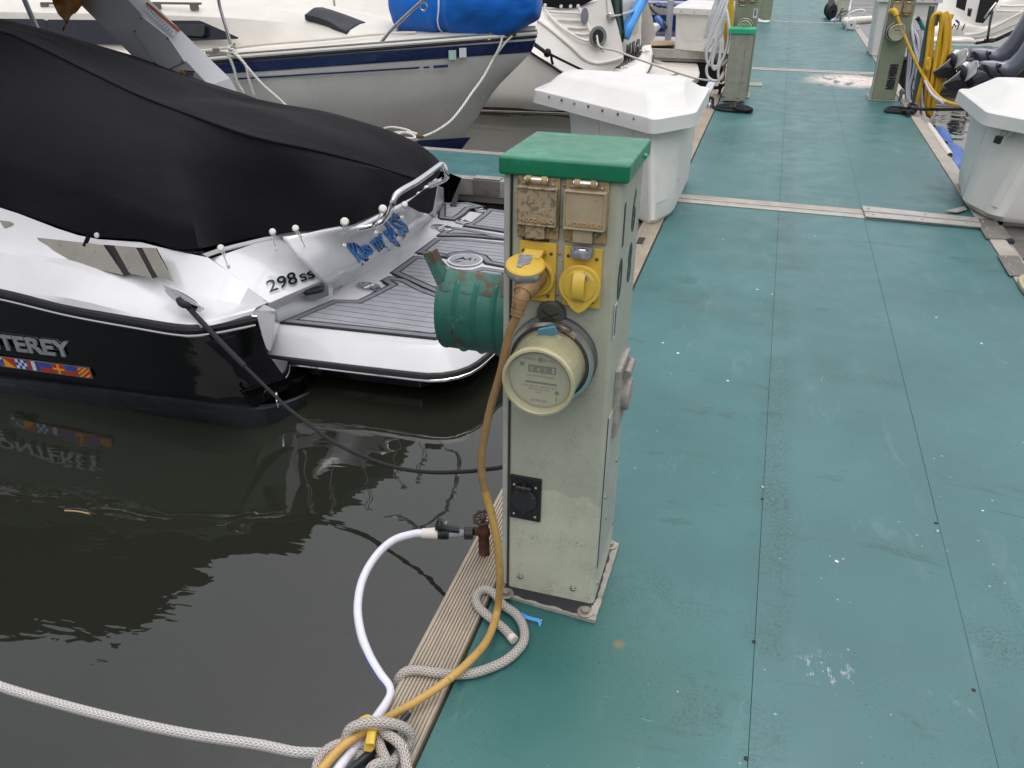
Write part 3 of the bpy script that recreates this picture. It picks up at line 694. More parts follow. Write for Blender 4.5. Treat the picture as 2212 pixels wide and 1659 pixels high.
# cap: shallow lid with a dished top
m = MB(); m.box((.1285, .137, 1.187), (.284, .302, .040), .007, seg=3)
rows = [[V((.012+.233*i/14, .02+.234*j/14, 1.2064 + (0 if i in (0, 14) or j in (0, 14) else .0012 + .004*math.exp(-(((i-7)/4.5)**2+((j-7)/4.5)**2)) + .0006*(1+math.sin(i*.9+j*.5))))) for i in range(15)] for j in range(15)]
m.grid(rows); cap = m.build('cap', K['green_cap'], ped, True)
m = MB(); m.lathe([(.006, 0), (.0055, .004), (.003, .006), (0, .006)], 12, axis_frame((.2705, .19, 1.186), (1, 0, 0))); m.build('cap_screw', K['cap_light'], ped, True)
cover_outlet(ped, .029, 1.032, 'tan_lid', label='rough dark-stained tan flap outlet, left of the pair')
cover_outlet(ped, .135, 1.032, 'tan_lid_clean', label='smoother tan flap outlet, right of the pair')
for x, z in ((.131, 1.152), (.126, 1.063), (.126, 1.000), (.124, .903)): screw(ped, x, z, 0, .0042)
o1 = round_outlet(ped, .035, .884, False, label='yellow outlet with its worn lid flipped up over a plug')
# flipped-up lid
LF = Matrix.Translation((.066, -.064, .984)) @ Matrix.Rotation(R_(15), 4, 'X') @ Matrix.Rotation(R_(3), 4, 'Y')
m = MB(); m.lathe([(.041, -.004), (.044, .001), (.0435, .006), (.040, .009), (.0, .0105)], 36, LF); m.build('lid', K['yellow'], o1, True)
m = MB(); m.lathe([(.0435, -.013), (.0462, -.008), (.0465, -.001), (.0450, .003), (.041, -.003)], 26, LF, (R_(150), R_(325))); m.build('worn_rim', K['worn_grey'], o1, True)
m = MB(); m.poly3([LF @ V(p) for p in ((-.021, .026, .0113), (-.014, -.020, .0113), (-.004, -.022, .0113), (.000, -.008, .0113), (.010, -.004, .0113), (.009, .028, .0113))][::-1], .001); m.build('worn_patch', K['worn_grey'], o1, True)
m = MB()
pts = [(.078, -.010, 1.004), (.076, -.024, 1.012), (.073, -.036, 1.005), (.070, -.046, .999)]
pts = catmull([V(p) for p in pts], 10); m.grid([[p+V((dx, 0, dz)) for p in pts] for dx, dz in ((-.021, 0), (.021, 0), (.021, -.008), (-.021, -.008), (-.021, 0))]); m.build('lid_hinge', K['yellow'], o1, True)
# label strip between the outlets
m = MB(); m.box((.071, -.001, 1.030), (.062, .003, .014), .0005); sl = m.build('rating_label', K['black_plastic'], ped, True)
m = MB(); text('30A  125V', m, .0085, ff(.046, 1.0265, -.0027), .0004); m.build('rating_lettering', K['label_white'], sl, True)
round_outlet(ped, .138, .882, True, label='yellow outlet closed by a pointed round cap')
meter(ped, .122, .748)
black_outlet(ped, .019, .261)
for x, z in ((.05, .062), (.2, .058)): screw(ped, x, z, 0, .009, 'steel', 'bolt_head')
# right side: cover plate, numbers, bar-code strip, corroded outlet
m = MB(); m.box((.2585, .142, .355), (.004, .232, .46), .0015); m.build('side_plate', K['post_side'], ped, True)
m = MB(); m.box((.2585, .022, .36), (.002, .006, .46)); m.build('plate_gap', K['dark_gap'], ped, True)
FX = frame((0, 0, 0), (0, 1, 0), (0, 0, 1))
def fx(y, z, x=.2580): return Matrix.Translation((x, y, z)) @ FX.to_3x3().to_4x4()
for t, y, z in (('1', .016, 1.022), ('6', .150, 1.018), ('0', .012, .898), ('8', .146, .894)):
    m = MB(); text(t, m, .128, fx(y, z), .0012, xs=.78, bold=.0045); m.build('number_lettering', K['text_black'], ped, True)
m = MB(); m.box((.2582, .012, .850), (.001, .022, .085)); st = m.build('bar_code_sticker', K['label_white'], ped, True)
m = MB(); random.seed(3)
z = .815
while z < .888:
    t = random.choice((.0012, .002, .003)); m.box((.2588, .012, z+t/2), (.0008, .016, t)); z += t + random.choice((.001, .002))
m.build('bar_code', K['text_black'], st, True)
m = MB(); m.box((.264, .155, .595), (.014, .15, .19), .004); so = m.build('side_outlet', K['base_edge'], ped, True, label='corroded grey side outlet')
m = MB(); m.lathe([(.045, 0), (.045, .012), (.038, .018), (0, .018)], 22, fx(.175, .585, .270)); m.build('cap', K['base_edge'], so, True)
m = MB(); m.tube([V((.280, .12, .665)), V((.280, .20, .665))], .011, 10); m.box((.276, .19, .60), (.014, .02, .13), .003); m.build('hinge', K['bolt'], so, True)
for y, z in ((.055, .335), (.09, .245), (.20, .36), (.045, .055), (.235, .12)): 
    m = MB(); m.lathe([(.006, 0), (.0055, .003), (0, .005)], 10, fx(y, z, .2605 if z > .13 else .258)); m.build('screw', K['bolt'], ped, True)
# foot plate
m = MB(); ft = [(-.522, 1.628), (-.249, 1.606), (-.246, 1.94), (-.522, 1.95)]
random.seed(11)
def jag(poly, n, a):
    out = []
    for p, q in zip(poly, poly[1:]+poly[:1]):
        for i in range(n):
            t = i/n; j = 0 if i == 0 else random.uniform(-a, a); d = V((q[0]-p[0], q[1]-p[1], 0)).normalized()
            out.append((p[0]+(q[0]-p[0])*t - d.y*j, p[1]+(q[1]-p[1])*t + d.x*j))
    return out
m.prism(jag(ft, 14, .0012), .0, .013, .0012); m.build('foot_plate', K['base_edge'], ped)
m = MB(); m.prism(jag([(-.517, 1.634), (-.300, 1.617), (-.272, 1.632), (-.262, 1.70), (-.262, 1.935), (-.517, 1.945)], 16, .0035), .0135, .0165, .0008); m.build('gasket', K['base_black'], ped)
for px, py in ((1093, 1281), (1264, 1321), (1318, 1176)):
    p = pz(px, py, .017); m = MB(); T = Matrix.Translation((p.x, p.y, .0145))
    m.lathe([(.0215, 0), (.0215, .0025), (.02, .0035), (.006, .0035)], 24, T); bo = m.build('washer', K['bolt'], ped)
    m = MB(); m.prism([(.0115*math.cos(R_(60*i+15)), .0115*math.sin(R_(60*i+15))) for i in range(6)], .0035, .0125, .0015, T); m.build('hex_bolt', K['bolt'], ped)

# plug and old orange cord
cd = thing('shore_power_cable', 'thick old orange cord plugged into the nearest pedestal and trailing to the cleat', 'power cable', (-.457, 1.58, .93))
m = MB(); m.tube([(-.449, 1.655, .952), (-.450, 1.63, .950), (-.451, 1.602, .945), (-.454, 1.585, .936)], lambda t: .032 - .006*t if t < .7 else .0278-.02*(t-.7), 20, 16); m.build('plug', K['cord_top'], cd)
m = MB(); m.tube([(-.452, 1.596, .946), (-.4555, 1.581, .930), (-.461, 1.574, .905), (-.4635, 1.572, .890)], lambda t: .020-.006*t, 16, 14)
for i in range(5):
    c = catmull([V((-.4555, 1.581, .930)), V((-.461, 1.574, .905)), V((-.4635, 1.572, .890))], 5)[i]
    m.lathe([(.0165-.0008*i, -.0018), (.0190-.001*i, 0), (.0165-.0008*i, .0018)], 16, axis_frame(c, (-.2, -.2, -1)))
m.build('strain_relief', K['cord_top'], cd)
PT = [V((-.458, 1.578, .925)), V((-.463, 1.572, .89))] + [py_(*a) for a in ((1100, 720, 1.570), (1083, 800, 1.568), (1060, 880, 1.565), (1044, 960, 1.56), (1040, 1010, 1.555), (1048, 1060, 1.55), (1064, 1120, 1.54), (1075, 1180, 1.535))]
k1 = len(PT)
PT += [py_(1080, 1250, 1.53)] + [pz(*a) for a in ((1074, 1320, .035), (1052, 1383, .035), (1012, 1430, .045), (961, 1474, .047), (901, 1514, .035), (850, 1543, .04), (800, 1573, .055), (770, 1590, .06), (735, 1617, .062), (700, 1655, .06), (672, 1692, .055), (650, 1730, .05))]
FULL = catmull(PT, 150)
cut = next(i for i, p in enumerate(FULL) if p.z < .42)
m = MB(); m.tube(FULL[:cut+1], .0098, 14); m.build('cord', K['cord_top'], cd, label='sun-browned upper length of the cord')
m = MB(); m.tube(FULL[cut:], .0102, 14); m.build('cord', K['cord'], cd, label='yellow-orange lower length of the cord')

# lamp hood hanging on the pedestal's left side
hd = thing('lamp_hood', 'rusty teal ribbed metal hood fixed to the left side of the nearest pedestal', 'lamp hood', (-.63, 1.87, .77))
def hood(x0, x1, c, r):
    n = 60; rows = []
    for j in range(n+1):
        x = x0 + (x1-x0)*j/n; f = (x1-x)/(x1-x0)
        rb = .006*max(0, math.cos(2*math.pi*f*4.0))**6 if .06 < f < .97 else 0
        rows.append([V((x, c[0] - (r+rb)*math.sin(R_(40 + 225*i/36)), c[1] + (r+rb)*math.cos(R_(40 + 225*i/36)))) for i in range(37)])
    return rows
HC, HR = (1.868, .768), .118
m = MB(); m.grid(hood(-.730, -.530, HC, HR)); m.build('hood', K['hood_teal'], hd, solid=.003)
m = MB(); m.tube([(-.730, HC[0]-(HR+.001)*math.sin(R_(a)), HC[1]+(HR+.001)*math.cos(R_(a))) for a in range(40, 268, 10)], .0045, 8); m.build('rolled_edge', K['hood_teal'], hd)
m = MB(); rws = [[V((-.726+.190*j/10, HC[0]-(HR+.004+.003*math.sin(j*2.1))*math.sin(R_(a)), HC[1]+(HR+.004)*math.cos(R_(a)))) for j in range(11)] for a in (24, 30, 36, 42, 48, 54)]; m.grid(rws); m.build('rusty_top_lip', K['hood_rust'], hd, solid=.003)
e0 = V((-.722, HC[0]-HR*math.sin(R_(48)), HC[1]+HR*math.cos(R_(48)))); b1 = py_(922, 546, e0.y-.01); b0 = py_(953, 614, e0.y)
sd = (b1-b0).normalized(); wv = V((.019, .010, .003))
m = MB(); m.poly3([b0-wv*.5-sd*.03, b0+wv*.5-sd*.03, b1+wv*.5, b1-wv*.5], .004, .001); m.poly3([b0+wv*.5-sd*.03, b0+wv*.5+V((.004, .03, 0))-sd*.03, b1+wv*.5+V((.004, .03, 0)), b1+wv*.5], .004, .001); m.build('bracket', K['hood_rust'], hd)
m = MB(); m.box((-.533, 1.86, .80), (.016, .12, .16), .003); m.build('back_plate', K['rust'], hd)

# spigot on the rail
sp = thing('water_spigot', 'rusty iron water spigot with a spoked wheel handle on the rub rail', 'spigot', (-.623, 1.785, 0))
m = MB(); m.lathe([(.0165, 0), (.0165, .05), (.0155, .055), (.0155, .068), (.018, .072), (.019, .083), (.018, .092), (.0145, .1), (.012, .118), (.008, .12), (.006, .138)], 18, Matrix.Translation((-.623, 1.785, .0)))
m.tube([(-.623, 1.785, .086), (-.65, 1.772, .092)], .013, 12); m.build('valve_body', K['rust'], sp)
m = MB(); HF = Matrix.Translation((-.625, 1.782, .138)) @ Matrix.Rotation(R_(16), 4, 'X')
m.tube([HF @ V(((.0245+.0022*math.cos(8*a))*math.cos(a), (.0245+.0022*math.cos(8*a))*math.sin(a), 0)) for a in [2*math.pi*i/48 for i in range(48)]], .0038, 8, closed=True)
m.lathe([(.009, -.004), (.009, .005), (.005, .008), (0, .008)], 12, HF)
for i in range(8): a = math.pi/4*i; m.tube([HF @ V((.005*math.cos(a), .005*math.sin(a), 0)), HF @ V((.024*math.cos(a), .024*math.sin(a), 0))], .0028, 6)
m.build('wheel_handle', K['rust_handle'], sp)
# white hose with its quick connector
ho = thing('water_hose', 'white hose with a blue line arching from the rusty spigot to the cleat knot', 'hose', (-.70, 1.75, .095))
d = (pz(915, 1152, .098)-pz(1018, 1152, .095)).normalized(); p0 = pz(1022, 1152, .093)
def seg(a, b, r0, r1, name, mat, n=18):
    m = MB(); A = p0 + d*a; L = b-a; m.lathe([(r0*.9, 0), (r0, .002), (r1, L-.002), (r1*.9, L)], n, axis_frame(A, d)); return m.build(name, K[mat], ho)
seg(.0, .026, .0185, .0185, 'collar', 'black_plastic'); seg(.026, .072, .0105, .0145, 'connector_tube', 'pad_grey'); seg(.070, .102, .0175, .0175, 'coupling', 'black_plastic'); seg(.102, .150, .0175, .0145, 'hose_end', 'white_gel_old')
m = MB()
for a in (.076, .082, .088, .094): m.lathe([(.0178, 0), (.0196, .0015), (.0178, .003)], 18, axis_frame(p0 + d*a, d))
m.build('coupling_rings', K['black_plastic'], ho)
m = MB(); A = p0+d*.07+V((0, 0, .016)); m.tube([A-d*.03+V((0, 0, -.004)), A, A+d*.03+V((0, 0, .012))], .011, 12); m.lathe([(.018, -.006), (.019, 0), (.018, .006), (0, .007)], 16, axis_frame(A+d*.028+V((0, 0, .016)), d+V((0, 0, .4)))); m.build('shutoff_knob', K['motor_dark'], ho)
m = MB(); t = p0 + d*.078 + V((0, -.002, .034)); text('STOP', m, .007, frame(t, (.5, -.2, .8), (-.8, 0, .5)), .0004); m.build('knob_lettering', K['label_white'], ho)
HP = [p0+d*.146, p0+d*.165] + [pz(*a) for a in ((852, 1166, .088), (815, 1198, .078), (785, 1248, .068), (773, 1305, .058), (778, 1360, .048), (797, 1415, .038), (822, 1458, .028), (840, 1482, .02), (843, 1498, .018), (832, 1522, .02), (812, 1552, .022), (785, 1588, .028), (760, 1622, .036), (735, 1655, .04), (705, 1700, .04))]
m = MB(); m.tube(HP, lambda t: .0115 if abs(t-.70) > .05 else .0115-.002*(1-abs(t-.70)/.05), 16, 130); m.build('hose', K['hose'], ho)
# braided ropes at the foot of the pedestal and the cleat
rp = thing('braided_rope', 'thick grey braided rope looping from the cleat knot towards the pedestal foot', 'rope', pz(1037, 1314, 0))
RP = [pz(*c11(x, y), z) for x, y, z in ((2045, 545, .014), (1960, 450, .014), (1880, 385, .014), (1800, 320, .016), (1735, 255, .016), (1712, 190, .016), (1740, 125, .016), (1800, 105, .017), (1870, 140, .018), (1950, 240, .018), (2060, 320, .016), (2125, 430, .016), (2130, 550, .016), (2060, 650, .014), (1950, 735, .014), (1800, 800, .014), (1650, 840, .014), (1500, 842, .014), (1350, 828, .016), (1200, 808, .016), (1110, 818, .014), (1055, 860, .002), (1028, 920, -.02), (1020, 990, -.06), (1015, 1060, -.10))]
m = MB(); m.tube(RP, .0122, 18, 170); m.build('rope', K['braid'], rp)
m = MB(); m.tube([RP[0]+(RP[0]-RP[1])*.02, RP[0]-(RP[0]-RP[1])*.30], .0127, 16); m.build('whipped_end', K['white_gel_old'], rp)
cl = thing('dock_cleat', 'dark metal dock cleat under the rope knot on the near rub rail', 'cleat', pz(*c12(1300, 1300), 0))
cc = pz(*c12(1330, 1330), 0); ax = (pz(*c12(1560, 1180), 0)-pz(*c12(1150, 1560), 0)).normalized(); ax = V((.35, .93, 0)).normalized()
m = MB(); cc = V((cc.x+.005, cc.y-.02, 0)); m.tube([cc-ax*.10+V((0, 0, .05)), cc-ax*.05+V((0, 0, .042)), cc+V((0, 0, .04)), cc+ax*.05+V((0, 0, .042)), cc+ax*.10+V((0, 0, .05))], lambda t: .011-.004*abs(t-.5)*2, 12, 16)
m.tube([cc-ax*.025, cc-ax*.025+V((0, 0, .04))], .012, 12); m.tube([cc+ax*.025, cc+ax*.025+V((0, 0, .04))], .012, 12); m.box((0, 0, .004), (.06, .11, .012), .003, Matrix.Translation(cc) @ Matrix.Rotation(math.atan2(-ax.x, ax.y), 4, 'Z')); m.build('cleat', K['motor_dark'], cl)
ml = thing('mooring_line', 'grey-white braided mooring line knotted round the near cleat and running off over the water', 'rope', pz(*c12(700, 1400), .03))
def strand(pts, mat='braid', r=.0118, n=60):
    m = MB(); m.tube([pz(*c12(x, y), z) for x, y, z in pts], r, 18, n); return m.build('rope_turn', K[mat], ml)
strand([(690, 1330, .02), (715, 1150, .055), (790, 980, .078), (960, 895, .088), (1200, 858, .09), (1450, 868, .085), (1660, 920, .07), (1800, 1010, .05), (1835, 1130, .03), (1780, 1290, .015)])
strand([(1340, 1000, .04), (1420, 1060, .058), (1560, 1150, .062), (1680, 1270, .058), (1740, 1420, .05), (1760, 1560, .045), (1800, 1760, .04)])
strand([(1290, 1120, .03), (1300, 1240, .045), (1350, 1380, .052), (1400, 1500, .055), (1370, 1620, .05), (1290, 1700, .045)])
strand([(1660, 1380, .02), (1590, 1480, .03), (1500, 1600, .034), (1430, 1720, .03)])
strand([(1420, 1420, .016), (1250, 1425, .022), (1080, 1425, .022), (920, 1440, .020), (760, 1470, .016)])
strand([(1320, 1255, .022), (1180, 1245, .028), (1000, 1245, .028), (860, 1240, .026), (720, 1225, .03)])
strand([(860, 1215, .046), (700, 1225, .05), (540, 1262, .052), (400, 1340, .05), (290, 1450, .044), (235, 1560, .04), (205, 1690, .036), (195, 1800, .03)])
strand([(1480, 1560, .045), (1300, 1580, .06), (1190, 1630, .062), (1120, 1720, .055)])
LN = [pz(*c12(420, 1420), .026), pz(*c12(200, 1398), .02), pz(700-60, 1625, .012), pz(560, 1609, -.005), pz(420, 1588, -.02), pz(300, 1564, -.032), pz(150, 1527, -.045), pz(0, 1483, -.055), pz(-250, 1395, -.06), pz(-600, 1270, -.05)]
m = MB(); m.tube(LN, .0122, 16, 160); m.build('rope', K['braid_white'], ml)
# hook-and-loop strap round hose and cord
stp = thing('cable_strap', 'yellow and black strap binding cord and hose at the cleat knot', 'strap', pz(*c12(1150, 800), .03))
def band(pts, w_, mat, name, lift=0):
    P = catmull([pz(*c12(x, y), z) for x, y, z in pts], 16); m = MB(); rows = []
    dv = w_
    for o_ in (0, 1): rows.append([p + dv*o_ for p in P])
    rows += [[p + dv + V((0, 0, -.003)) for p in P], [p + V((0, 0, -.003)) for p in P], rows[0]]
    m.grid(rows); return m.build(name, K[mat], stp)
band([(890, 850, .03), (960, 775, .05), (1080, 722, .06), (1180, 750, .062), (1260, 830, .058), (1290, 900, .05)], V((.012, -.040, .004)), 'yellow', 'strap_loop')
band([(1090, 1010, .075), (1170, 1010, .08), (1235, 1020, .078), (1240, 1080, .07), (1180, 1140, .06), (1060, 1130, .05)], V((.010, -.030, 0)), 'yellow', 'strap_tail')
band([(1170, 760, .048), (1280, 770, .052), (1400, 775, .046), (1430, 800, .03)], V((.0, -.012, 0)), 'black_plastic', 'strap_back')
band([(1340, 1020, .03), (1270, 1110, .045), (1160, 1190, .045), (1100, 1180, .03)], V((-.004, .012, 0)), 'black_plastic', 'strap_back')
# torn bit of blue tape by the foot plate
tb = MB()
P = [pz(*a) for a in ((1128, 1320, .02), (1122, 1327, .012), (1137, 1333, .014), (1150, 1337, .01), (1163, 1340, .012), (1168, 1350, .004))]
wd = [.011, .008, .004, .0035, .004, .006]
tb.grid([[p + V((.25, .97, 0)).normalized()*w_*s + V((0, 0, .003*s)) for p, w_ in zip(P, wd)] for s in (-1, -.3, .4, 1)])
tag(tb.build('tape_scrap', K['blue_tape'], solid=.0012), 'torn scrap of bright blue tape on the deck by the pedestal foot', 'tape scrap')
# ------------------------------------------------------------------ black and white speedboat under its canvas
sb = thing('speedboat', 'black-hulled white speedboat under a black canvas cover, stern to the dock', 'boat', (-4, 4.25, ZW))
BC = 4.25
def mir(p, c=BC): return V((p.x, 2*c - p.y, p.z))
def hb(X, b): 
    t = max(0.0, (-5.0 - X)/4.7); return b*max(0.0, 1 - t**2.2)**.75
SX = [-9.7, -9.4, -8.8, -8, -7, -6, -5, -4.2, -3.5, -3.0, -2.6]
def sheer(X): return .058 + .065*max(0, -2.6-X) + .006*max(0, -3.5-X)**2
def level(kind):
    out = []
    for X in SX:
        if kind == 'rub': out.append(V((X, BC - hb(X, 1.53), sheer(X))))
        elif kind == 'mid': out.append(V((X, BC - hb(X, 1.51)*(.97 if X < -6 else 1), (sheer(X)-.36)/2)))
        elif kind == 'ch': out.append(V((X, BC - hb(X, 1.475)*(.86 if X < -6 else 1), -.36)))
        elif kind == 'lo': out.append(V((X, BC - hb(X, 1.42)*(.7 if X < -6 else 1), -.52)))
        elif kind == 'keel': out.append(V((X+.02*(X < -9), BC-.02, -.85 + max(0, (-8-X))*.3)))
    Q = dict(rub=[(-2.35, 2.735, .058), (-2.2, 2.81, .058), (-2.08, 2.90, .058), (-2.2, 3.02, -.27), (-2.2, BC, -.27)],
             mid=[(-2.3, 2.765, -.15), (-2.17, 2.84, -.15), (-2.10, 2.98, -.15), (-2.15, 3.25, -.31), (-2.17, BC, -.31)],
             ch=[(-2.28, 2.79, -.36), (-2.12, 2.87, -.36), (-2.06, 3.08, -.36), (-2.08, 3.3, -.36), (-2.12, BC, -.36)],
             lo=[(-2.28, 2.84, -.52), (-2.14, 2.92, -.52), (-2.10, 3.1, -.52), (-2.1, 3.3, -.52), (-2.12, BC, -.52)],
             keel=[(-2.28, BC-.02, -.85), (-2.2, BC-.02, -.85), (-2.15, BC-.02, -.85), (-2.13, BC-.01, -.85), (-2.12, BC, -.85)])[kind]
    return out + [V(q) for q in Q]
LV = [level(k) for k in ('keel', 'lo', 'ch', 'mid', 'rub')]
m = MB(); m.grid(LV); m.grid([[mir(p) for p in r] for r in LV])
m.build('hull', K['black_hull'], sb, smooth=25)
# chine flat along the waterline
cu = [c6(-600, 1290), c6(0, 1345), c6(700, 1430), c6(1400, 1530), c6(1770, 1550), c6(2050, 1462)]
U = [py_(*cu[i], 2.752) for i in range(4)] + [pz(*cu[4], -.355), pz(*cu[5], -.395)]
cl_ = [c6(-600, 1352), c6(0, 1432), c6(700, 1520), c6(1400, 1615), c6(1785, 1657), c6(2050, 1502)]
L = [pz(*p, ZW+.004) for p in cl_]; L = [V((p.x, p.y, ZW-.06)) for p in L]
m = MB(); Ui = [p+V((0, .05, .0)) for p in U]; m.grid([catmull(Ui, 30), catmull(U, 30), catmull([u.lerp(l, .3)+V((0, -.006, 0)) for u, l in zip(U, L)], 30), catmull(L, 30)]); m.build('chine', K['chine_black'], sb, solid=.01, smooth=20)
# stern quarter panels, step and tow ring
m = MB(); m.poly3([py_(*c6(1385, 1105), 2.735), py_(*c6(1690, 1385), 2.83), py_(*c6(1905, 1330), 3.0), py_(*c6(1690, 1025), 2.90)], .02, .003); m.build('quarter_panel', K['black_panel'], sb)
m = MB(); m.poly3([py_(*c6(1625, 1432), 2.80), py_(*c6(1715, 1540), 2.84), py_(*c6(1960, 1380), 3.06), py_(*c6(1900, 1345), 3.02)], .03, .003); m.build('quarter_step', K['black_hull'], sb)
rc = py_(*c6(1856, 1490), 2.93)
m = MB(); m.tube([rc + V((.018*math.cos(a)*.6, -.02*math.cos(a), .040*math.sin(a))) for a in [2*math.pi*i/20 for i in range(20)]], .0062, 8, closed=True)
m.tube([rc + V((.014*math.cos(a)*.6+.008, -.016*math.cos(a)-.01, .026*math.sin(a)-.004)) for a in [2*math.pi*i/16 for i in range(16)]], .005, 8, closed=True); m.build('tow_ring', K['chrome'], sb)
# rub rail: black moulding with a bright strip
rub = [py_(*c6(x, y), Y) for x, y, Y in ((-900, 640, 2.716), (0, 812, 2.716), (460, 922, 2.716), (920, 1007, 2.716), (1250, 1057, 2.72), (1420, 1042, 2.78), (1712, 985, 2.90))]
m = MB(); m.tube(rub, .0085, 8, 60); m.build('bright_strip', K['chrome'], sb)
m = MB(); m.tube([p+V((0, .012, .026)) for p in rub], .022, 8, 60); m.build('rub_moulding', K['rubber'], sb)
m = MB(); m.tube([V((X, BC-hb(X, 1.545), sheer(X)+.01)) for X in (-9.65, -9.4, -8.8, -8, -7, -6, -5)], .018, 8, 30); m.tube([mir(V((X, BC-hb(X, 1.545), sheer(X)+.01))) for X in SX], .018, 8, 40); m.build('rub_moulding', K['rubber'], sb)
# white topsides / coaming
W0 = [((0, 770, 2.722), (500, 885, 2.722), (1000, 972, 2.722), (1270, 1008, 2.726), (1450, 985, 2.79), (1690, 925, 2.905)),
      ((0, 735, 2.735), (500, 815, 2.735), (1000, 935, 2.737), (1270, 978, 2.745), (1450, 952, 2.80), (1700, 890, 2.915)),
      ((0, 500, 2.85), (500, 605, 2.85), (850, 745, 2.835), (1270, 955, 2.77), (1480, 928, 2.825), (1722, 868, 2.935)),
      ((0, 465, 2.90), (500, 555, 2.92), (1000, 665, 2.955), (1300, 780, 2.955), (1550, 838, 2.975), (1770, 846, 3.02)),
      ((0, 200, 3.02), (560, 395, 3.02), (1000, 440, 3.05), (1180, 500, 3.06), (1370, 520, 3.085), (1792, 838, 3.13))]
rows = []
tpl = [(-1.53+.002, .012), (-1.515, .045), (-1.40, .17), (-1.33, .23), (-1.24, .36)]
for i, r in enumerate(W0):
    left = [V((X, BC + hb(X, 1.0)*tpl[i][0], sheer(X)+tpl[i][1])) for X in (-9.6, -9.0, -8, -7, -6, -5, -4.3)]
    rows.append(left + [py_(*c6(x, y), Y) for x, y, Y in r])
m = MB(); R4 = rows[4]; inner = [p+V((-.0, .05, -.05)) for p in R4]
def lerp_rows(rs, nu):
    out = []
    for r in rs:
        q = []
        for a, b in zip(r, r[1:]): q += [a.lerp(b, k/nu) for k in range(nu)]
        out.append(q + [r[-1]])
    return out
m.grid([catmull(r, 70) for r in rows + [inner]]); topsides = m.build('topsides', K['white_gel'], sb, smooth=28)
m = MB(); m.grid([[mir(V((X, BC + hb(X, 1.0)*a, sheer(X)+b))) for X in (-9.6, -9.0, -8, -7, -6, -5, -4.3, -3.5, -3.1)] for a, b in tpl]); m.build('topsides', K['white_gel'], sb)
m = MB(); m.grid([[V((X, BC + hb(X, 1.0)*a, sheer(X)+b+cr)) for X in (-9.6, -9.0, -8, -7, -6.2)] for a, b, cr in ((-1.24, .36, 0), (-.6, .36, .08), (0, .36, .12), (.6, .36, .08), (1.24, .36, 0))]); m.build('foredeck', K['white_gel'], sb)
# rear face of the quarter, down to the platform
m = MB()
A, B_, C_, D_ = py_(*c6(1700, 892), 2.912), py_(*c6(1850, 892), 3.10), pz(*c6(1880, 985), -.15), py_(*c6(1812, 1165), 3.13)
E_ = py_(*c6(1770, 1140), 3.0); F_ = py_(*c6(1692, 930), 2.905)
top = py_(*c6(1770, 846), 3.02); t2 = py_(*c6(1840, 880), 3.16)
m.poly3([top, A, B_, t2], .02, .002); m.poly3([A, F_, E_, D_, B_], .03, .003); m.poly3([B_, D_, C_], .03, .002); m.build('quarter_end', K['white_gel'], sb)
m = MB(); m.poly3([py_(*c6(1684, 928), 2.89), py_(*c6(1738, 1108), 2.96), py_(*c6(1775, 1118), 2.98), py_(*c6(1722, 932), 2.90)], .012, .002); m.build('corner_guard', K['vent_steel'], sb)
# stainless vent panels with dark slots
def slab(pts, mat, name, th=.012, bev=.0015, y=(2.885, 2.965), parent=sb, cf=c6):
    ys = [p[1] for p in pts]; lo, hi = max(ys), min(ys)
    P = [py_(*cf(px, py), y[0] + (y[1]-y[0])*(lo-py)/(lo-hi)) for px, py in pts]
    m = MB(); m.poly3(P, th, bev); return m.build(name, K[mat], parent)
slab([(80, 488), (825, 652), (692, 452), (430, 420), (215, 398)], 'vent_steel', 'vent_panel')
slab([(825, 652), (872, 640), (760, 452), (690, 448)], 'rubber', 'vent_slot', y=(2.892, 2.972))
slab([(868, 640), (1018, 672), (908, 466), (762, 452)], 'vent_steel', 'vent_panel')
slab([(1015, 668), (1054, 662), (952, 468), (905, 466)], 'rubber', 'vent_slot', y=(2.892, 2.972))
slab([(1050, 662), (1160, 694), (1040, 470), (950, 466)], 'vent_steel', 'vent_panel')
slab([(-160, 430), (-10, 380), (82, 305), (60, 292), (-160, 262)], 'vent_steel', 'vent_panel', y=(2.93, 2.99))
# pop-up cleat
P0, P1 = py_(*c6(1112, 748), 2.835), py_(*c6(1352, 886), 2.795); ax = (P1-P0).normalized(); cm = P0.lerp(P1, .5); LL = (P1-P0).length/2
nn = V((.12, -.86, .5)).normalized(); F = frame(cm, ax, nn.cross(ax))
m = MB(); m.prism([(LL*1.04*math.cos(a), .026*math.sin(a)) for a in [2*math.pi*i/28 for i in range(28)]], -.012, .004, .002, F); cb = m.build('cleat', K['chrome'], sb)
m = MB(); m.prism([(LL*1.0*math.cos(a), .010*math.sin(a)+.012) for a in [2*math.pi*i/28 for i in range(28)]], .018, .030, .003, F); m.box((-.035, .008, .01), (.016, .014, .03), .003, F); m.box((.035, .008, .01), (.016, .014, .03), .003, F); m.build('cleat_bar', K['chrome'], cb)
m = MB(); text('MONTEREY', m, .0165, F @ Matrix.Translation((-.062, .006, .0302)), .0005, xs=1.15); m.build('lettering', K['text_silver'], cb)
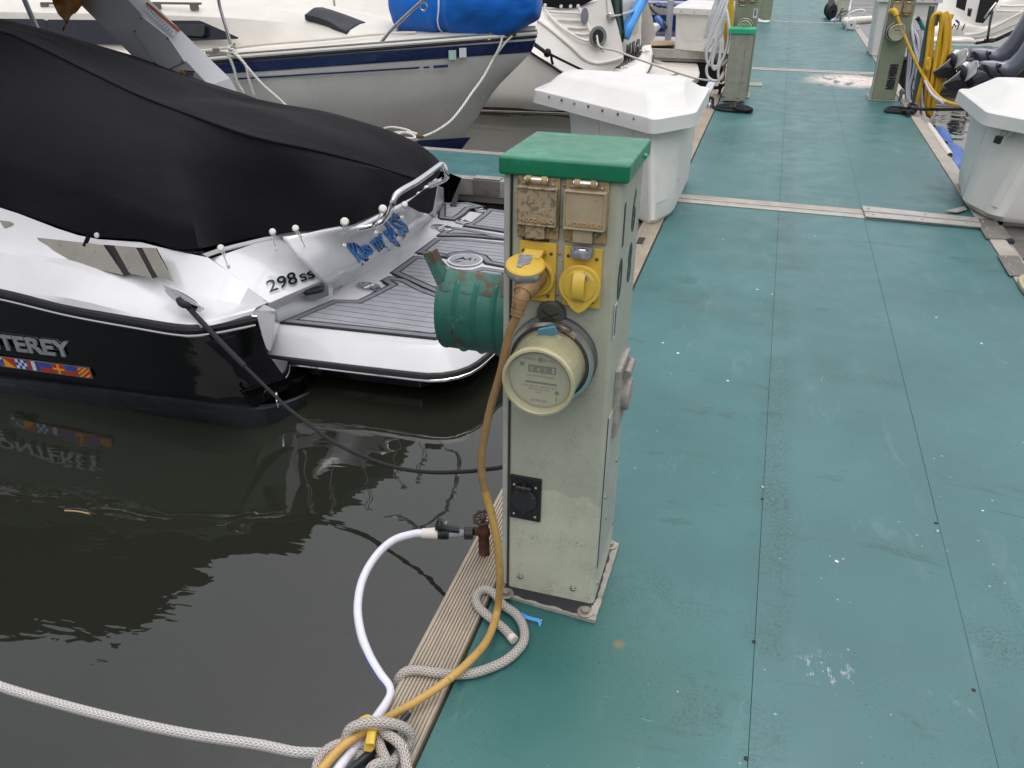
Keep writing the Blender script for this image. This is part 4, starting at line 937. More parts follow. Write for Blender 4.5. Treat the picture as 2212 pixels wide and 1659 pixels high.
# hull lettering and the strip of signal flags
pe, pl = py_(*c6(557, 1207), 2.730), py_(*c6(60, 1150), 2.730)
ax = (pe-pl); ax.y = 0; ax.normalize(); up = (V((0, 0, 1)) - ax*ax.z).normalized()
F = frame(pe, ax, up)
m = MB(); text('MONTEREY', m, .112, F @ Matrix.Translation((-.86, -.002, 0)), .004, xs=1.36, bold=.003, shear=.0); m.build('name_lettering', K['text_silver'], sb)
fe, fl_ = py_(*c6(622, 1346), 2.748), py_(*c6(0, 1262), 2.748)
ax = (fe-fl_); ax.y = 0; ax.normalize(); F = frame(fe, ax, (V((0, 0, 1)) - ax*ax.z).normalized())
hgt = (py_(*c6(620, 1278), 2.748)-fe).length; pw = (py_(*c6(620, 1300), 2.748)-py_(*c6(538, 1300), 2.748)).length
m = MB(); m.box((-pw*4-.002, hgt/2, 0), (pw*8+.008, hgt, .006), .001, F); fs_ = m.build('flag_strip', K['alu_dark'], sb)
def flag(i, parts):
    x0 = -pw*(i+1)+.003; w_, h_ = pw-.006, hgt-.010
    for col, poly in parts:
        m = MB(); m.prism([(x0+w_*a, .005+h_*b) for a, b in poly], .003, .0042 + (.0006 if col == 'flag_yellow' and len(poly) == 4 and i in (0, 2) else 0), 0, F); m.build('flag', K[col], fs_)
q = lambda a, b, c, d: [(a, b), (c, b), (c, d), (a, d)]
flag(0, [('flag_red', q(0, 0, 1, 1)), ('flag_yellow', [(0, .0), (.2, 0), (1, .75), (1, .95)]), ('flag_yellow', [(0, .4), (0, .2), (.85, 1), (.6, 1)]), ('flag_yellow', [(.5, 0), (.75, 0), (1, .25), (1, .45)]), ('flag_yellow', [(0, .8), (0, .6), (.4, 1), (.2, 1)])])
flag(1, [('flag_blue', q(0, .5, 1, 1)), ('flag_red', q(0, 0, 1, .5))])
flag(2, [('flag_red', q(0, 0, 1, 1)), ('flag_yellow', q(0, .4, 1, .6)), ('flag_yellow', q(.4, 0, .6, .4)), ('flag_yellow', q(.4, .6, .6, 1))])
flag(3, [('flag_blue', q(0, .5, 1, 1)), ('flag_red', q(0, 0, 1, .5))])
flag(4, [('flag_red', q(0, 0, .33, 1)), ('flag_white', q(.33, 0, .66, 1)), ('flag_blue', q(.66, 0, 1, 1))])
flag(5, [('flag_blue' if (a+b) % 2 else 'flag_white', q(a/4, b/3, (a+1)/4, (b+1)/3)) for a in range(4) for b in range(3)])
flag(6, [('flag_yellow', [(0, 0), (1, 0), (0, 1)]), ('flag_red', [(1, 0), (1, 1), (0, 1)])])
flag(7, [('flag_blue', [(0, .2), (.3, .5), (0, .8)]), ('flag_blue', [(1, .2), (1, .8), (.7, .5)]), ('flag_blue', [(.2, 0), (.8, 0), (.5, .35)]), ('flag_blue', [(.2, 1), (.5, .65), (.8, 1)]), ('flag_white', [(0, 0), (.12, 0), (1, .88), (1, 1), (.88, 1), (0, .12)])])

# canvas cover: rows from the hem up over the ridge to the far side
hem = [(0, 447, 3.03), (94, 478, 3.03), (187, 508, 3.03), (258, 515, 3.03), (322, 520, 3.045), (374, 538, 3.05), (419, 538, 3.07)]
H = [V((-8.2, 3.9, .75)), V((-7, 3.25, .72)), V((-6, 3.05, .66)), V((-5, 3.0, .58)), V((-4.2, 3.0, .50))] + [py_(*p) for p in hem]
aft = [(445, 534, .28), (490, 525, .235), (540, 515, .225), (590, 507, .225), (640, 500, .24), (700, 496, .265), (754, 488, .28), (797, 470, .285), (834, 453, .285), (883, 433, .285), (916, 411, .285), (938, 388, .29), (950, 368, .30)]
H += [pz(*p) for p in aft]
ridge = [(0, 40), (100, 65), (250, 119), (400, 169), (500, 200), (600, 223), (700, 240), (780, 262), (850, 285), (905, 312), (940, 338), (951, 352)]
RY = [4.3, 4.3, 4.3, 4.3, 4.3, 4.32, 4.38, 4.46, 4.56, 4.7, 4.84, 4.95]
G = [V((-8.35, 4.3, .80)), V((-7.4, 4.3, 1.05)), V((-6.4, 4.3, 1.22)), V((-5.4, 4.3, 1.24)), V((-4.9, 4.3, 1.21))] + [py_(*p, y) for p, y in zip(ridge, RY)]
NU = 110; Hc = catmull(H, NU); Gc = catmull(G, NU)
def bulge(t, k): return k
seam = [(0, 70, 3.6), (74, 98, 3.6), (191, 155, 3.6), (300, 207, 3.6), (436, 259, 3.6), (548, 297, 3.64), (685, 327, 3.78), (794, 355, 3.98), (876, 380, 4.25), (915, 386, 4.5), (940, 372, 4.7), (950, 362, 4.82)]
SM = [V((-8.3, 4.1, .78)), V((-7.2, 3.8, .96)), V((-6.2, 3.65, 1.06)), V((-5.2, 3.6, 1.12)), V((-4.6, 3.6, 1.13))] + [py_(*p) for p in seam]
Sc = catmull(SM, NU)
def mixrow(A, B, hy, hz): return [V((a.x+(b.x-a.x)*hy, a.y+(b.y-a.y)*hy, a.z+(b.z-a.z)*hz)) for a, b in zip(A, B)]
rows = [Hc, mixrow(Hc, Sc, .02, .20), mixrow(Hc, Sc, .14, .44), mixrow(Hc, Sc, .42, .70), mixrow(Hc, Sc, .74, .88), Sc]
rowsU = [Sc, mixrow(Sc, Gc, .3, .46), mixrow(Sc, Gc, .65, .80), Gc]
far = []
for fy, fz in ((.35, .93), (.7, .72), (1, .35), (1.04, .0)):
    r = []
    for i, (a, b) in enumerate(zip(Hc, Gc)):
        s = i/(NU-1); ye = 5.45 - max(0, s-.72)/.28*.35
        r.append(V((b.x - .7*fy*max(0, s-.72)/.28, b.y + (ye-b.y)*fy if ye > b.y else b.y+.05*fy, min(max(.28, a.z*.9) + (b.z-max(.28, a.z*.9))*fz, b.z - .32*abs((ye-b.y)*fy)))))
    far.append(r)
from mathutils import noise as _mn
def wrinkle(p, u, v):
    if v < .02: return p
    w_ = min(1, v*6)*min(1, (1-v)*8)
    a = .012*_mn.noise(V((p.x*.9+p.y*2.1, p.y*1.1-p.z*2, p.z*2.4)))
    b = .060*max(0, _mn.noise(V((p.x*.5 + p.z*1.2, (p.z*3.6 + p.y*1.5 + p.x*.8), 3.1))) - .05)
    st = max(0, (u-.55)/.45); c = .024*st*math.sin(16*p.z + 9*p.x + 5*_mn.noise(p*1.3))
    return p + V((.1, -.45, 1))*((a + b + c)*w_)
m = MB(); m.surf(rows, NU, 60, wrinkle); m.surf(rowsU, NU, 24, lambda p, u, v: wrinkle(p, u, v) if .02 < v < .98 else p); m.grid([Gc] + far)
m.build('canvas_cover', K['cover'], sb, smooth=60, solid=.004)
m = MB(); m.tube([p+V((0, -.003, .004)) for p in Sc], .006, 6); m.build('cover_seam', K['cover'], sb)
m = MB(); m.poly3([pz(*c7(1330, 462), .36), pz(*c7(1440, 520), .20), pz(*c7(1525, 538), .15), pz(*c7(1560, 505), .18), pz(*c7(1600, 282), .40), pz(*c7(1500, 330), .41)], .012, .002); m.build('cover_flap', K['cover'], sb)
# white piping under the hem
m = MB(); m.tube([pz(*c6(1360, 525), .25), pz(*c6(1500, 480), .215), pz(*c6(1830, 400), .205), pz(*c7(330, 705), .205), pz(*c7(640, 695), .23), pz(*c7(900, 652), .26), pz(*c7(1060, 575), .285), pz(*c7(1200, 505), .285), pz(*c7(1350, 425), .28), pz(*c7(1480, 330), .28), pz(*c7(1580, 240), .28)], .012, 8, 60); m.build('coaming_edge', K['white_gel'], sb)
m = MB(); m.tube([py_(*c6(592, 395), 2.99), py_(*c6(578, 430), 2.965), py_(*c6(566, 462), 2.95)], .016, 6, 6, flat=.4); m.build('cover_strap', K['cover'], sb)
m = MB(); m.lathe([(.013, 0), (.012, .006), (0, .008)], 14, axis_frame(py_(*c6(650, 385), 2.99), (0, -1, .2))); m.build('snap', K['knob_white'], sb)
# knobs with elastic loops
for kx, ky, ex, ey, cf, z in ((790, 605, 788, 802, c7, .43), (362, 662, 446, 822, c7, .41), (162, 692, 190, 832, c7, .40), (1480, 470, 1522, 575, c6, .34), (1122, 492, 1066, 690, c7, .44), (1312, 455, 1290, 560, c7, .42), (1440, 370, 1408, 462, c7, .41), (1505, 312, 1508, 372, c7, .40)):
    k0 = pz(*cf(kx, ky), z-.06); e0 = pz(*cf(ex, ey), z-.22 if cf is c7 and kx < 1200 else z-.15); tc_ = (CAM-k0).normalized(); k0 = k0 + tc_*.09; e0 = e0 + tc_*.05
    m = MB(); big = .021 if (kx, cf) in ((790, c7), (1122, c7)) else .0165
    m.lathe([(big*.6, -.012), (big, -.004), (big, .004), (big*.7, .012), (0, .014)], 16, axis_frame(k0, (.5, -.75, .45))); kn = m.build('toggle_knob', K['knob_white'], sb)
    m = MB(); m.tube([k0+V((-.008, 0, -.01)), k0.lerp(e0, .5)+V((-.006, 0, .01)), e0], .0032, 6, 10); m.tube([k0+V((.010, 0, -.01)), k0.lerp(e0, .45)+V((.010, 0, 0)), k0.lerp(e0, .5)], .0032, 6, 8); m.build('elastic_cord', K['knob_white'], kn)
    m = MB(); m.tube([e0, e0+(e0-k0).normalized()*.03], .009, 8); m.build('cord_end', K['knob_white'], kn)
# transom wall with lettering
def rowz(pts, z): return [pz(*c7(x, y), z) for x, y in pts]
TW = [rowz([(640, 1235), (860, 1140), (1080, 1010), (1290, 850), (1470, 670), (1570, 560)], -.165),
      rowz([(610, 1190), (830, 1090), (1040, 965), (1245, 810), (1425, 650), (1530, 575)], -.09),
      rowz([(600, 1130), (800, 1030), (985, 905), (1190, 780), (1375, 615), (1500, 560)], .0),
      rowz([(430, 950), (640, 880), (830, 780), (1030, 680), (1230, 520), (1420, 430)], .15),
      rowz([(250, 735), (500, 700), (760, 670), (985, 590), (1220, 480), (1440, 350)], .27)]
m = MB(); m.surf(TW, 50, 24); m.build('transom', K['white_gel'], sb, solid=.02)
assert m.v
from mathutils.bvhtree import BVHTree
TB = BVHTree.FromPolygons([tuple(v) for v in m.v], m.f)
def c2d(P, n): return [(p.x, p.y) for p in catmull([V((x, y, 0)) for x, y in P], n)]
BL = c2d([(915, 965), (990, 905), (1070, 850), (1170, 775), (1255, 752), (1340, 650)], 60); TLn = c2d([(790, 792), (905, 775), (1000, 735), (1075, 660), (1150, 590), (1228, 522)], 60)
for dx, mat_, off_, bold_, nm in ((14, 'text_black', .008, .065, 'boat_name_shadow'), (0, 'text_blue', .016, .026, 'boat_name')):
    tmp = MB(); text('Kiss my gASS', tmp, 1.0, None, 0, shear=.1, bold=bold_); wd_ = max(v.x for v in tmp.v); vs = []
    for v in tmp.v:
        t = min(max(v.x/wd_, 0), .9999)*59; i = int(t); r = t-i; h_ = v.y/.72
        bx_, by_ = (BL[i][k]*(1-r)+BL[i+1][k]*r for k in (0, 1)); tx_, ty_ = (TLn[i][k]*(1-r)+TLn[i+1][k]*r for k in (0, 1))
        px, py = bx_+(tx_-bx_)*h_+dx, by_+(ty_-by_)*h_+dx*.6
        rd = _ray(*c7(px, py)).normalized(); hit, nn, _, _ = TB.ray_cast(CAM, rd)
        if hit is None: hit = pz(*c7(px, py), .1)
        vs.append(hit - rd*off_)
    m = MB(); m.add(vs, tmp.f); m.build(nm, K[mat_], sb, smooth=0)
# engine hatch with its badge
HT = [pz(*c6(1392, 540), .20), pz(*c6(1800, 832), .0), pz(*c6(2205, 655), .0), pz(*c6(1850, 392), .205)]
pn = (HT[1]-HT[0]).cross(HT[3]-HT[0]).normalized(); pn = pn if pn.z > 0 else -pn
def onp(px, py, cf=c6, off=0.0):
    r = _ray(*cf(px, py)); o = HT[1] + pn*off; return CAM + r*((o-CAM).dot(pn)/r.dot(pn))
m = MB(); ce = [R4[-3], R4[-2], R4[-1]]; cb_ = [onp(x, y, off=-.03) for x, y in ((1150, 400), (1372, 525), (1795, 850))]
m.grid([catmull(ce, 16), catmull([a.lerp(b, .5) for a, b in zip(ce, cb_)], 16), catmull(cb_, 16)]); m.build('coaming_side', K['white_gel'], sb)
m = MB(); m.poly3([onp(x, y, off=-.040) for x, y in ((1368, 540), (1782, 846), (1808, 856), (2222, 684), (2230, 655), (1870, 380), (1500, 420))], .01); m.build('hatch_gap', K['rubber'], sb)  # dark slab standing in for the gap and shadow under the hatch
m = MB(); m.poly3([onp(x, y) for x, y in ((1385, 548), (1790, 832), (1800, 838), (1815, 836), (2200, 668), (2208, 655), (1870, 395), (1840, 392))], .045, .006); ha = m.build('engine_hatch', K['white_gel'], sb)
m = MB(); m.tube([onp(x, y, off=-.006) for x, y in ((1382, 550), (1500, 632), (1650, 738), (1786, 834))], .0065, 6, 20); m.tube([onp(x, y, off=-.052) for x, y in ((1790, 842), (1820, 846), (2010, 760), (2206, 676))], .009, 6, 20); m.build('hatch_gap_shade', K['rubber'], ha)  # dark tubes drawn as the shaded gap along the hatch edges
m = MB(); m.poly3([onp(x, y, off=-.012) for x, y in ((1860, 380), (2190, 625), (2205, 605), (2190, 580), (1960, 395), (1920, 375))], .03, .004); m.build('hatch_side', K['white_gel'], ha)
def qtext(s, q4, mat, nm, ext=.002, off=.001, bold=.0, half=None):
    P = [onp(x, y, off=off) for x, y in q4]; tmp = MB(); text(s, tmp, 1.0, None, .0, bold=bold); wd_ = max(v.x for v in tmp.v); x0_ = min(v.x for v in tmp.v)
    m = MB(); vs = []
    for v in tmp.v:
        u = (v.x-x0_)/(wd_-x0_); t = v.y/.72
        vs.append(P[0].lerp(P[1], u).lerp(P[3].lerp(P[2], u), t) + pn*(ext if 0 else 0))
    k = len(vs); m.add(vs, tmp.f); m.build(nm, K[mat], ha, smooth=0)
for q4, s_ in ((((1806, 765), (1998, 700), (1972, 622), (1778, 690)), '298'), (((2018, 694), (2112, 664), (2094, 618), (1999, 648)), 'SS')):
    qtext(s_, [(x+3, y+9) for x, y in q4], 'text_silver', 'badge_edge', off=.003, bold=.05); qtext(s_, q4, 'text_dark', 'badge', off=.006, bold=.008)
m = MB(); m.poly3([onp(x, y, off=-.03) for x, y in ((2038, 752), (2060, 770), (2175, 745), (2180, 718), (2090, 730))], .03, .004); m.build('hatch_latch', K['black_plastic'], ha)
# white moulding below the hatch down to the platform
m = MB(); g0 = [pz(*c6(1360, 530), .235), pz(*c6(1560, 680), .1), pz(*c6(1790, 848), .0), pz(*c6(1815, 868), -.02)]
m.grid([[onp(x, y, off=-.05) for x, y in ((1330, 500), (1560, 690), (1795, 855), (2215, 672))], [pz(*c6(x, y), z) for x, y, z in ((1350, 530, .15), (1600, 740, .0), (1830, 892, -.09), (2230, 705, -.09))], [pz(*c6(x, y), -.152) for x, y in ((1500, 700), (1700, 850), (1872, 982), (2230, 800))]]); m.build('hatch_surround', K['white_gel'], sb, solid=.02)
m = MB(); m.poly3([pz(*c6(2040, 775), -.04), pz(*c6(2090, 830), -.11), pz(*c6(2205, 790), -.11), pz(*c6(2200, 715), -.03)], .02, .003); m.build('hatch_pocket', K['pad_grey'], sb)
# swim platform
PZ = -.15
bot = [(-2.26, 3.19), (-1.5, 3.235), (-1.36, 3.26), (-1.25, 3.36), (-1.20, 3.55), (-1.12, 4.3), (-1.20, 5.1), (-1.30, 5.45), (-1.5, 5.55), (-2.3, 5.58)]
top_ = [(-2.29, 3.28), (-1.5, 3.335), (-1.40, 3.355), (-1.31, 3.43), (-1.27, 3.60), (-1.20, 4.3), (-1.27, 5.05), (-1.36, 5.36), (-1.5, 5.46), (-2.3, 5.49)]
def ring(P, z): return catmull([V((x, y, z)) for x, y in P], 60)
m = MB(); m.grid([ring(top_, PZ-.002), ring([(a[0]*.3+b[0]*.7, a[1]*.3+b[1]*.7) for a, b in zip(bot, top_)], PZ-.022), ring(bot, -.252), ring(bot, -.275)])
tp = ring(top_, PZ-.002); m.add(tp + [V((-2.35, 5.49, PZ-.002)), V((-2.35, 3.28, PZ-.002))], [tuple(range(62))]); b2 = ring(bot, -.275); m.add(b2, [tuple(range(60))])
plat = m.build('swim_platform', K['white_gel'], sb, smooth=30)
m = MB(); m.tube([V((x, y, -.272)) for x, y in bot], .017, 8, 60); m.build('platform_moulding', K['rubber'], sb)
m = MB(); m.tube([V((x + (-.0 if x < -1.4 else .012), y - (.014 if y < 4 else -.014), -.288)) for x, y in bot], .008, 8, 60); m.build('platform_strip', K['chrome'], sb)
m = MB(); m.prism([(-2.2, 3.32), (-1.5, 3.36), (-1.3, 3.6), (-1.25, 4.3), (-1.3, 5.1), (-1.5, 5.4), (-2.2, 5.4)], -.42, -.276, .01); m.build('platform_underside', K['black_hull'], sb)
# foam pads: dark base with separate planks
def clip(poly, f):
    out = []
    for p, q in zip(poly, poly[1:]+poly[:1]):
        a, b = f(p), f(q)
        if a >= 0: out.append(p)
        if (a >= 0) != (b >= 0): t = a/(a-b); out.append((p[0]+(q[0]-p[0])*t, p[1]+(q[1]-p[1])*t))
    return out
def inset(poly, d):
    n = len(poly); A = sum(p[0]*q[1]-q[0]*p[1] for p, q in zip(poly, poly[1:]+poly[:1])); s = 1 if A > 0 else -1; out = []
    for i in range(n):
        p, a, b = V(poly[i]).to_2d() if 0 else Vector(poly[i]), Vector(poly[i-1]), Vector(poly[(i+1) % n])
        n1 = Vector((-(p-a).y, (p-a).x)).normalized()*s; n2 = Vector((-(b-p).y, (b-p).x)).normalized()*s
        k = (n1+n2); k = k/max(.35, k.length_squared)*2; o = p + k*d*1.0; out.append((o.x, o.y))
    return out
def pad(px, world=()):
    P = [tuple(pz(*c7(x, y), PZ)[:2]) for x, y in px] + list(world)
    m = MB(); m.prism(P, PZ+.001, PZ+.006, 0); base = m.build('foam_pad', K['pad_black'], plat)
    m = MB(); I1 = inset(P, .014); I2 = inset(P, .046); I3 = inset(P, .058)
    for i in range(len(P)):
        j = (i+1) % len(P); m.prism([I1[i], I1[j], I2[j], I2[i]], PZ+.0062, PZ+.009)
    m.build('pad_border', K['pad_border'], base)
    ys = [p[1] for p in I3]; y = math.floor(min(ys)/.0585)*.0585
    while y < max(ys):
        Q = clip(clip(I3, lambda p: p[1]-(y+.003)), lambda p: (y+.0555)-p[1])
        if len(Q) >= 3:
            ar = abs(sum(p[0]*q_[1]-q_[0]*p[1] for p, q_ in zip(Q, Q[1:]+Q[:1])))/2
            if ar > 2e-4: m = MB(); m.prism(Q, PZ+.0062, PZ+.0095); m.build('plank', K['pad_grey'], base, smooth=0)
        y += .0585
    return base
pad([(215, 1492), (690, 1290), (905, 1292), (1045, 1225), (1160, 1165), (1095, 1125), (1175, 1085), (1330, 1110), (1480, 1190), (1700, 1270), (2100, 1390)], [(-1.33, 3.62), (-1.42, 3.40)])
pad([(1180, 1058), (1392, 905), (1560, 925), (1650, 955), (1690, 1000), (1780, 1030), (1900, 1030), (1990, 1005), (2250, 1045)], [(-1.27, 4.05), (-1.30, 3.75)])
pad([(1395, 885), (1575, 752), (1830, 757), (2260, 800)], [(-1.25, 4.75)] + [tuple(pz(*c7(x, y), PZ)[:2]) for x, y in ((2240, 1020), (2010, 975), (1960, 925), (1860, 895), (1760, 905), (1690, 930), (1560, 905))])
pad([(1580, 738), (1645, 690), (1740, 655), (1900, 680), (2250, 745), (2250, 775), (1850, 740)])
pad([(1606, 445), (1870, 440), (2025, 478), (1890, 500), (1850, 540), (1800, 575), (1750, 600), (1600, 582)])
pad([(2040, 492), (2250, 520), (2260, 715), (1815, 648), (1905, 605), (1960, 560)])
lc = pz(*c7(1840, 947), PZ); rx = (pz(*c7(1975, 955), PZ)-lc).length
m = MB(); T = Matrix.Translation((lc.x, lc.y, PZ)); m.lathe([(rx*1.12, .006), (rx*1.12, .0105), (0, .0105)], 36, T); lb = m.build('logo_ring', K['white_gel'], plat)
m = MB(); m.lathe([(rx, .0105), (rx, .012), (0, .012)], 36, T); m.build('logo_pad', K['pad_grey'], lb)
m = MB(); LF2 = T @ Matrix.Translation((0, 0, .0122)) @ Matrix.Rotation(R_(-4), 4, 'Z')
for poly in ([(-.045, -.03), (-.02, .028), (.0, .0), (-.012, -.0)], [(.0, .0), (.022, .03), (.03, -.01), (.012, .005)], [(-.05, -.045), (-.02, -.05), (.0, -.036), (-.03, -.04)], [(.04, .03), (.052, .01), (.05, -.01), (.045, .012)], [(-.015, .005), (.0, -.012), (.012, .004), (.0, -.002)]):
    m.prism([(x*rx/.075, y*rx/.075) for x, y in poly], 0, .0012, 0, LF2)
m.build('logo', K['pad_black'], lb)
for x, y, a, b in ((1000, 1182, .085, .05), (1640, 667, .09, .05), (1975, 513, .055, .03), (1815, 613, .06, .03)):
    p = pz(*c7(x, y), PZ); m = MB(); T = Matrix.Translation((p.x, p.y, PZ+.010)) @ Matrix.Rotation(R_(70), 4, 'Z')
    m.prism([(b*math.cos(t), a*math.sin(t)) for t in [2*math.pi*i/24 for i in range(24)]], -.006, .004, .001, T); m.tube([T @ V((-b*.8, 0, .005)), T @ V((b*.8, 0, .005))], .007, 8)
    hg_ = m.build('platform_hinge', K['chrome'], plat)
    m = MB()
    for t in range(8): q_ = 2*math.pi*t/8+.4; m.lathe([(.006, .004), (.004, .006), (0, .0065)], 8, T @ Matrix.Translation((b*.72*math.cos(q_), a*.72*math.sin(q_), 0)))
    m.build('hinge_screws', K['alu_dark'], hg_)
# white floor between transom and pads, far quarter block
m = MB(); m.prism([tuple(pz(*c7(x, y), PZ)[:2]) for x, y in ((640, 1290), (900, 1300), (1000, 1240), (1180, 1090), (1400, 905), (1600, 735), (1620, 560), (1560, 480), (1250, 700), (850, 1100))], -.20, PZ+.004, .003); m.build('platform_sill', K['white_gel'], sb)
m = MB(); m.poly3([pz(*c7(1580, 560), -.14), pz(*c7(1660, 435), -.14), pz(*c7(1655, 310), .06), pz(*c7(1600, 290), .12)], .06, .006); m.build('quarter_end', K['white_gel'], sb)
# grab rail
rl = [(1040, 645, .40), (1075, 625, .42), (1130, 585, .44), (1180, 520, .48), (1205, 440, .53), (1235, 375, .56), (1290, 330, .57), (1400, 268, .57), (1520, 185, .57), (1605, 122, .57), (1637, 105, .565), (1658, 130, .55), (1678, 195, .51), (1660, 232, .47), (1600, 262, .45), (1530, 288, .43)]
m = MB(); m.tube([pz(*c7(x, y), z) for x, y, z in rl], .0155, 14, 90); m.tube([pz(*c7(905, 668), .40), pz(*c7(980, 655), .40), pz(*c7(1060, 632), .41)], .012, 10, 10, flat=.5); m.build('grab_rail', K['chrome'], sb)
# tower leg on the far side
def tq(x, y, Y): return py_(*c1(x, y), Y)
bA, bB, bC = tq(1085, 480, 4.95), tq(1655, 676, 4.92), tq(1822, 622, 5.06); bD = V((bA.x+.05, 5.2, bA.z))
tA, tB, tC = tq(430, -170, 4.95), tq(860, -165, 4.92), tq(1010, -170, 5.06); tD = V((tA.x+.05, 5.2, tA.z))
lowA, lowB, lowC = bA + V((.22, 0, -.25)), bB + V((.10, 0, -.2)), bC + V((.10, 0, -.2))
m = MB(); secs = [[lowA, lowB, lowC, bD+V((.22, 0, -.25))], [bA, bB, bC, bD], [tA, tB, tC, tD]]
m.grid([s_ for s_ in secs], close_u=True); m.add(secs[2], [(0, 1, 2, 3)]); m.add(secs[0], [(0, 1, 2, 3)]); tw = m.build('tower_leg', K['tower_white'], sb, smooth=20)
m = MB(); gn_ = (bB-bA).cross(tA-bA).normalized(); gn_ = gn_ if gn_.y < 0 else -gn_
def ong(x, y, off): r = _ray(*c1(x, y)); o = bA + gn_*off; return CAM + r*((o-CAM).dot(gn_)/r.dot(gn_))
m = MB(); cp = [ong(x, y, .014) for x, y in ((1110, 122), (1062, 250), (1220, 492), (1316, 556), (1462, 490), (1330, 292))]; m.poly3(cp, .012, .003); pl_ = m.build('tower_panel', K['tower_white'], tw)
for x, y in ((1118, 140), (1066, 246), (1222, 494), (1316, 545), (1443, 488), (1328, 304)):
    m = MB(); m.lathe([(.007, 0), (.006, .004), (0, .005)], 10, axis_frame(ong(x, y, .016), gn_)); m.build('panel_screw', K['alu_dark'], pl_)
fn_ = (bB-tB).cross(bC-tB).normalized(); fn_ = fn_ if fn_.y < 0 else -fn_
def ont(x, y, off): r = _ray(*c1(x, y)); o = bB + fn_*off; return CAM + r*((o-CAM).dot(fn_)/r.dot(fn_))
m = MB(); m.poly3([ont(x, y, .006) for x, y in ((1143, 40), (1372, 290), (1432, 242), (1160, 14))], .004); lbp = m.build('notice_label', K['label_white'], tw)
m = MB(); m.poly3([ont(x, y, .0085) for x, y in ((1152, 28), (1410, 252), (1430, 240), (1166, 14))], .003); m.build('label_stripe', K['label_orange'], lbp)
m = MB()
for i in range(12):
    t = .06+i*.075; a = V((1143, 40, 0)).lerp(V((1372, 290, 0)), t); b = V((1156, 40, 0)).lerp(V((1400, 258, 0)), t); e = a.lerp(b, random.uniform(.65, .9)); a = a.lerp(b, .12)
    m.tube([ont(a.x, a.y, .0075), ont(e.x, e.y, .0075)], .0022, 4)
m.build('label_print', K['ink_grey'], lbp)
m = MB(); m.poly3([ong(x, y, .006) for x, y in ((1418, 547), (1416, 590), (1543, 610), (1545, 562))], .003); ws = m.build('warning_sticker', K['label_white'], tw)
m = MB(); m.poly3([ong(x, y, .011) for x, y in ((1420, 552), (1418, 588), (1456, 594), (1458, 556))], .003); m.build('warning_symbol', K['label_yellow'], ws)
m = MB(); m.poly3([ong(x, y, .011) for x, y in ((1460, 556), (1460, 566), (1540, 574), (1541, 563))], .003); m.build('warning_header', K['label_red'], ws)
m = MB(); m.poly3([ong(x, y, .016) for x, y in ((1439, 562), (1428, 586), (1449, 588))], .002)
for k in range(3): m.tube([ong(1465, 573+k*8, .010), ong(1532, 580+k*8, .010)], .0022, 4)
m.build('warning_print', K['ink_grey'], ws)
m = MB(); m.tube([tq(150, -120, 5.0), tq(195, 0, 5.0), tq(280, 200, 5.0), tq(330, 330, 5.0)], .018, 10); m.build('canopy_pole', K['tower_white'], sb)
# black bimini canvas spread above the canvas, just over the top of the frame
bm_ = [(-4.4, 2.92), (-3.78, 3.25), (-3.45, 3.9), (-3.05, 4.3), (-3.05, 5.3), (-6.6, 5.35), (-6.6, 2.95)]
m = MB(); m.prism(bm_, 1.76, 1.80, .015); m.build('bimini_canvas', K['cover'], sb)
for (x, y), (x2, y2, z2) in (((-6.4, 3.05), (-6.6, 3.05, .6)), ((-6.4, 5.25), (-6.6, 5.25, .6))):
    m = MB(); m.tube([V((x, y, 1.77)), V((x2, y2, z2))], .016, 8); m.build('canopy_pole', K['tower_white'], sb)
# torn tan cloth hanging from the tower
lf_ = [[(420, -60), (540, -60), (690, -50)], [(425, 40), (545, 50), (660, 15)], [(455, 110), (545, 115), (620, 85)], [(487, 160), (525, 165), (560, 130)], [(505, 190), (517, 195), (530, 190)], [(500, 225), (508, 228), (516, 222)], [(503, 262), (507, 264), (511, 260)]]
m = MB(); m.surf([[tq(x, y, 4.86 + .05*math.sin(i*1.3+j)) for j, (x, y) in enumerate(r)] for i, r in enumerate(lf_)], 9, 26, lambda p, u, v: p + V((0, .03*_mn.noise(p*9), .0)))
rag = m.build('torn_rag', K['leaf_tan'], solid=.004); tag(rag, 'torn tan rag hanging from the tower above the black canvas', 'rag')
m = MB(); m.surf([[tq(x, y, 4.88) for x, y in r] for r in ([(520, 160), (535, 160)], [(525, 185), (540, 183)], [(533, 205), (544, 212)])], 4, 8); 
# stern line to the dock
s0 = py_(*c6(1245, 850), 2.79); e0 = pz(1088, 1008, .0); pln = (e0-s0); pln.z = 0; nrm = V((pln.y, -pln.x, 0)).normalized()
def onv(px, py): r = _ray(px, py); return CAM + r*((s0-CAM).dot(nrm)/r.dot(nrm))
sl_ = thing('stern_line', 'thin black line running from the speedboat cleat over the water to the dock', 'rope', s0)
LP_ = [onv(*c6(1245, 850)), onv(*c6(1370, 985)), onv(*c6(1482, 1105)), onv(*c6(1640, 1265)), onv(*c6(1800, 1420)), onv(*c6(1930, 1545)), onv(*c6(2080, 1658)), onv(720, 955), onv(790, 988), onv(855, 1010), onv(930, 1020), onv(1000, 1019), onv(1050, 1014), e0, e0+V((.06, .06, .01))]
m = MB(); m.tube(LP_[:4], .0125, 10, 24); m.build('spliced_eye', K['black_rope'], sl_)
m = MB(); m.tube(LP_[3:], .0078, 10, 90); m.build('line', K['black_rope'], sl_)
m = MB(); m.tube([s0+V((-.03, 0, .02)), s0+V((0, -.02, .01)), s0+V((.03, 0, -.0))], .016, 10, 10); m.build('eye_turn', K['black_rope'], sl_)
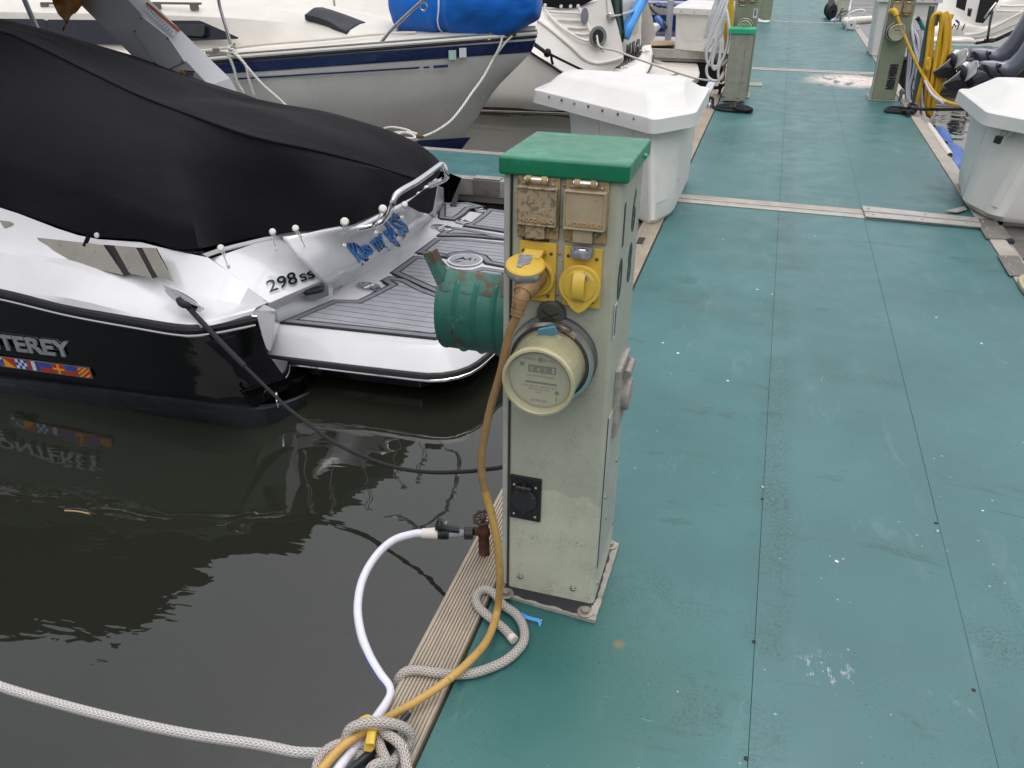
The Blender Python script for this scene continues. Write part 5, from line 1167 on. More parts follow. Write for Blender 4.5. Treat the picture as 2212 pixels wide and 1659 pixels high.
# ------------------------------------------------------------------ sailboat with navy stripe
sl = thing('sailboat', 'white sailboat with a navy stripe and a blue sail bag on its foredeck', 'sailboat', (-5, 8.35, ZW))
SC = 8.35
def ms(p): return V((p.x, 2*SC-p.y, p.z))
def srow(left, px): return [V(p) for p in left] + [py_(*c2(x, y), Y) for x, y, Y in px]
PXX = [(0, 7.08), (500, 7.22), (1000, 7.44), (1400, 7.68), (1800, 7.97), (2050, 8.17), (2225, 8.33)]
def prow(y0, y1, left, dy=0.0, xe=None):
    out = []
    for x, Y in PXX:
        xx = x if xe is None else x*xe/2225
        out.append((xx, y0+(y1-y0)*xx/2212, Y+dy*(1-(Y > 8.3))))
    return srow(left, out)
LF = [(-11, 7.5), (-9.5, 7.1), (-8, 6.98), (-6.5, 6.97), (-5.5, 7.02)]
zz = lambda X: .60 + .0*X
edge = prow(425, 255, [(x, y, .50+.012*(x+11)) for x, y in LF])
bt = prow(478, 322, [(x, y, .46+.010*(x+11)) for x, y in LF])
bb = prow(568, 412, [(x, y+.01, .37+.010*(x+11)) for x, y in LF], .012, 2190)
mid = [V((x, y+.06, .05)) for x, y in LF] + [V(p) for p in ((-4.55, 7.20, .08), (-3.95, 7.42, .10), (-3.45, 7.68, .13), (-3.1, 7.92, .16), (-2.88, 8.12, .18), (-2.78, 8.26, .19), (-2.73, 8.35, .20))]
wl = [V((x, y+.22, -.45)) for x, y in LF] + [V(p) for p in ((-4.6, 7.45, -.45), (-4.1, 7.68, -.45), (-3.75, 7.9, -.45), (-3.45, 8.08, -.45), (-3.28, 8.22, -.45), (-3.2, 8.30, -.45), (-3.16, 8.35, -.45))]
kl = [V((x, 8.0, -.9)) for x, y in LF] + [V(p) for p in ((-4.6, 8.1, -.85), (-4.2, 8.2, -.8), (-3.9, 8.25, -.72), (-3.65, 8.29, -.65), (-3.5, 8.32, -.6), (-3.4, 8.34, -.57), (-3.3, 8.35, -.55))]
edge[-1].y = bt[-1].y = bb[-1].y = SC
rows_ = [kl, wl, mid, bb, bt, edge]
m = MB(); nv = 60
RR = [catmull(r, 90) for r in rows_]
colsS = [catmull([r[i] for r in RR], 26) for i in range(90)]
gS = [[colsS[i][j] for i in range(90)] for j in range(26)]
m.grid(gS); m.grid([[ms(p) for p in r] for r in gS]); m.build('hull', K['sail_hull'], sl, smooth=50)
off = lambda r, d=-.004: [p + V((.3*abs(d), d, 0)) for p in r]
def band_(a, b, mat, name, n=80, sub=4, d=-.005):
    A, B = catmull(a, n), catmull(b, n); m = MB(); m.grid([[p.lerp(q_, j/sub)+V((abs(d)*.6, d, 0)) for p, q_ in zip(A, B)] for j in range(sub+1)]); return m.build(name, K[mat], sl, solid=.004, smooth=50)
band_(bt, bb, 'navy', 'navy_band')
def bandpx(y0, y1, y2, y3, x0, x1, mat, name):
    A = []; B = []
    for k in range(40):
        x = x0+(x1-x0)*k/39; Y = None
        for (xa, ya), (xb, yb) in zip(PXX, PXX[1:]):
            if xa <= x <= xb or (x < 0 and xa == 0): Y = ya+(yb-ya)*(x-xa)/(xb-xa); break
        A.append(py_(*c2(x, y0+(y1-y0)*x/2212), Y+.012)); B.append(py_(*c2(x + (0 if k < 39 else -12), y2+(y3-y2)*x/2212), Y+.013))
    m = MB(); m.grid([[p+V((.004, -.016, 0)) for p in r] for r in (A, B)]); m.build(name, K[mat], sl, solid=.004)
bandpx(608, 473, 622, 487, -150, 1318, 'navy', 'pinstripe'); bandpx(608, 473, 622, 487, 1345, 1392, 'navy', 'pinstripe'); bandpx(606, 468, 624, 490, 1424, 1540, 'navy', 'pinstripe')
# boot stripe at the waterline
A = catmull([V((x, y+.215, -.33)) for x, y in LF] + [py_(*c2(1290, 1106), 7.98), py_(*c2(1500, 1094), 8.15), V(py_(*c2(1712, 1080), 8.34))], 40)
B = catmull(wl[:6] + [V((-3.75, 7.9, -.47)), V((-3.45, 8.08, -.47)), V((-3.16, 8.345, -.47))], 40)
m = MB(); m.grid([[p+V((.022, -.045, 0)) for p in r] for r in (A, B)]); m.build('boot_stripe', K['navy'], sl, solid=.004)
# toe rail: white moulding between dark lines
for dz, r, mat, nm in ((-.012, .020, 'sail_hull', 'rail_moulding'), (-.042, .012, 'rubber', 'rail_strip'), (.012, .010, 'alu_dark', 'toe_rail')):
    m = MB(); m.tube([p+V((.006, -.008, dz)) for p in catmull(edge, 60)], r, 8); m.tube([ms(p+V((.006, -.008, dz))) for p in catmull(edge, 60)], r, 8); m.build(nm, K[mat], sl)
m = MB(); E_ = catmull(edge, 60); m.grid([[p.lerp(ms(p), t)+V((0, 0, .055*math.sin(math.pi*t))) for p in E_] for t in [i/12 for i in range(13)]]); m.build('deck', K['sail_deck'], sl)
# stickers on the band
for x, y, mt, w_ in ((1570, 433, 'cap_light', .078), (1652, 415, 'label_white', .075)):
    p = py_(*c2(x, y), 7.80 if x < 1600 else 7.86); m = MB(); m.box((0, 0, 0), (w_*.95, .004, .085), .0008, Matrix.Translation(p+V((.01, -.022, 0))) @ Matrix.Rotation(R_(38), 4, 'Z')); m.build('registration_sticker', K['label_white'] if mt == 'label_white' else K['sticker_green'], sl)
# cabin trunk
cab = [[(-10.2, 7.5, .50), (-10.2, 7.62, .86), (-10.2, 7.9, .95), (-10.2, SC, 1.0)], [(-8, 7.38, .52), (-8, 7.52, .88), (-8, 7.8, .97), (-8, SC, 1.02)], [(-6.3, 7.38, .55), (-6.3, 7.52, .90), (-6.3, 7.78, .985), (-6.3, SC, 1.03)],
       [(-5.4, 7.44, .60), (-5.4, 7.57, .895), (-5.4, 7.8, .975), (-5.4, SC, 1.02)], [(-4.75, 7.55, .66), (-4.80, 7.68, .865), (-4.85, 7.85, .94), (-4.85, SC, .99)], [(-4.0, 7.72, .70), (-4.1, 7.82, .80), (-4.2, 7.95, .86), (-4.2, SC, .90)], [(-3.55, 7.95, .72), (-3.6, 8.0, .76), (-3.65, 8.1, .78), (-3.65, SC, .80)]]
m = MB(); S_ = [[V(p) for p in s] + [ms(V(p)) for p in s[-2::-1]] for s in cab]
m.grid([catmull([s[i] for s in S_], 50) for i in range(7)]); m.build('cabin', K['sail_deck'], sl, smooth=30)
def cabwin(pts, name='cabin_window', Y=(7.395, 7.475), mat='navy_glass'):
    ys = [p[1] for p in pts]; lo, hi = max(ys), min(ys)
    P = [py_(*c1(x, y), Y[0]+(Y[1]-Y[0])*(lo-y)/(lo-hi)) + V((0, -.02, 0)) for x, y in pts]; m = MB(); m.poly3(P, .02, .004); return m.build(name, K[mat], sl)
cabwin([(-400, 340), (390, 345), (375, 160), (350, 148), (-400, 142)])
cabwin([(392, 345), (1000, 352), (1560, 318), (1880, 305), (1893, 292), (1610, 168), (1585, 160), (1000, 158), (395, 152), (378, 165)])
cabwin([(1420, 275), (1600, 285), (1625, 265), (1622, 195), (1600, 188), (1400, 190)], 'porthole', (7.37, 7.41), 'base_black')
# grab rails on the cabin roof
for xs in ((335, 640), (1215, 1600)):
    a, b = py_(*c1(xs[0], 62), 7.66), py_(*c1(xs[1], 68), 7.66)
    m = MB(); m.box((0, 0, .045), ((b-a).length, .03, .022), .006, frame(a.lerp(b, .5), b-a, (0, 1, 0)))
    for t in (.08, .85): m.box((0, 0, .015), (.09, .034, .06), .006, frame(a.lerp(b, t), b-a, (0, 1, 0)))
    m.build('grab_rail', K['alu_dark'], sl)
# hatch with its dark cover
hb_ = [py_(*c2(x, y), 8.0) for x, y in ((335, 130), (740, 278), (985, 258), (440, 52))]
m = MB(); bs_ = [V((-4.85, 7.78, .86)), V((-3.98, 7.86, .72)), V((-3.82, 8.35, .74)), V((-4.75, 8.4, .92))]; tp_ = [V((-4.78, 7.86, .95)), V((-4.22, 7.92, .83)), V((-4.1, 8.3, .84)), V((-4.62, 8.34, 1.0))]
m.add(bs_+tp_, [(0, 1, 2, 3), (4, 5, 6, 7), (0, 1, 5, 4), (1, 2, 6, 5), (2, 3, 7, 6), (3, 0, 4, 7)]); m.build('hatch_coaming', K['sail_deck'], sl)
hc = [py_(*c2(x, y), Y) for x, y in ((400, 118), (735, 262), (885, 192), (548, 72)) for Y in [7.78 if y > 100 and x < 800 else 8.1]]
m = MB(); m.surf([[hc[0].lerp(hc[1], t)+V((0, 0, .03*math.sin(math.pi*t))) for t in (0, .33, .66, 1)], [hc[0].lerp(hc[3], .5).lerp(hc[1].lerp(hc[2], .5), t)+V((0, 0, .035+.03*math.sin(6*t))) for t in (0, .33, .66, 1)], [hc[3].lerp(hc[2], t)+V((0, 0, .02)) for t in (0, .33, .66, 1)]], 24, 16, lambda p, u, v: p+V((0, 0, .014*_mn.noise(p*6)))); m.build('hatch_cover', K['hatch_canvas'], sl, solid=.05)
# sail bag on the foredeck
sec = []
for k in range(57):
    t = k/56; X = -3.72 + 1.50*t; r = .36*(math.sin(math.pi*min(1, (t+.06)/1.1))**.35)*(1-.25*max(0, t-.75)/.25)
    if abs(t-.40) < .03: r *= .92
    row = []
    for j in range(40):
        a = 2*math.pi*j/40; n_ = 1 + .13*_mn.noise(V((X*3.2, math.cos(a)*1.7, math.sin(a)*1.7))) + .045*abs(_mn.noise(V((X*9+math.sin(a)*3, math.sin(a)*6, math.cos(a)*6)))) + .03*math.sin(X*17+5*_mn.noise(V((X*2, math.sin(a)*3, 2))))*(math.sin(a) < .3)
        row.append(V((X, 8.25 + r*1.0*math.cos(a)*n_, max(.66+.04*t, 1.03 + .02*t + r*1.05*math.sin(a)*n_))))
    sec.append(row)
m = MB(); m.grid(sec, close_u=True); m.add(sec[0], [tuple(range(40))]); m.add(sec[-1], [tuple(range(40))])
bag = m.build('sail_bag', K['blue_canvas'], sub=1, smooth=60); tag(bag, 'bulky blue canvas sail bag lying on the sailboat foredeck', 'sail bag')
m = MB(); m.tube([V((p.x+.012*math.sin(i), 8.25+(p.y-8.25)*1.03, 1.03+(p.z-1.03)*1.03)) for i, p in enumerate(sec[22])], .008, 8, 60, closed=True); tie = m.build('tie_cord', K['label_white'], bag)
# stanchions and pulpit
for pts, r, nm in ([[(469, -60, 7.06), (472, 0, 7.06), (487, 56, 7.06), (505, 116, 7.06)], .015, 'stanchion'], [[(980, -60, 7.62), (914, 0, 7.56), (850, 60, 7.50), (819, 97, 7.46)], .016, 'pulpit_rail'], [[(1112, -60, 8.0), (1090, 0, 8.0), (1066, 60, 8.02), (1055, 84, 8.03)], .016, 'pulpit_rail'], [[(720, -30, 8.9), (721, 0, 8.9), (724, 26, 8.9)], .014, 'stanchion']):
    m = MB(); m.tube([py_(*p) for p in pts], r, 10, 14); e = py_(*pts[-1]); m.lathe([(r*2.4, -.004), (r*2.2, .006), (r*1.1, .010)], 14, Matrix.Translation(e)); m.build(nm, K['steel'], sl)
m = MB(); p = py_(915, 14, 7.56); m.tube([p + V((.035*math.cos(a), 0, .035*math.sin(a))) for a in [2*math.pi*i/14 for i in range(14)]], .006, 6, closed=True); m.build('pulpit_eye', K['steel'], sl)
m = MB(); m.tube([py_(*c2(x, y), Y) for x, y, Y in ((-600, 425, 7.2), (0, 358, 7.3), (500, 318, 7.45), (1000, 270, 7.72), (1280, 258, 7.9))], .012, 8, 40); m.build('jack_line', K['twist'], sl)
m = MB(); p = py_(*c1(1715, 420), 7.16); m.box((p.x, p.y, p.z), (.22, .06, .03), .012); m.lathe([(.035, 0), (.032, .03), (0, .035)], 14, Matrix.Translation(p+V((0, 0, .012)))); m.build('deck_fitting', K['alu_dark'], sl)
m = MB(); p = py_(*c2(2010, 272), 8.12); m.box((p.x, p.y, p.z), (.16, .07, .03), .01); m.build('bow_chock', K['base_black'], sl)
# mooring lines of the sailboat
bl = thing('bow_line', 'white twisted bow line from the sailboat to the wooden cleat on the finger pier', 'rope', (-2.95, 6.78, .03))
cpos = pz(*c2(1190, 1108), .04)
m = MB(); m.tube([py_(*c2(1968, 285), 8.05), py_(*c2(1945, 370), 8.0), py_(*c2(1888, 480), 7.95)], .011, 8, 16); m.tube([py_(*c2(2055, 275), 8.1), py_(*c2(1980, 350), 8.05), py_(*c2(1888, 480), 7.95)], .011, 8, 16)
pts = [(1888, 480), (1810, 620), (1720, 745), (1640, 860), (1550, 965), (1430, 1045), (1300, 1098), (1240, 1118)]
m.tube([py_(*c2(x, y), 7.95 + (cpos.y-7.95)*(i/7)**.85) for i, (x, y) in enumerate(pts)], .0125, 10, 70); m.build('line', K['twist'], bl)
m = MB(); cz = cpos; m.tube([cz+V((-.17, .02, .03)), cz+V((-.05, .03, .055)), cz+V((.08, .0, .05)), cz+V((.12, -.04, .03)), cz+V((.02, -.06, .03)), cz+V((-.07, -.01, .04)), cz+V((.04, .04, .06)), cz+V((.12, .02, .05))], .0125, 10, 60)
m.tube([cz+V((-.30, .10, .03)), cz+V((-.18, .10, .075)), cz+V((0, .07, .07)), cz+V((.08, .02, .05))], .0125, 10, 30); m.build('cleat_turns', K['twist'], bl)
ct = thing('wooden_cleat', 'worn brown wooden cleat wrapped with white rope on the finger pier', 'cleat', cz)
m = MB(); m.tube([cz+V((-.20, .05, .05)), cz+V((-.09, .02, .03)), cz, cz+V((.09, -.01, .03)), cz+V((.20, -.03, .045))], lambda t: .022-.012*abs(t-.5)*2, 10, 18, flat=.8); m.box((cz.x, cz.y, .015), (.14, .06, .03), .006); m.build('cleat', K['cleat_wood'], ct)
st_ = thing('spring_line', 'white twisted line hitched round a sailboat stanchion, running down behind the canvas', 'rope', py_(505, 118, 7.04))
a0 = py_(503, 118, 7.03)
m = MB(); e = pz(640, 250, .05); 
m.tube([a0+V((.03, -.02, .04)), py_(560, 175, 6.98), py_(604, 215, 6.92), py_(680, 285, 6.85), pz(800, 330, .04)], .013, 8, 40)
for ph in range(3): m.tube([a0 + V((.03*math.cos(a), .03*math.sin(a)-.0, .03+.03*ph-.008*a)) for a in [i*.5 for i in range(13)]], .012, 8)
m.tube([a0+V((-.03, -.03, .02)), py_(506, 150, 6.99), py_(512, 175, 6.98), py_(528, 203, 6.97)], .013, 8, 20); m.tube([a0+V((.02, -.03, .03)), py_(530, 140, 6.99), py_(537, 168, 6.98), py_(549, 206, 6.97)], .013, 8, 20); m.build('line', K['twist'], st_)

# ------------------------------------------------------------------ white motor cruiser behind, stern platform towards the dock
cr = thing('motor_cruiser', 'white motor cruiser with a broad swim platform, between the sailboat bow and the dock', 'boat', (-4, 12.4, ZW))
CC = 12.55
def mc(p): return V((p.x, 2*CC-p.y, p.z))
def cpx(pts, left): return [V(p) for p in left] + [py_(*c3(x, y), Y) for x, y, Y in pts]
LX = (-9.5, -7.5, -5.5)
rw = [cpx([(-500, 1130, 10.9), (100, 1110, 10.85), (500, 1130, 10.9), (900, 1100, 11.0), (1200, 1050, 11.2)], [(-9.5, 12.3, -.6), (-7.5, 11.4, -.55), (-5.5, 11.0, -.5)]),
      cpx([(-500, 880, 10.75), (100, 920, 10.72), (400, 945, 10.75), (900, 960, 10.9), (1250, 900, 11.15)], [(-9.6, 12.3, .0), (-7.5, 11.1, -.05), (-5.5, 10.8, -.1)]),
      cpx([(-300, 250, 10.75), (215, 492, 10.7), (420, 625, 10.72), (640, 770, 10.8), (1050, 830, 11.05)], [(-9.9, 12.5, .95), (-7.5, 10.95, .8), (-5.5, 10.75, .62)]),
      cpx([(-300, 200, 10.80), (225, 440, 10.76), (440, 575, 10.78), (660, 712, 10.86), (1010, 690, 11.08)], [(-9.9, 12.5, 1.0), (-7.5, 11.0, .86), (-5.5, 10.8, .68)]),
      cpx([(-300, -60, 10.95), (275, 180, 10.92), (560, 400, 10.95), (800, 590, 11.0), (1120, 570, 11.12)], [(-9.8, 12.5, 1.1), (-7.5, 11.2, 1.05), (-5.5, 11.0, .95)]),
      cpx([(-300, -250, 11.1), (260, 60, 11.1), (560, 70, 11.15), (850, 10, 11.2), (985, -40, 11.22)], [(-9.6, 12.5, 1.2), (-7.5, 11.5, 1.3), (-5.5, 11.2, 1.35)])]
RRc = [catmull(r, 70) for r in rw]; cc_ = [catmull([r[i] for r in RRc], 40) for i in range(70)]
m = MB(); g_ = [[cc_[i][j] for i in range(70)] for j in range(40)]; m.grid(g_); m.grid([[mc(p) for p in r] for r in g_]); m.grid([g_[-1], [V((p.x, CC, p.z+.25)) for p in g_[-1]], [mc(p) for p in g_[-1]]]); m.build('hull', K['cruiser_white'], cr, smooth=50)
# rub line and waterline stripes
def tpx(pts, r, mat, nm, n=40, k=8): 
    m = MB(); m.tube([py_(*c3(x, y), Y) for x, y, Y in pts], r, k, n); return m.build(nm, K[mat], cr)
tpx([(0, 330, 10.69), (215, 498, 10.66), (420, 632, 10.68), (640, 775, 10.76), (760, 800, 10.84)], .022, 'rubber', 'rub_strip'); tpx([(0, 318, 10.675), (215, 487, 10.65), (420, 622, 10.665), (640, 766, 10.745)], .010, 'steel', 'rub_trim')
def stripe(y0, y1, mat, nm): 
    m = MB(); A = [py_(*c3(x, y0 + x*.035), 10.78+.06*(x/400)) for x in range(-400, 900, 50)]; B = [py_(*c3(x, y1 + x*.035), 10.775+.06*(x/400)) for x in range(-400, 900, 50)]; m.grid([A, B]); m.build(nm, K[mat], cr, solid=.004)
stripe(1042, 1068, 'stripe_brown', 'waterline_stripe'); stripe(1070, 1078, 'cruiser_beige', 'waterline_stripe'); 
stripe(1104, 1124, 'stripe_brown', 'waterline_stripe'); stripe(1140, 1180, 'black_hull', 'bottom_paint')
# moulded ridge and gill lines
tpx([(290, 195, 10.90), (430, 300, 10.91), (600, 440, 10.93), (740, 570, 10.96), (850, 612, 11.0), (960, 600, 11.03), (1110, 560, 11.08)], .020, 'cruiser_white', 'moulded_ridge', 50)
tpx([(350, 90, 11.04), (500, 250, 10.99), (650, 350, 10.98), (760, 395, 10.99), (825, 380, 11.02), (770, 240, 11.08), (690, 75, 11.14)], .018, 'cruiser_white', 'moulded_ridge', 50)
for a, b, y, y2 in ((390, 705, 112, 128), (480, 738, 186, 198), (580, 775, 262, 268), (655, 805, 322, 325)): tpx([(a, y, 11.04), ((a+b)/2, y+10, 11.06), (b, y2, 11.09)], .016, 'cruiser_white', 'gill_ridge', 12)
m = MB(); P = [py_(*c3(x, y), Y) for x, y, Y in ((-200, -60, 11.0), (235, 52, 11.05), (345, 62, 11.07), (520, 78, 11.10), (680, 66, 11.13), (850, -15, 11.16))]; Q = [p+V((-.02, .1, .45)) for p in P]; m.grid([catmull(P, 30), catmull([p.lerp(q_, .5)+V((0, 0, .02)) for p, q_ in zip(P, Q)], 30), catmull(Q, 30)]); cv = m.build('cockpit_canvas', K['cover'], cr, solid=.012)
for x, y in ((278, 54), (360, 50), (515, 62), (607, 62), (680, 58)):
    m = MB(); m.lathe([(.022, 0), (.02, .012), (0, .014)], 12, axis_frame(py_(*c3(x, y), 11.02), (0, -1, .2))); m.build('snap', K['knob_white'], cv)
m = MB(); p = py_(*c3(870, 355), 11.0); F = frame(p, (.9, .3, 0), (0, 0, 1)); m.prism([(.11*math.cos(a), .13*math.sin(a)) for a in [2*math.pi*i/24 for i in range(24)]], 0, .02, .005, F); hp_ = m.build('hawse_plate', K['steel'], cr)
m = MB(); m.prism([(.07*math.cos(a), .09*math.sin(a)) for a in [2*math.pi*i/24 for i in range(24)]], .015, .024, 0, F); m.build('hawse_opening', K['base_black'], hp_)
m = MB(); p = py_(*c3(742, 155), 11.05); F = frame(p, (.9, .3, 0), (.25, 0, 1)); m.prism([(.05*math.cos(a), .10*math.sin(a)) for a in [2*math.pi*i/24 for i in range(24)]], 0, .015, .003, F); m.build('side_light', K['pad_grey'], cr)
m = MB(); p = py_(715, 284, 9.5) if 0 else py_(*c3(-10, 30), 10.7)
# transom corner, seat back, door and step
def cgrid(rows, mat, nm, nu=24, nv=16, th=.02): 
    m = MB(); m.surf([[py_(*c3(x, y), Y) for x, y, Y in r] for r in rows], nu, nv); return m.build(nm, K[mat], cr, solid=th)
cgrid([[(960, -60, 11.20), (1120, -60, 11.9), (1270, -40, 12.9), (1305, -20, 13.6)], [(978, 250, 11.16), (1130, 330, 11.8), (1255, 330, 12.8), (1290, 300, 13.5)], [(985, 440, 11.12), (1120, 420, 11.7), (1240, 380, 12.7), (1290, 360, 13.4)], [(985, 580, 11.08), (1130, 530, 11.6), (1240, 500, 12.5), (1290, 430, 13.3)]], 'cruiser_white', 'transom')
cgrid([[(1115, 20, 11.72), (1200, 10, 12.2), (1260, 15, 12.7)], [(1110, 390, 11.62), (1190, 340, 12.1), (1262, 315, 12.65)]], 'cruiser_beige', 'transom_panel', 12, 8, .01)
cgrid([[(690, 765, 10.9), (900, 700, 11.05), (1100, 640, 11.35), (1280, 540, 12.2), (1310, 440, 13.2), (1385, 432, 13.3)], [(720, 790, 10.86), (920, 745, 10.98), (1160, 670, 11.25), (1330, 590, 12.0), (1385, 500, 13.0), (1392, 470, 13.25)], [(760, 830, 10.84), (1000, 790, 10.94), (1260, 735, 11.2), (1375, 650, 11.9), (1402, 540, 12.9), (1400, 500, 13.2)], [(800, 870, 10.86), (1050, 850, 10.98), (1290, 790, 11.25), (1385, 690, 11.95), (1405, 580, 12.9), (1403, 540, 13.2)]], 'cruiser_white', 'stern_step', 40, 20)
tpx([(900, 810, 10.88), (1180, 755, 11.08), (1330, 715, 11.5), (1390, 620, 12.2), (1408, 540, 12.9)], .016, 'rubber', 'stern_trim')
for x, y, Y in ((1100, 660, 11.3), (1190, 722, 11.2), (1310, 498, 12.6)):
    m = MB(); p = py_(*c3(x, y), Y); m.tube([p+V((-.08, -.03, 0)), p+V((0, -.06, .01)), p+V((.08, 0, 0))], .016, 8, 10); m.build('step_cleat', K['steel'], cr)
m = MB(); p, p2 = py_(*c3(1140, 590), 11.48), py_(*c3(1262, 520), 12.2); text('M II G', m, .27, frame(p+V((.01, -.04, 0)), p2-p, (0, 0, 1)), .006, xs=1.05, bold=.02); m.build('stern_lettering', K['text_dark'], cr)
m = MB(); pp = [tuple(pz(*c3(x, y), -.2)[:2]) for x, y in ((1260, 640), (1405, 548), (1620, 552), (1790, 572), (1822, 590), (1845, 640), (1858, 705), (1850, 735), (1720, 822), (1500, 830), (1150, 830))]
m.prism(pp[::-1], -.30, -.195, .02, seg=3); m.build('swim_platform', K['cruiser_white'], cr)
m = MB(); m.prism([tuple(pz(*c3(x, y), -.2)[:2]) for x, y in ((1260, 640), (1405, 560), (1700, 580), (1760, 700), (1700, 780), (1500, 790), (1150, 790))][::-1], -.62, -.30, .03); m.build('platform_support', K['alu_dark'], cr)
m = MB(); random.seed(5); ap = pz(*c3(1560, 760), -.192); bp = pz(*c3(1690, 705), -.192); text('Wicksham', m, .17, frame(ap, bp-ap, V((-.8, .5, 0))), .001, shear=.3, xs=.8); m.build('platform_lettering', K['brown_tan'], cr)
m = MB(); m.tube([py_(*c3(985, 165), 11.1), py_(*c3(1090, 145), 11.3), py_(*c3(1220, 100), 12.0), py_(*c3(1310, 55), 12.8), py_(*c3(1325, 0), 13.2)], .022, 10, 20); m.lathe([(.05, 0), (.04, .012)], 14, axis_frame(py_(*c3(985, 165), 11.12), (.2, -1, 0))); m.build('transom_rail', K['steel'], cr)
fd = thing('stern_fender', 'tall dark green fender cushion standing against the cruiser transom', 'fender', py_(*c3(1050, 420), 11.5))
m = MB(); m.surf([[py_(*c3(x, y), Y) for x, y, Y in r] for r in ([(972, -70, 11.35), (1040, -70, 11.25), (1112, -70, 11.45)], [(985, 120, 11.32), (1050, 120, 11.2), (1112, 120, 11.4)], [(1000, 250, 11.3), (1070, 250, 11.18), (1126, 250, 11.38)], [(1008, 350, 11.28), (1080, 350, 11.16), (1124, 345, 11.36)], [(1012, 424, 11.28), (1060, 418, 11.2), (1110, 395, 11.34)])], 14, 20); m.build('fender', K['seat_green'], fd, solid=.12)
nd = thing('pool_noodle', 'bright blue foam noodle leaning on the cruiser transom beside the green fender', 'pool noodle', py_(*c3(1128, 400), 11.6))
m = MB(); m.tube([py_(*c3(1340, -70), 12.4), py_(*c3(1290, 20), 12.3), py_(*c3(1200, 190), 11.9), py_(*c3(1148, 300), 11.62), py_(*c3(1124, 360), 11.58)], .075, 14, 20); m.build('noodle', K['sky_blue'], nd)
ln = thing('cruiser_line', 'pale grey line from the cruiser stern to the dock by the grey post', 'rope', py_(*c3(870, 380), 10.95))
A = py_(*c3(860, 345), 10.96); B = pz(*c3(1975, 780), .14); lp = [(860, 345, .0), (890, 450, .1), (1040, 490, .2), (1240, 565, .35), (1500, 655, .58), (1740, 735, .8), (1850, 765, .9), (1960, 782, 1)]
m = MB(); m.tube([py_(*c3(x, y), 10.9 + (9.75-10.9)*t) for x, y, t in lp], .012, 8, 60); m.tube([py_(*c3(860, 395), 10.9), py_(*c3(890, 455), 10.8), py_(*c3(925, 500), 10.82)], .012, 8, 10); m.build('line', K['twist'], ln)
bk = thing('black_spring_line', 'black line knotted under the sailboat bow and running along the cruiser side', 'rope', py_(*c3(380, 510), 10.3))
m = MB(); m.tube([py_(*c3(255, 420), 9.5), py_(*c3(330, 475), 9.9), py_(*c3(385, 512), 10.2), py_(*c3(600, 620), 10.4), py_(*c3(760, 695), 10.5), py_(*c3(880, 750), 10.6)], .016, 8, 40); m.tube([py_(*c3(262, 440), 9.5), py_(*c3(330, 488), 9.9), py_(*c3(372, 520), 10.2), py_(*c3(415, 535), 10.25), py_(*c3(425, 590), 10.3), py_(*c3(435, 620), 10.32)], .016, 8, 24); m.lathe([(.01, -.05), (.05, -.02), (.05, .02), (.01, .05)], 10, axis_frame(py_(*c3(382, 512), 10.2), (1, 0, -.3))); m.build('line', K['black_rope'], bk)
# ------------------------------------------------------------------ dock boxes
def densify(P, k, r=.04):
    """polygon with its corners rounded by radius r"""
    out = []; n = len(P)
    for i in range(n):
        p, a, b = Vector(P[i]), Vector(P[i-1]), Vector(P[(i+1) % n]); d1 = min(r, (a-p).length*.45); d2 = min(r, (b-p).length*.45)
        A = p+(a-p).normalized()*d1; B = p+(b-p).normalized()*d2
        for j in range(k+1):
            t = j/k; q = A.lerp(p, t).lerp(p.lerp(B, t), t); out.append((q.x, q.y))
    return out
def shrink(P, d):
    c = sum((Vector(p) for p in P), Vector((0, 0)))/len(P)
    return [tuple(c + (Vector(p)-c)*(1-d/(Vector(p)-c).length)) for p in P]
def loftp(mb, rings, cap0=True, cap1=True):
    n = len(rings[0][0]); g = [[V((x, y, z)) for x, y in P] for P, z in rings]
    mb.grid(g, close_u=True)
    if cap0: mb.add(g[0], [tuple(range(n))])
    if cap1: mb.add(g[-1], [tuple(range(n))])
    return mb
# big box on the left corner
lid = [(-1.63, 5.87), (-.645, 5.045), (-.425, 5.36), (-.425, 6.36), (-1.58, 6.40)]
body_t = [(-1.36, 5.84), (-.665, 5.14), (-.50, 5.40), (-.49, 6.28), (-1.36, 6.32)]
body_b = [(-1.28, 5.90), (-.63, 5.03), (-.535, 5.12), (-.50, 5.45), (-.50, 6.24), (-1.28, 6.28)]
body_b = [(-1.30, 5.88), (-.605, 5.055), (-.505, 5.34), (-.50, 6.24), (-1.30, 6.28)]
bx = thing('dock_box', 'big white triangular dock box with rusty rivets along its lid, left behind the nearest pedestal', 'dock box', (-.9, 5.8, 0), group='white dock boxes along the dock')
m = MB(); loftp(m, [(densify(shrink(body_b, .03), 6, .05), .0), (densify(body_b, 6, .05), .035)] + [(densify([tuple(Vector(a).lerp(Vector(b), t)) for a, b in zip(body_b, body_t)], 6, .05), .035+.53*t) for t in (.3, .6, 1)]); m.build('body', K['box_white'], bx)
plateau = [(-1.46, 5.96), (-.69, 5.36), (-.545, 5.56), (-.60, 6.12), (-1.42, 6.22)]
m = MB(); lr = densify(lid, 6, .06)
loftp(m, [(densify(shrink(lid, .025), 6, .06), .578), (densify(shrink(lid, -.004), 6, .06), .570), (lr, .60), (densify(shrink(lid, .004), 6, .06), .652), (densify(shrink(lid, .02), 6, .06), .660), (densify(shrink(lid, .075), 6, .04), .664), (densify([tuple(Vector(a).lerp(Vector(b), .75)) for a, b in zip(shrink(lid, .075), plateau)], 6, .10), .740), (densify(plateau, 6, .12), .757), (densify(shrink(plateau, .12), 6, .06), .764)]); m.build('lid', K['box_lid'], bx, smooth=45)
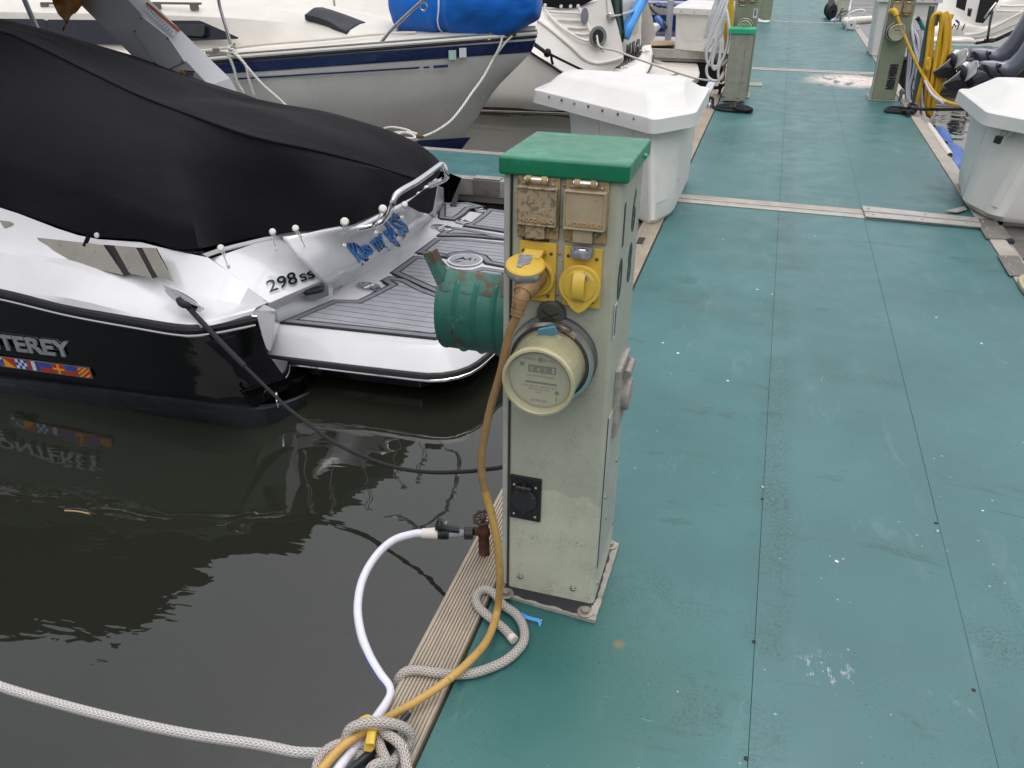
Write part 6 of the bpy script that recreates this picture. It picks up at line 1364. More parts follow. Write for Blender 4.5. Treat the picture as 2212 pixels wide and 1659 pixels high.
m = MB(); loftp(m, [(densify(shrink(body_t, .01), 4, .04), .55), (densify(shrink(body_t, .01), 4, .04), .60)]); m.build('neck', K['box_white'], bx)
for i, (x, y, mt) in enumerate(((398, 935, 'bolt'), (519, 970, 'rust_screw'), (642, 1000, 'bolt'), (777, 1030, 'rust_screw'), (914, 1070, 'rust_screw'), (1064, 1105, 'rust_screw'), (1219, 1148, 'bolt'))):
    a, b = V((-1.63, 5.87, 0)), V((-.645, 5.045, 0)); nr = V((-.64, -.77, 0)); r = _ray(*c3(x, y)); p = CAM + r*((a+nr*.004-CAM).dot(nr)/r.dot(nr))
    m = MB(); m.lathe([(.009, -.004), (.008, .004), (0, .006)], 10, axis_frame(p, nr)); m.build('rivet', K[mt], bx)
def ribs(parent, bt, bb, i, ts, mat='box_white'):
    a, b, c, d = (V((*bt[i], .55)), V((*bt[(i+1) % len(bt)], .55)), V((*bb[i], .05)), V((*bb[(i+1) % len(bb)], .05)))
    n = (b-a).cross(V((0, 0, 1))).normalized()
    for t0, t1, zl in ts:
        P = [c.lerp(d, t0).lerp(a.lerp(b, t0), zl), c.lerp(d, t1).lerp(a.lerp(b, t1), zl), c.lerp(d, t1).lerp(a.lerp(b, t1), 1.0), c.lerp(d, t0).lerp(a.lerp(b, t0), 1.0)]
        P = [p + n*.006 for p in P]; m = MB(); m.poly3(P, .02, .006); m.build('moulded_panel', K[mat], parent)
ribs(bx, body_t, body_b, 0, [(.10, .40, .18), (.52, .80, .18)]); ribs(bx, body_t, body_b, 1, [(.18, .62, .16)])
for p in (V((-.528, 5.36, .33)), V((-.508, 5.42, .21))):
    m = MB(); m.lathe([(.009, 0), (.008, .006), (0, .008)], 10, axis_frame(p, (.95, -.3, 0))); m.build('vent_plug', K['bolt'], bx)
# big box on the right with a padlock
lid = [(1.285, 6.90), (1.315, 5.985), (1.56, 5.72), (2.25, 5.62), (2.45, 6.2), (2.45, 6.95)]
bt = [(1.385, 6.80), (1.395, 6.06), (1.60, 5.82), (2.18, 5.74), (2.33, 6.22), (2.33, 6.85)]
bb = [(1.42, 6.80), (1.345, 6.10), (1.47, 5.775), (2.15, 5.735), (2.30, 6.25), (2.30, 6.85)]
br = thing('dock_box', 'large white dock box with a padlocked hasp at the right edge of the dock', 'dock box', (1.9, 6.3, 0), group='white dock boxes along the dock')
m = MB(); loftp(m, [(densify(shrink(bb, .03), 6, .07), .012), (densify(bb, 6, .07), .05)] + [(densify([tuple(Vector(a).lerp(Vector(b), t)) for a, b in zip(bb, bt)], 6, .07), .05+.53*t) for t in (.3, .6, 1)] + [(densify(shrink(bt, .02), 6, .07), .60)]); m.build('body', K['box_white'], br)
plt = [(1.47, 6.82), (1.50, 6.25), (1.66, 6.02), (2.12, 5.95), (2.28, 6.3), (2.28, 6.8)]
m = MB(); loftp(m, [(densify(shrink(lid, .025), 6, .05), .572), (densify(shrink(lid, -.004), 6, .05), .566), (densify(lid, 6, .05), .60), (densify(shrink(lid, .004), 6, .05), .642), (densify(shrink(lid, .02), 6, .05), .652), (densify(shrink(lid, .08), 6, .05), .660), (densify(plt, 6, .12), .75), (densify(shrink(plt, .1), 6, .06), .76)]); m.build('lid', K['box_lid'], br, smooth=45)
ribs(br, bt, bb, 0, [(.15, .82, .16)]); ribs(br, bt, bb, 1, [(.80, .97, .1)])
fp = V((1.50, 5.845, 0)); fn2 = V((-.735, -.678, 0))
def onb(px, py, off=0): r = _ray(*c5(px, py)); o = fp+fn2*off; return CAM + r*((o-CAM).dot(fn2)/r.dot(fn2))
fp = V((1.315, 5.985, 0)) + V((.04, .045, 0))
m = MB(); p = onb(2022, 1390, -.005); m.lathe([(.055, -.02), (.052, .012), (.04, .018), (0, .018)], 22, axis_frame(p, fn2)); m.build('hasp_boss', K['box_white'], br)
m = MB(); m.poly3([onb(1990, 1300, .05), onb(2052, 1310, .05), onb(2040, 1430, .03), onb(1982, 1425, .03)], .006, .001); hs_ = m.build('hasp', K['bolt'], br)
for x, y in ((1990, 1295), (2045, 1300)): 
    m = MB(); m.lathe([(.007, 0), (0, .006)], 8, axis_frame(onb(x, y, .052), fn2)); m.build('hasp_screw', K['steel'], hs_)
pk = thing('padlock', 'small black combination padlock hanging from the hasp of the right dock box', 'padlock', onb(1950, 1500, .05))
a, b, c, d = (onb(x, y, .05) for x, y in ((1930, 1470), (1997, 1485), (1958, 1570), (1895, 1548)))
m = MB(); m.poly3([a, b, c, d], .024, .004); m.build('lock_body', K['black_plastic'], pk)
m = MB(); m.tube([onb(1950, 1475, .04), onb(1965, 1420, .04), onb(1990, 1400, .04), onb(2012, 1420, .04), onb(1985, 1482, .04)], .0055, 8, 24); m.build('shackle', K['steel'], pk)
for k in range(3):
    q_ = a.lerp(b, .5).lerp(d.lerp(c, .5), .42+.2*k); m = MB(); m.box((0, 0, 0), (.016, .0045, .008), .0005, frame(q_+fn2*.002, b-a, -fn2)); m.build('number_wheel', K['label_white'], pk)
# boxes farther along
def simple_box(label, x0, x1, y0, y1, h, tilt=0):
    o = thing('dock_box', label, 'dock box', ((x0+x1)/2, (y0+y1)/2, 0), group='white dock boxes along the dock')
    bt_ = [(x0+.04, y1-.04), (x0+.04, y0+.06), (x1-.04, y0+.04+tilt), (x1-.04, y1-.04)]; bb_ = [(x0+.07, y1-.06), (x0+.07, y0+.09), (x1-.07, y0+.07+tilt), (x1-.07, y1-.06)]; li = [(x0, y1), (x0, y0), (x1, y0+tilt), (x1, y1)]
    m = MB(); loftp(m, [(densify(bb_, 4, .04), .01), (densify(bt_, 4, .04), h)]); m.build('body', K['box_white'], o)
    m = MB(); loftp(m, [(densify(li, 4, .03), h-.02), (densify(li, 4, .03), h+.06), (densify(shrink(li, .06), 4, .04), h+.08), (densify(shrink(li, .22), 4, .05), h+.14)]); m.build('lid', K['box_lid'], o, smooth=45)
    ribs(o, bt_, bb_, 1, [(.15, .45, .2), (.55, .88, .2)])
    for k in range(5):
        t = .12+.19*k; p = V((x0+(x1-x0)*t, y0+tilt*t-.003, h+.015)); m = MB(); m.lathe([(.010, 0), (0, .008)], 8, axis_frame(p, (0, -1, 0))); m.build('rivet', K['bolt'], o)
    return o
simple_box('white dock box with a flat riveted lid, partly behind the hanging white hose', -1.66, -.56, 14.18, 14.95, .56, -.35)
simple_box('tall narrow white dock box directly behind the right-hand pedestal', 1.30, 2.2, 14.35, 15.2, .78)

# ------------------------------------------------------------------ other pedestals
def pedestal(label, x, y, h=1.17, mat='post_olive', w=.258):
    p = thing('power_pedestal', label, 'power pedestal', (x, y, 0), (0, 0, 0), 'power pedestals along the dock'); post_body(p, mat, w=w, h=h)
    m = MB(); m.box((.003, .010, h/2), (.016, .018, h-.03), .004); m.build('corner_trim', K['post_side'], p, True)
    m = MB(); m.box((w/2, .15, .006), (w+.05, .36, .012), .003); m.build('foot_plate', K['base_edge'], p, True)
    return p
def add_cap(p, h, mat='green_cap', w=.258): m = MB(); m.box((w/2, .137, h+.012), (w+.026, .302, .045), .007, seg=3); return m.build('cap', K[mat], p, True)
pr = pedestal('olive-stained pedestal on the right with a yellow cord plugged in above its round meter', 1.072, 10.34)
add_cap(pr, 1.17)
cover_outlet(pr, .03, 1.02, 'tan_lid', word=None); cover_outlet(pr, .137, 1.02, 'tan_lid_clean', word=None)
cover_outlet(pr, .03, .872, 'tan_lid_clean', word=None); cover_outlet(pr, .137, .872, 'tan_lid', word=None)
meter(pr, .115, .715, False, .96); black_outlet(pr, .135, .26, .08, .125); black_outlet(pr, .137, .125, .08, .125)
pl2 = pedestal('pedestal with a round meter standing just behind the short green-capped post', -.515, 10.06, 1.17)
add_cap(pl2, 1.17); meter(pl2, .13, .73, False, 1.0); cover_outlet(pl2, .03, .985, 'tan_lid', word=None); cover_outlet(pl2, .137, .985, 'tan_lid_clean', word=None)
m = MB(); m.box((.075, -.001, .952), (.062, .003, .024), .0005, None); rl_ = m.build('rating_label', K['black_plastic'], pl2, True)
m = MB(); m.box((.062, -.003, .952), (.02, .002, .012)); m.box((.09, -.003, .952), (.024, .002, .012)); m.build('rating_lettering', K['label_white'], rl_, True)
m = MB(); m.box((.225, -.001, .875), (.042, .003, .092), .0005); st2 = m.build('bar_code_sticker', K['label_white'], pl2, True)
m = MB(); random.seed(9); z = .85
while z < .91:
    t = random.choice((.002, .003, .004)); m.box((.225, -.003, z+t/2), (.022, .002, t)); z += t + random.choice((.0015, .003))
m.build('bar_code', K['text_black'], st2, True)
sp2 = thing('short_post', 'short mould-stained grey post with a bright green cap on the left side of the dock', 'post', (-.515, 9.70, 0))
m = MB(); 
post_body(sp2, 'post_old', w=.245, d=.26, h=.70); m.box((.125, .13, .725), (.275, .29, .05), .005); m.build('cap', K['cap_light'], sp2, True)
m = MB(); m.box((.21, -.003, .36), (.05, .006, .66), .002); m.build('corner_trim', K['post_old'], sp2, True)
for x, z in ((.03, .06), (.17, .055)): screw(sp2, x, z, 0, .012)
for x in (.04, .19): 
    m = MB(); m.lathe([(.006, 0), (0, .004)], 8, ff(x, .725, -.016)); m.build('cap_screw', K['base_black'], sp2, True)
pf = pedestal('farther pedestal beside the third joint, left side, with a small black outlet', -.50, 19.95, 1.17); add_cap(pf, 1.17); black_outlet(pf, .02, .60, .11, .17)
pg = pedestal('far right pedestal next to the wheeled cart, pale green', 1.10, 20.95, 1.17, 'post'); add_cap(pg, 1.17); black_outlet(pg, .07, .42, .09, .15)

# ------------------------------------------------------------------ hoses, cords and their hanger
wh = thing('hose_coil', 'white hose hanging in long loops beside the short green-capped post', 'hose', (-.62, 9.85, .2))
def h14(pts, Y0=9.85, r=.0155, mat='white_hose_plain', nm='hose_loop', par=wh, n=60):
    m = MB(); m.tube([py_(*c14(x, y), Y0 + dy) for x, y, dy in pts], r, 10, n); return m.build(nm, K[mat], par)
h14([(1210, -80, 0), (1110, 200, 0), (1040, 430, .02), (1018, 550, .03), (1060, 480, .05), (1130, 300, .06), (1250, -80, .06)])
h14([(1300, -80, .0), (1190, 200, -.02), (1070, 540, -.02), (1018, 720, -.02), (1060, 700, .02), (1110, 640, .04), (1150, 560, .05)])
h14([(1340, -80, -.02), (1250, 150, -.04), (1140, 430, -.04), (1060, 620, -.04), (1035, 800, -.04), (1050, 900, -.03), (1100, 950, -.02), (1200, 960, -.02), (1300, 920, -.01), (1345, 860, 0)])
h14([(1370, -80, -.03), (1290, 200, -.06), (1200, 480, -.06), (1150, 760, -.06), (1120, 930, -.06), (1150, 1010, -.05), (1200, 960, -.05), (1240, 760, -.04), (1240, 600, -.03)])
h14([(1290, -80, .04), (1280, 300, .02), (1260, 480, .02), (1210, 560, .02), (1150, 700, .02), (1090, 880, .02), (1120, 860, .03), (1240, 620, .03)])
h14([(1330, 150, -.05), (1360, 330, -.06), (1365, 480, -.06), (1340, 660, -.06), (1300, 800, -.06), (1230, 960, -.06), (1210, 1060, -.06), (1222, 1180, -.06)])
h14([(1080, 880, -.02), (1040, 1000, -.03), (1060, 1110, -.03), (1130, 1168, -.04), (1220, 1165, -.04), (1275, 1110, -.03), (1290, 1040, -.02)])
yh = thing('yellow_cord_coil', 'yellow-tan cord hanging beside the white hose on the left pedestal', 'power cable', (-.52, 9.98, .5))
for k, x in enumerate((1375, 1400, 1425)): h14([(x, -80, .1), (x-15, 200, .1), (x-30, 420, .1), (x-45+8*k, 560-60*k, .1)], r=.0165, mat='yellow_hose', nm='cord_loop', par=yh)
h14([(1300, 290, .08), (1305, 480, .08), (1322, 600, .08), (1335, 500, .08), (1330, 330, .08)], r=.0165, mat='yellow_hose', nm='cord_loop', par=yh)
h14([(1318, 560, .04), (1305, 800, .04), (1295, 1060, .04), (1285, 1180, .04)], r=.014, mat='cord', nm='cord_loop', par=yh)
sp3 = thing('water_spigot', 'dark brass spigot with a hose screwed on, left of the short post', 'spigot', pz(*c14(1225, 1370), 0))
bq = pz(*c14(1225, 1375), 0); m = MB(); m.lathe([(.018, 0), (.016, .06), (.026, .07), (.03, .09), (.022, .11), (.016, .13), (.018, .17), (.012, .18)], 14, Matrix.Translation(bq)); m.tube([bq+V((0, 0, .085)), bq+V((-.07, -.02, .075))], .02, 10); m.tube([bq+V((0, 0, .09)), bq+V((.05, -.03, .12))], .018, 10); m.build('valve_body', K['motor_dark'], sp3)
m = MB(); m.tube([bq+V((-.03, -.02, .125)), bq+V((.0, -.03, .13)), bq+V((.06, -.02, .115))], .009, 8); m.build('lever', K['steel'], sp3)
def clump(name, label, pts, r=.0135, mat='black_rope', n=70, cat='rope'):
    o = thing(name, label, cat, pts[0]); m = MB(); m.tube(pts, r, 9, n); m.build('rope', K[mat], o); return o
P = [(1080, 1440, .06), (1060, 1490, .03), (1090, 1420, .10), (1130, 1430, .10), (1130, 1520, .04), (1160, 1570, .015), (1300, 1600, .015), (1480, 1612, .015), (1640, 1615, .015), (1700, 1600, .02), (1620, 1565, .02), (1500, 1580, .03), (1380, 1560, .03), (1450, 1510, .05), (1500, 1490, .05), (1440, 1520, .04), (1300, 1560, .03), (1190, 1540, .03), (1350, 1515, .045), (1420, 1500, .04), (1560, 1530, .03), (1700, 1590, .03), (1600, 1600, .035), (1450, 1560, .05), (1480, 1530, .05), (1600, 1575, .04), (1680, 1600, .035)]
clump('coiled_rope', 'heap of black rope on the deck at the foot of the short green-capped post', [pz(*c14(x, y), z) for x, y, z in P], .0155, n=160)
cb2 = thing('dock_cleat', 'small metal cleat on the rail beside the heap of black rope', 'cleat', pz(*c14(1085, 1500), .02))
p = pz(*c14(1085, 1510), .03); m = MB(); m.lathe([(.04, 0), (.036, .03), (.02, .05), (.024, .06), (0, .065)], 14, Matrix.Translation(p-V((0, 0, .03)))); m.build('cleat', K['steel'], cb2)
# right side: hanger post with yellow hose, white hose, cord, black line
hp2 = thing('hanger_post', 'dark grey leaning post carrying the yellow hose coil on the right edge', 'post', pz(*c5(1010, 1140), 0))
b0 = pz(*c5(1010, 1145), 0); t0_ = py_(*c5(1212, 62), b0.y)
m = MB(); d_ = (t0_-b0); L_ = d_.length; F = axis_frame(b0, d_); m.box((0, 0, L_/2), (.062, .05, L_), .006, F); m.build('post', K['post_teal_grey'], hp2)
m = MB(); q0 = b0 + d_*.80; hk = py_(*c5(1250, 230), b0.y-.03); m.box((hk.x, hk.y, hk.z), (.05, .06, .09), .012); m.tube([q0, hk], .02, 8); m.build('hook', K['post_teal_grey'], hp2)
yc = thing('hose_coil', 'bright yellow hose coiled in tall loops on the leaning dark post', 'hose', py_(*c5(1330, 140), b0.y))
def h5(pts, r=.0205, mat='yellow_hose', nm='hose_loop', par=yc, n=70, Y=None):
    m = MB(); m.tube([py_(*c5(x, y), (Y or b0.y) + dy) for x, y, dy in pts], r, 10, n); return m.build(nm, K[mat], par)
h5([(1300, 135, -.05), (1225, 170, -.06), (1190, 300, -.06), (1160, 560, -.06), (1120, 800, -.06), (1070, 1010, -.06), (1042, 1140, -.05)])
h5([(1290, 150, -.02), (1240, 180, -.04), (1215, 330, -.04), (1200, 560, -.04), (1170, 760, -.04), (1150, 950, -.04), (1150, 1180, -.04), (1180, 1270, -.04), (1205, 1180, -.04), (1230, 900, -.04), (1290, 600, -.05), (1310, 300, -.05), (1300, 140, -.05)])
h5([(1300, 140, -.09), (1320, 170, -.09), (1300, 350, -.09), (1255, 600, -.09), (1220, 820, -.09), (1190, 1000, -.09), (1165, 1180, -.09), (1188, 1262, -.09), (1225, 1130, -.08), (1262, 900, -.08), (1335, 560, -.08), (1352, 300, -.08), (1330, 160, -.08)])
h5([(1335, 140, -.06), (1362, 200, -.06), (1370, 400, -.06), (1345, 620, -.06), (1300, 830, -.06), (1280, 990, -.06), (1250, 1060, -.05), (1230, 1150, -.05)])
h5([(1360, 130, -.03), (1395, 190, -.03), (1402, 400, -.03), (1390, 640, -.03), (1345, 850, -.03), (1320, 940, -.03), (1265, 1000, -.03), (1270, 900, -.03), (1320, 640, -.03), (1335, 480, -.03)])
h5([(1430, 155, .0), (1400, 240, .0), (1385, 420, -.0), (1350, 700, .0), (1300, 900, .0), (1255, 1010, .0), (1215, 1060, 0)])
h5([(1168, 760, -.11), (1150, 740, -.11), (1148, 680, -.11), (1165, 640, -.11), (1180, 700, -.11), (1168, 760, -.11)])
wc = thing('hose_coil', 'white hose with a thin blue line bundled behind the right-hand pedestal', 'hose', (1.42, 10.3, .1))
for k, (xt, xb, yb) in enumerate(((955, 930, 1080), (975, 945, 1085), (1010, 960, 1090), (1040, 1000, 1085), (1065, 1010, 1000), (1100, 1060, 1200), (1085, 1090, 1260))):
    h5([(xt+15, 330, .3), (xt, 360, .3), (xt+6, 520, .3), (xt-12+k*3, 760, .28), (xb, 950, .25), (xb+4, yb, .22)], r=.017, mat='hose_line', par=wc)
h5([(1010, 330, .25), (1050, 420, .24), (1060, 600, .22), (1030, 800, .2), (1028, 880, .2)], r=.017, mat='hose_line', par=wc)
nz = thing('hose_nozzle', 'teal-gripped hose nozzle sticking up from the white hose bundle', 'nozzle', py_(*c5(1090, 260), 10.5))
m = MB(); m.tube([py_(*c5(1125, 350), 10.5), py_(*c5(1105, 290), 10.5), py_(*c5(1072, 225), 10.5)], .022, 10, 12); m.build('grip', K['teal_grip'], nz); m = MB(); m.tube([py_(*c5(1072, 225), 10.5), py_(*c5(1046, 190), 10.5)], lambda t: .02+.006*t, 10); m.build('nozzle_head', K['black_plastic'], nz)
yc2 = thing('shore_power_cable', 'long yellow cord running from the right-hand pedestal down over the water to the dock box', 'power cable', (1.2, 10.3, .95))
yr = pr.location.y
pts = [(765, 125, -.05), (800, 120, -.10), (825, 170, -.12), (870, 290, -.12), (930, 440, -.14), (1000, 600, -.16), (1070, 740, -.22), (1150, 880, -.35), (1230, 1000, -.6), (1330, 1090, -.95), (1450, 1135, -1.4), (1570, 1150, -1.9), (1700, 1150, -2.3)]
m = MB(); m.tube([py_(*c5(x, y), yr+dy) for x, y, dy in pts], .0165, 10, 90); m.build('cord', K['yellow_hose'], yc2); m = MB(); m.tube([py_(*c5(x, y), yr+dy) for x, y, dy in pts[:3]], .03, 12, 8); m.build('plug', K['yellow_hose'], yc2)
gc = thing('shore_power_cable', 'dirty cream cord running beside the yellow cord from the right-hand pedestal', 'power cable', (1.3, 10.3, 1.0))
m = MB(); m.tube([py_(*c5(x, y), yr+dy) for x, y, dy in ((945, -60, .12), (965, 80, .1), (978, 220, .08), (1000, 400, .04), (1030, 540, 0), (1075, 690, -.1), (1130, 860, -.3), (1190, 990, -.6), (1250, 1060, -.85), (1330, 1112, -1.1))], .017, 10, 60); m.build('cord', K['hose'], gc)
sp4 = thing('water_spigot', 'brass spigot with a yellow fitting at the foot of the right-hand pedestal', 'spigot', pz(*c5(860, 1085), 0)); q0 = pz(*c5(862, 1085), .0)
m = MB(); m.lathe([(.02, 0), (.016, .05), (.026, .07), (.022, .1), (.012, .12)], 12, Matrix.Translation(q0)); m.tube([q0+V((0, 0, .08)), q0+V((.06, 0, .08))], .02, 10); m.build('valve_body', K['bolt'], sp4)
m = MB(); m.tube([q0+V((.085, 0, .08)), q0+V((.125, 0, .08))], .024, 12); m.build('fitting', K['yellow'], sp4); m = MB(); m.tube([q0+V((.125, 0, .08)), q0+V((.16, 0, .08))], .019, 12); m.tube([q0+V((.06, 0, .08)), q0+V((.085, 0, .08))], .017, 12); m.build('hose_end', K['white_hose_plain'], sp4)
P = [(1560, 1190, .02), (1300, 1192, .06), (1080, 1188, .07), (1000, 1180, .07), (960, 1140, .09), (1010, 1130, .1), (1040, 1180, .06), (1000, 1230, .03), (940, 1210, .03), (980, 1160, .08), (940, 1180, .06), (850, 1168, .05), (760, 1170, .03), (705, 1192, .015), (730, 1215, .015), (820, 1222, .015), (920, 1230, .02), (960, 1235, .04), (900, 1200, .03), (800, 1190, .03), (745, 1195, .03), (860, 1205, .03), (950, 1210, .05), (1010, 1215, .05)]
PP = [pz(*c5(1900, 1195), .0)] + [pz(*c5(x, y), z) for x, y, z in P]
clump('mooring_line', 'black line wrapped round the right edge cleat, its tail folded on the deck', PP, .0155, n=150)
q0 = pz(*c5(1005, 1225), .0); c3_ = thing('dock_cleat', 'metal cleat under the black line on the right edge of the dock', 'cleat', q0)
m = MB(); m.box((q0.x, q0.y, .02), (.05, .12, .03), .008); m.tube([q0+V((-.02, -.12, .07)), q0+V((0, 0, .055)), q0+V((.02, .12, .07))], .014, 8, 10); m.tube([q0, q0+V((0, 0, .06))], .02, 8); m.build('cleat', K['bolt'], c3_)
# two blue fenders and a white pipe end along the right edge
for (x, y), lb in (((1330, 1560), 'blue fender hanging at the right edge of the dock, farther of two'), ((1465, 1760), 'blue fender half hidden by the right dock box, nearer of two')):
    p = pz(*c5(x, y), -.16); o = thing('boat_fender', lb, 'fender', p, group='blue fenders at the right edge')
    m = MB(); m.lathe([(.02, -.42), (.06, -.39), (.105, -.33), (.12, -.2), (.12, .1), (.11, .17), (.06, .22), (.03, .24)], 20, axis_frame(V((1.64, p.y+.05, -.16)), (.04, 1, .06))); m.build('fender_body', K['blue_fender'], o)
    m = MB(); m.tube([V((1.64, p.y+.2, -.13)), V((1.60, p.y+.2, -.04)), V((1.53, p.y+.2, -.02))], .012, 8); m.build('fender_rope', K['black_rope'], o)
m = MB(); a, b = pz(*c5(1180, 1330), .02), pz(*c5(1330, 1650), .02); m.lathe([(.028, 0), (.028, (b-a).length), (.022, (b-a).length), (.022, (b-a).length-.06), (0, (b-a).length-.06)], 18, axis_frame(V((1.522, a.y, -.01)), V((0, b.y-a.y, 0)))); pv = m.build('pvc_pipe', K['white_gel_old']); tag(pv, 'white plastic pipe lying along the right edge of the dock', 'pipe')
yb = thing('rope_guide', 'pale oval moulding with a yellow centre at the right edge of the picture', 'dock fitting', pz(2222, 640, 0))
q0 = pz(2222, 628, .0); m = MB(); T = Matrix.Translation((q0.x+.012, q0.y, .006))
m.prism([(.055*math.cos(a), .18*math.sin(a)) for a in [2*math.pi*i/30 for i in range(30)]], -.003, .022, .006, T); m.build('moulding', K['meter_rim'], yb); m = MB(); m.prism([(.033*math.cos(a), .12*math.sin(a)) for a in [2*math.pi*i/30 for i in range(30)]], .020, .03, .004, T); m.build('insert', K['yellow'], yb)

# ------------------------------------------------------------------ pair of tilted outboard motors
def c16(x, y): return (1920.1+.1323*x, .1323*y)
def outboard(label, dx, dy, Y):
    o = thing('outboard_motor', label, 'outboard motor', py_(*c16(1900+dx, 700+dy), Y), group='tilted outboard motors')
    def S(x, y, d=0): return py_(*c16(x+dx, y+dy), Y+d)
    def sect(line, halfw, nm, mat):     # line: list of (upper edge px, lower edge px, half width)
        m = MB(); rows = []
        for (x1, y1), (x2, y2), hw in line:
            a, b = S(x1, y1), S(x2, y2); c = a.lerp(b, .5); v = (b-a)*.5; rows.append([c + v*math.cos(t) + V((0, hw*math.sin(t)*-1, 0)) for t in [2*math.pi*i/16 for i in range(16)]])
        m.grid(rows, close_u=True); m.add(rows[0], [tuple(range(16))]); m.add(rows[-1], [tuple(range(16))]); return m.build(nm, K[mat], o)
    leg = sect([((1440, 1010), (1640, 1300), .05), ((1560, 990), (1740, 1300), .06), ((1700, 985), (1900, 1310), .075), ((1850, 1010), (2000, 1290), .085), ((1980, 970), (2130, 1200), .09), ((2110, 840), (2280, 1060), .10), ((2240, 640), (2440, 860), .11), ((2400, 380), (2620, 600), .13)], .1, 'leg', 'motor_grey')
    sect([((2380, 360), (2640, 640), .16), ((2500, 120), (2860, 480), .22), ((2700, -120), (3100, 260), .24), ((2900, -260), (3200, 60), .16)], .2, 'cowl', 'motor_grey')
    m = MB(); m.poly3([S(1455, 1005, -.11), S(1520, 1000, -.11), S(1750, 1320, -.11), S(1690, 1340, -.11)], .22, .008); m.build('cavitation_plate', K['motor_dark'], leg)
    sect([((1290, 1240), (1360, 1390), .04), ((1360, 1180), (1470, 1380), .055), ((1480, 1120), (1640, 1330), .06), ((1600, 1060), (1720, 1270), .04)], .06, 'gearcase', 'motor_grey')
    m = MB(); m.poly3([S(880, 1370, -.012), S(1120, 1300, -.012), S(1320, 1330, -.012), S(1200, 1480, -.012), S(960, 1470, -.012)], .024, .004); m.build('skeg', K['motor_dark'], leg)
    m = MB(); a, b = S(1320, 1310), S(1130, 1060); hub = a.lerp(b, .25); ax = (b-a).normalized()
    m.lathe([(.048, -.10), (.052, -.02), (.046, .06), (.036, .12), (.028, .12)], 20, axis_frame(hub, ax)); hb2 = m.build('propeller_hub', K['motor_dark'], leg)
    for k in range(3):
        F = axis_frame(hub+ax*.04, ax) @ Matrix.Rotation(2*math.pi*k/3+.5, 4, 'Z'); m = MB(); rows = []
        for i in range(9):
            t = i/8; r = .045+.165*t; wd_ = .11*math.sin(math.pi*(.18+.72*t))**.8; row = []
            for j in range(7):
                s_ = j/6*2-1; ang = s_*wd_/r*.9; tw_ = .055*s_*(1-.3*t); row.append(F @ V((r*math.cos(ang), r*math.sin(ang), tw_+.012*t)))
            rows.append(row)
        m.grid(rows); m.build('propeller_blade', K['prop_steel'], leg, solid=.008)
    m = MB(); m.lathe([(.018, 0), (.016, .008), (0, .01)], 12, axis_frame(S(1810, 1072, -.085), (0, -1, 0))); m.tube([S(1770, 1025, -.075), S(1765, 1100, -.08), S(1900, 1290, -.085)], .006, 6, 12); m.tube([S(1600, 1080, -.07), S(1750, 1300, -.07)], .012, 6); m.build('anode_bolt', K['motor_dark'], leg)
    return o
outboard('nearer of two grey outboard motors tilted up over the water with a bright propeller', 0, 0, 9.6)
outboard('farther of two grey outboard motors tilted up behind the other one', -165, -205, 10.05)
# hull carrying the motors, beyond the right edge of the frame
mo = thing('motor_skiff', 'white boat hull at the far right carrying the two tilted outboards', 'boat', (4.5, 9.8, ZW))
m = MB(); secs = [(2.75, .95, .45), (3.4, 1.0, .5), (5.5, 1.0, .55), (7, .7, .65), (8, .05, .8)]
rows = [[V((x, 9.85-b*1.0, z)), V((x, 9.85-b*.95, -.3)), V((x, 9.85, -.75 if x < 7 else -.3)), V((x, 9.85+b*.95, -.3)), V((x, 9.85+b, z))] for x, b, z in secs]
m.grid(rows); m.add(rows[0], [(0, 1, 2, 3, 4)]); m.build('hull', K['white_gel_old'], mo, solid=.05)
# ------------------------------------------------------------------ white cruiser on the far right
rc_ = thing('moored_boat', 'white boat with black window openings moored beyond the right finger pier', 'boat', (6, 17.6, ZW))
def f16(rows, mat, nm, nu=20, nv=10, th=.03):
    m = MB(); m.surf([[py_(*c16(x, y), Y) for x, y, Y in r] for r in rows], nu, nv); return m.build(nm, K[mat], rc_, solid=th)
f16([[(700, 690, 16.75), (1000, 702, 16.7), (1360, 705, 16.7), (1420, 700, 16.72)], [(700, 640, 16.78), (1000, 640, 16.72), (1365, 632, 16.72), (1420, 660, 16.74)], [(700, 600, 17.0), (1000, 590, 17.0), (1300, 600, 16.95), (1400, 640, 16.8)]], 'cruiser_white', 'swim_step')
f16([[(700, 640, 17.2), (1000, 610, 17.2), (1400, 640, 17.0), (1700, 560, 17.0), (2100, 400, 17.0), (2700, 180, 17.0)], [(700, 500, 17.25), (1000, 440, 17.25), (1340, 420, 17.1), (1650, 440, 17.05), (2100, 250, 17.05), (2700, 30, 17.05)], [(700, 300, 17.4), (1000, 330, 17.4), (1330, 400, 17.3), (1560, 390, 17.15), (1800, 130, 17.15), (2100, -60, 17.15)], [(700, -100, 17.6), (1000, -80, 17.6), (1300, -80, 17.5), (1600, -80, 17.35), (1900, -80, 17.3), (2200, -120, 17.3)]], 'cruiser_white', 'stern_shell', 60, 30)
f16([[(1400, 700, 16.85), (1700, 670, 16.9), (2100, 520, 16.9), (2700, 260, 16.9)], [(1420, 640, 16.95), (1700, 600, 16.95), (2100, 440, 16.95), (2700, 200, 16.95)]], 'white_gel_old', 'hull_side', 20, 6)
def p16(pts, mat, nm, Y, th=.02, par=None):
    m = MB(); m.poly3([py_(*c16(x, y), Y) for x, y in pts], th, .003); return m.build(nm, K[mat], par or rc_)
p16([(1095, 120), (1240, 180), (1290, -60), (1120, -60)], 'rubber', 'dark_opening', 17.1); p16([(1410, 365), (1540, 380), (1660, 230), (1840, -60), (1500, -60)], 'rubber', 'dark_opening', 17.0)
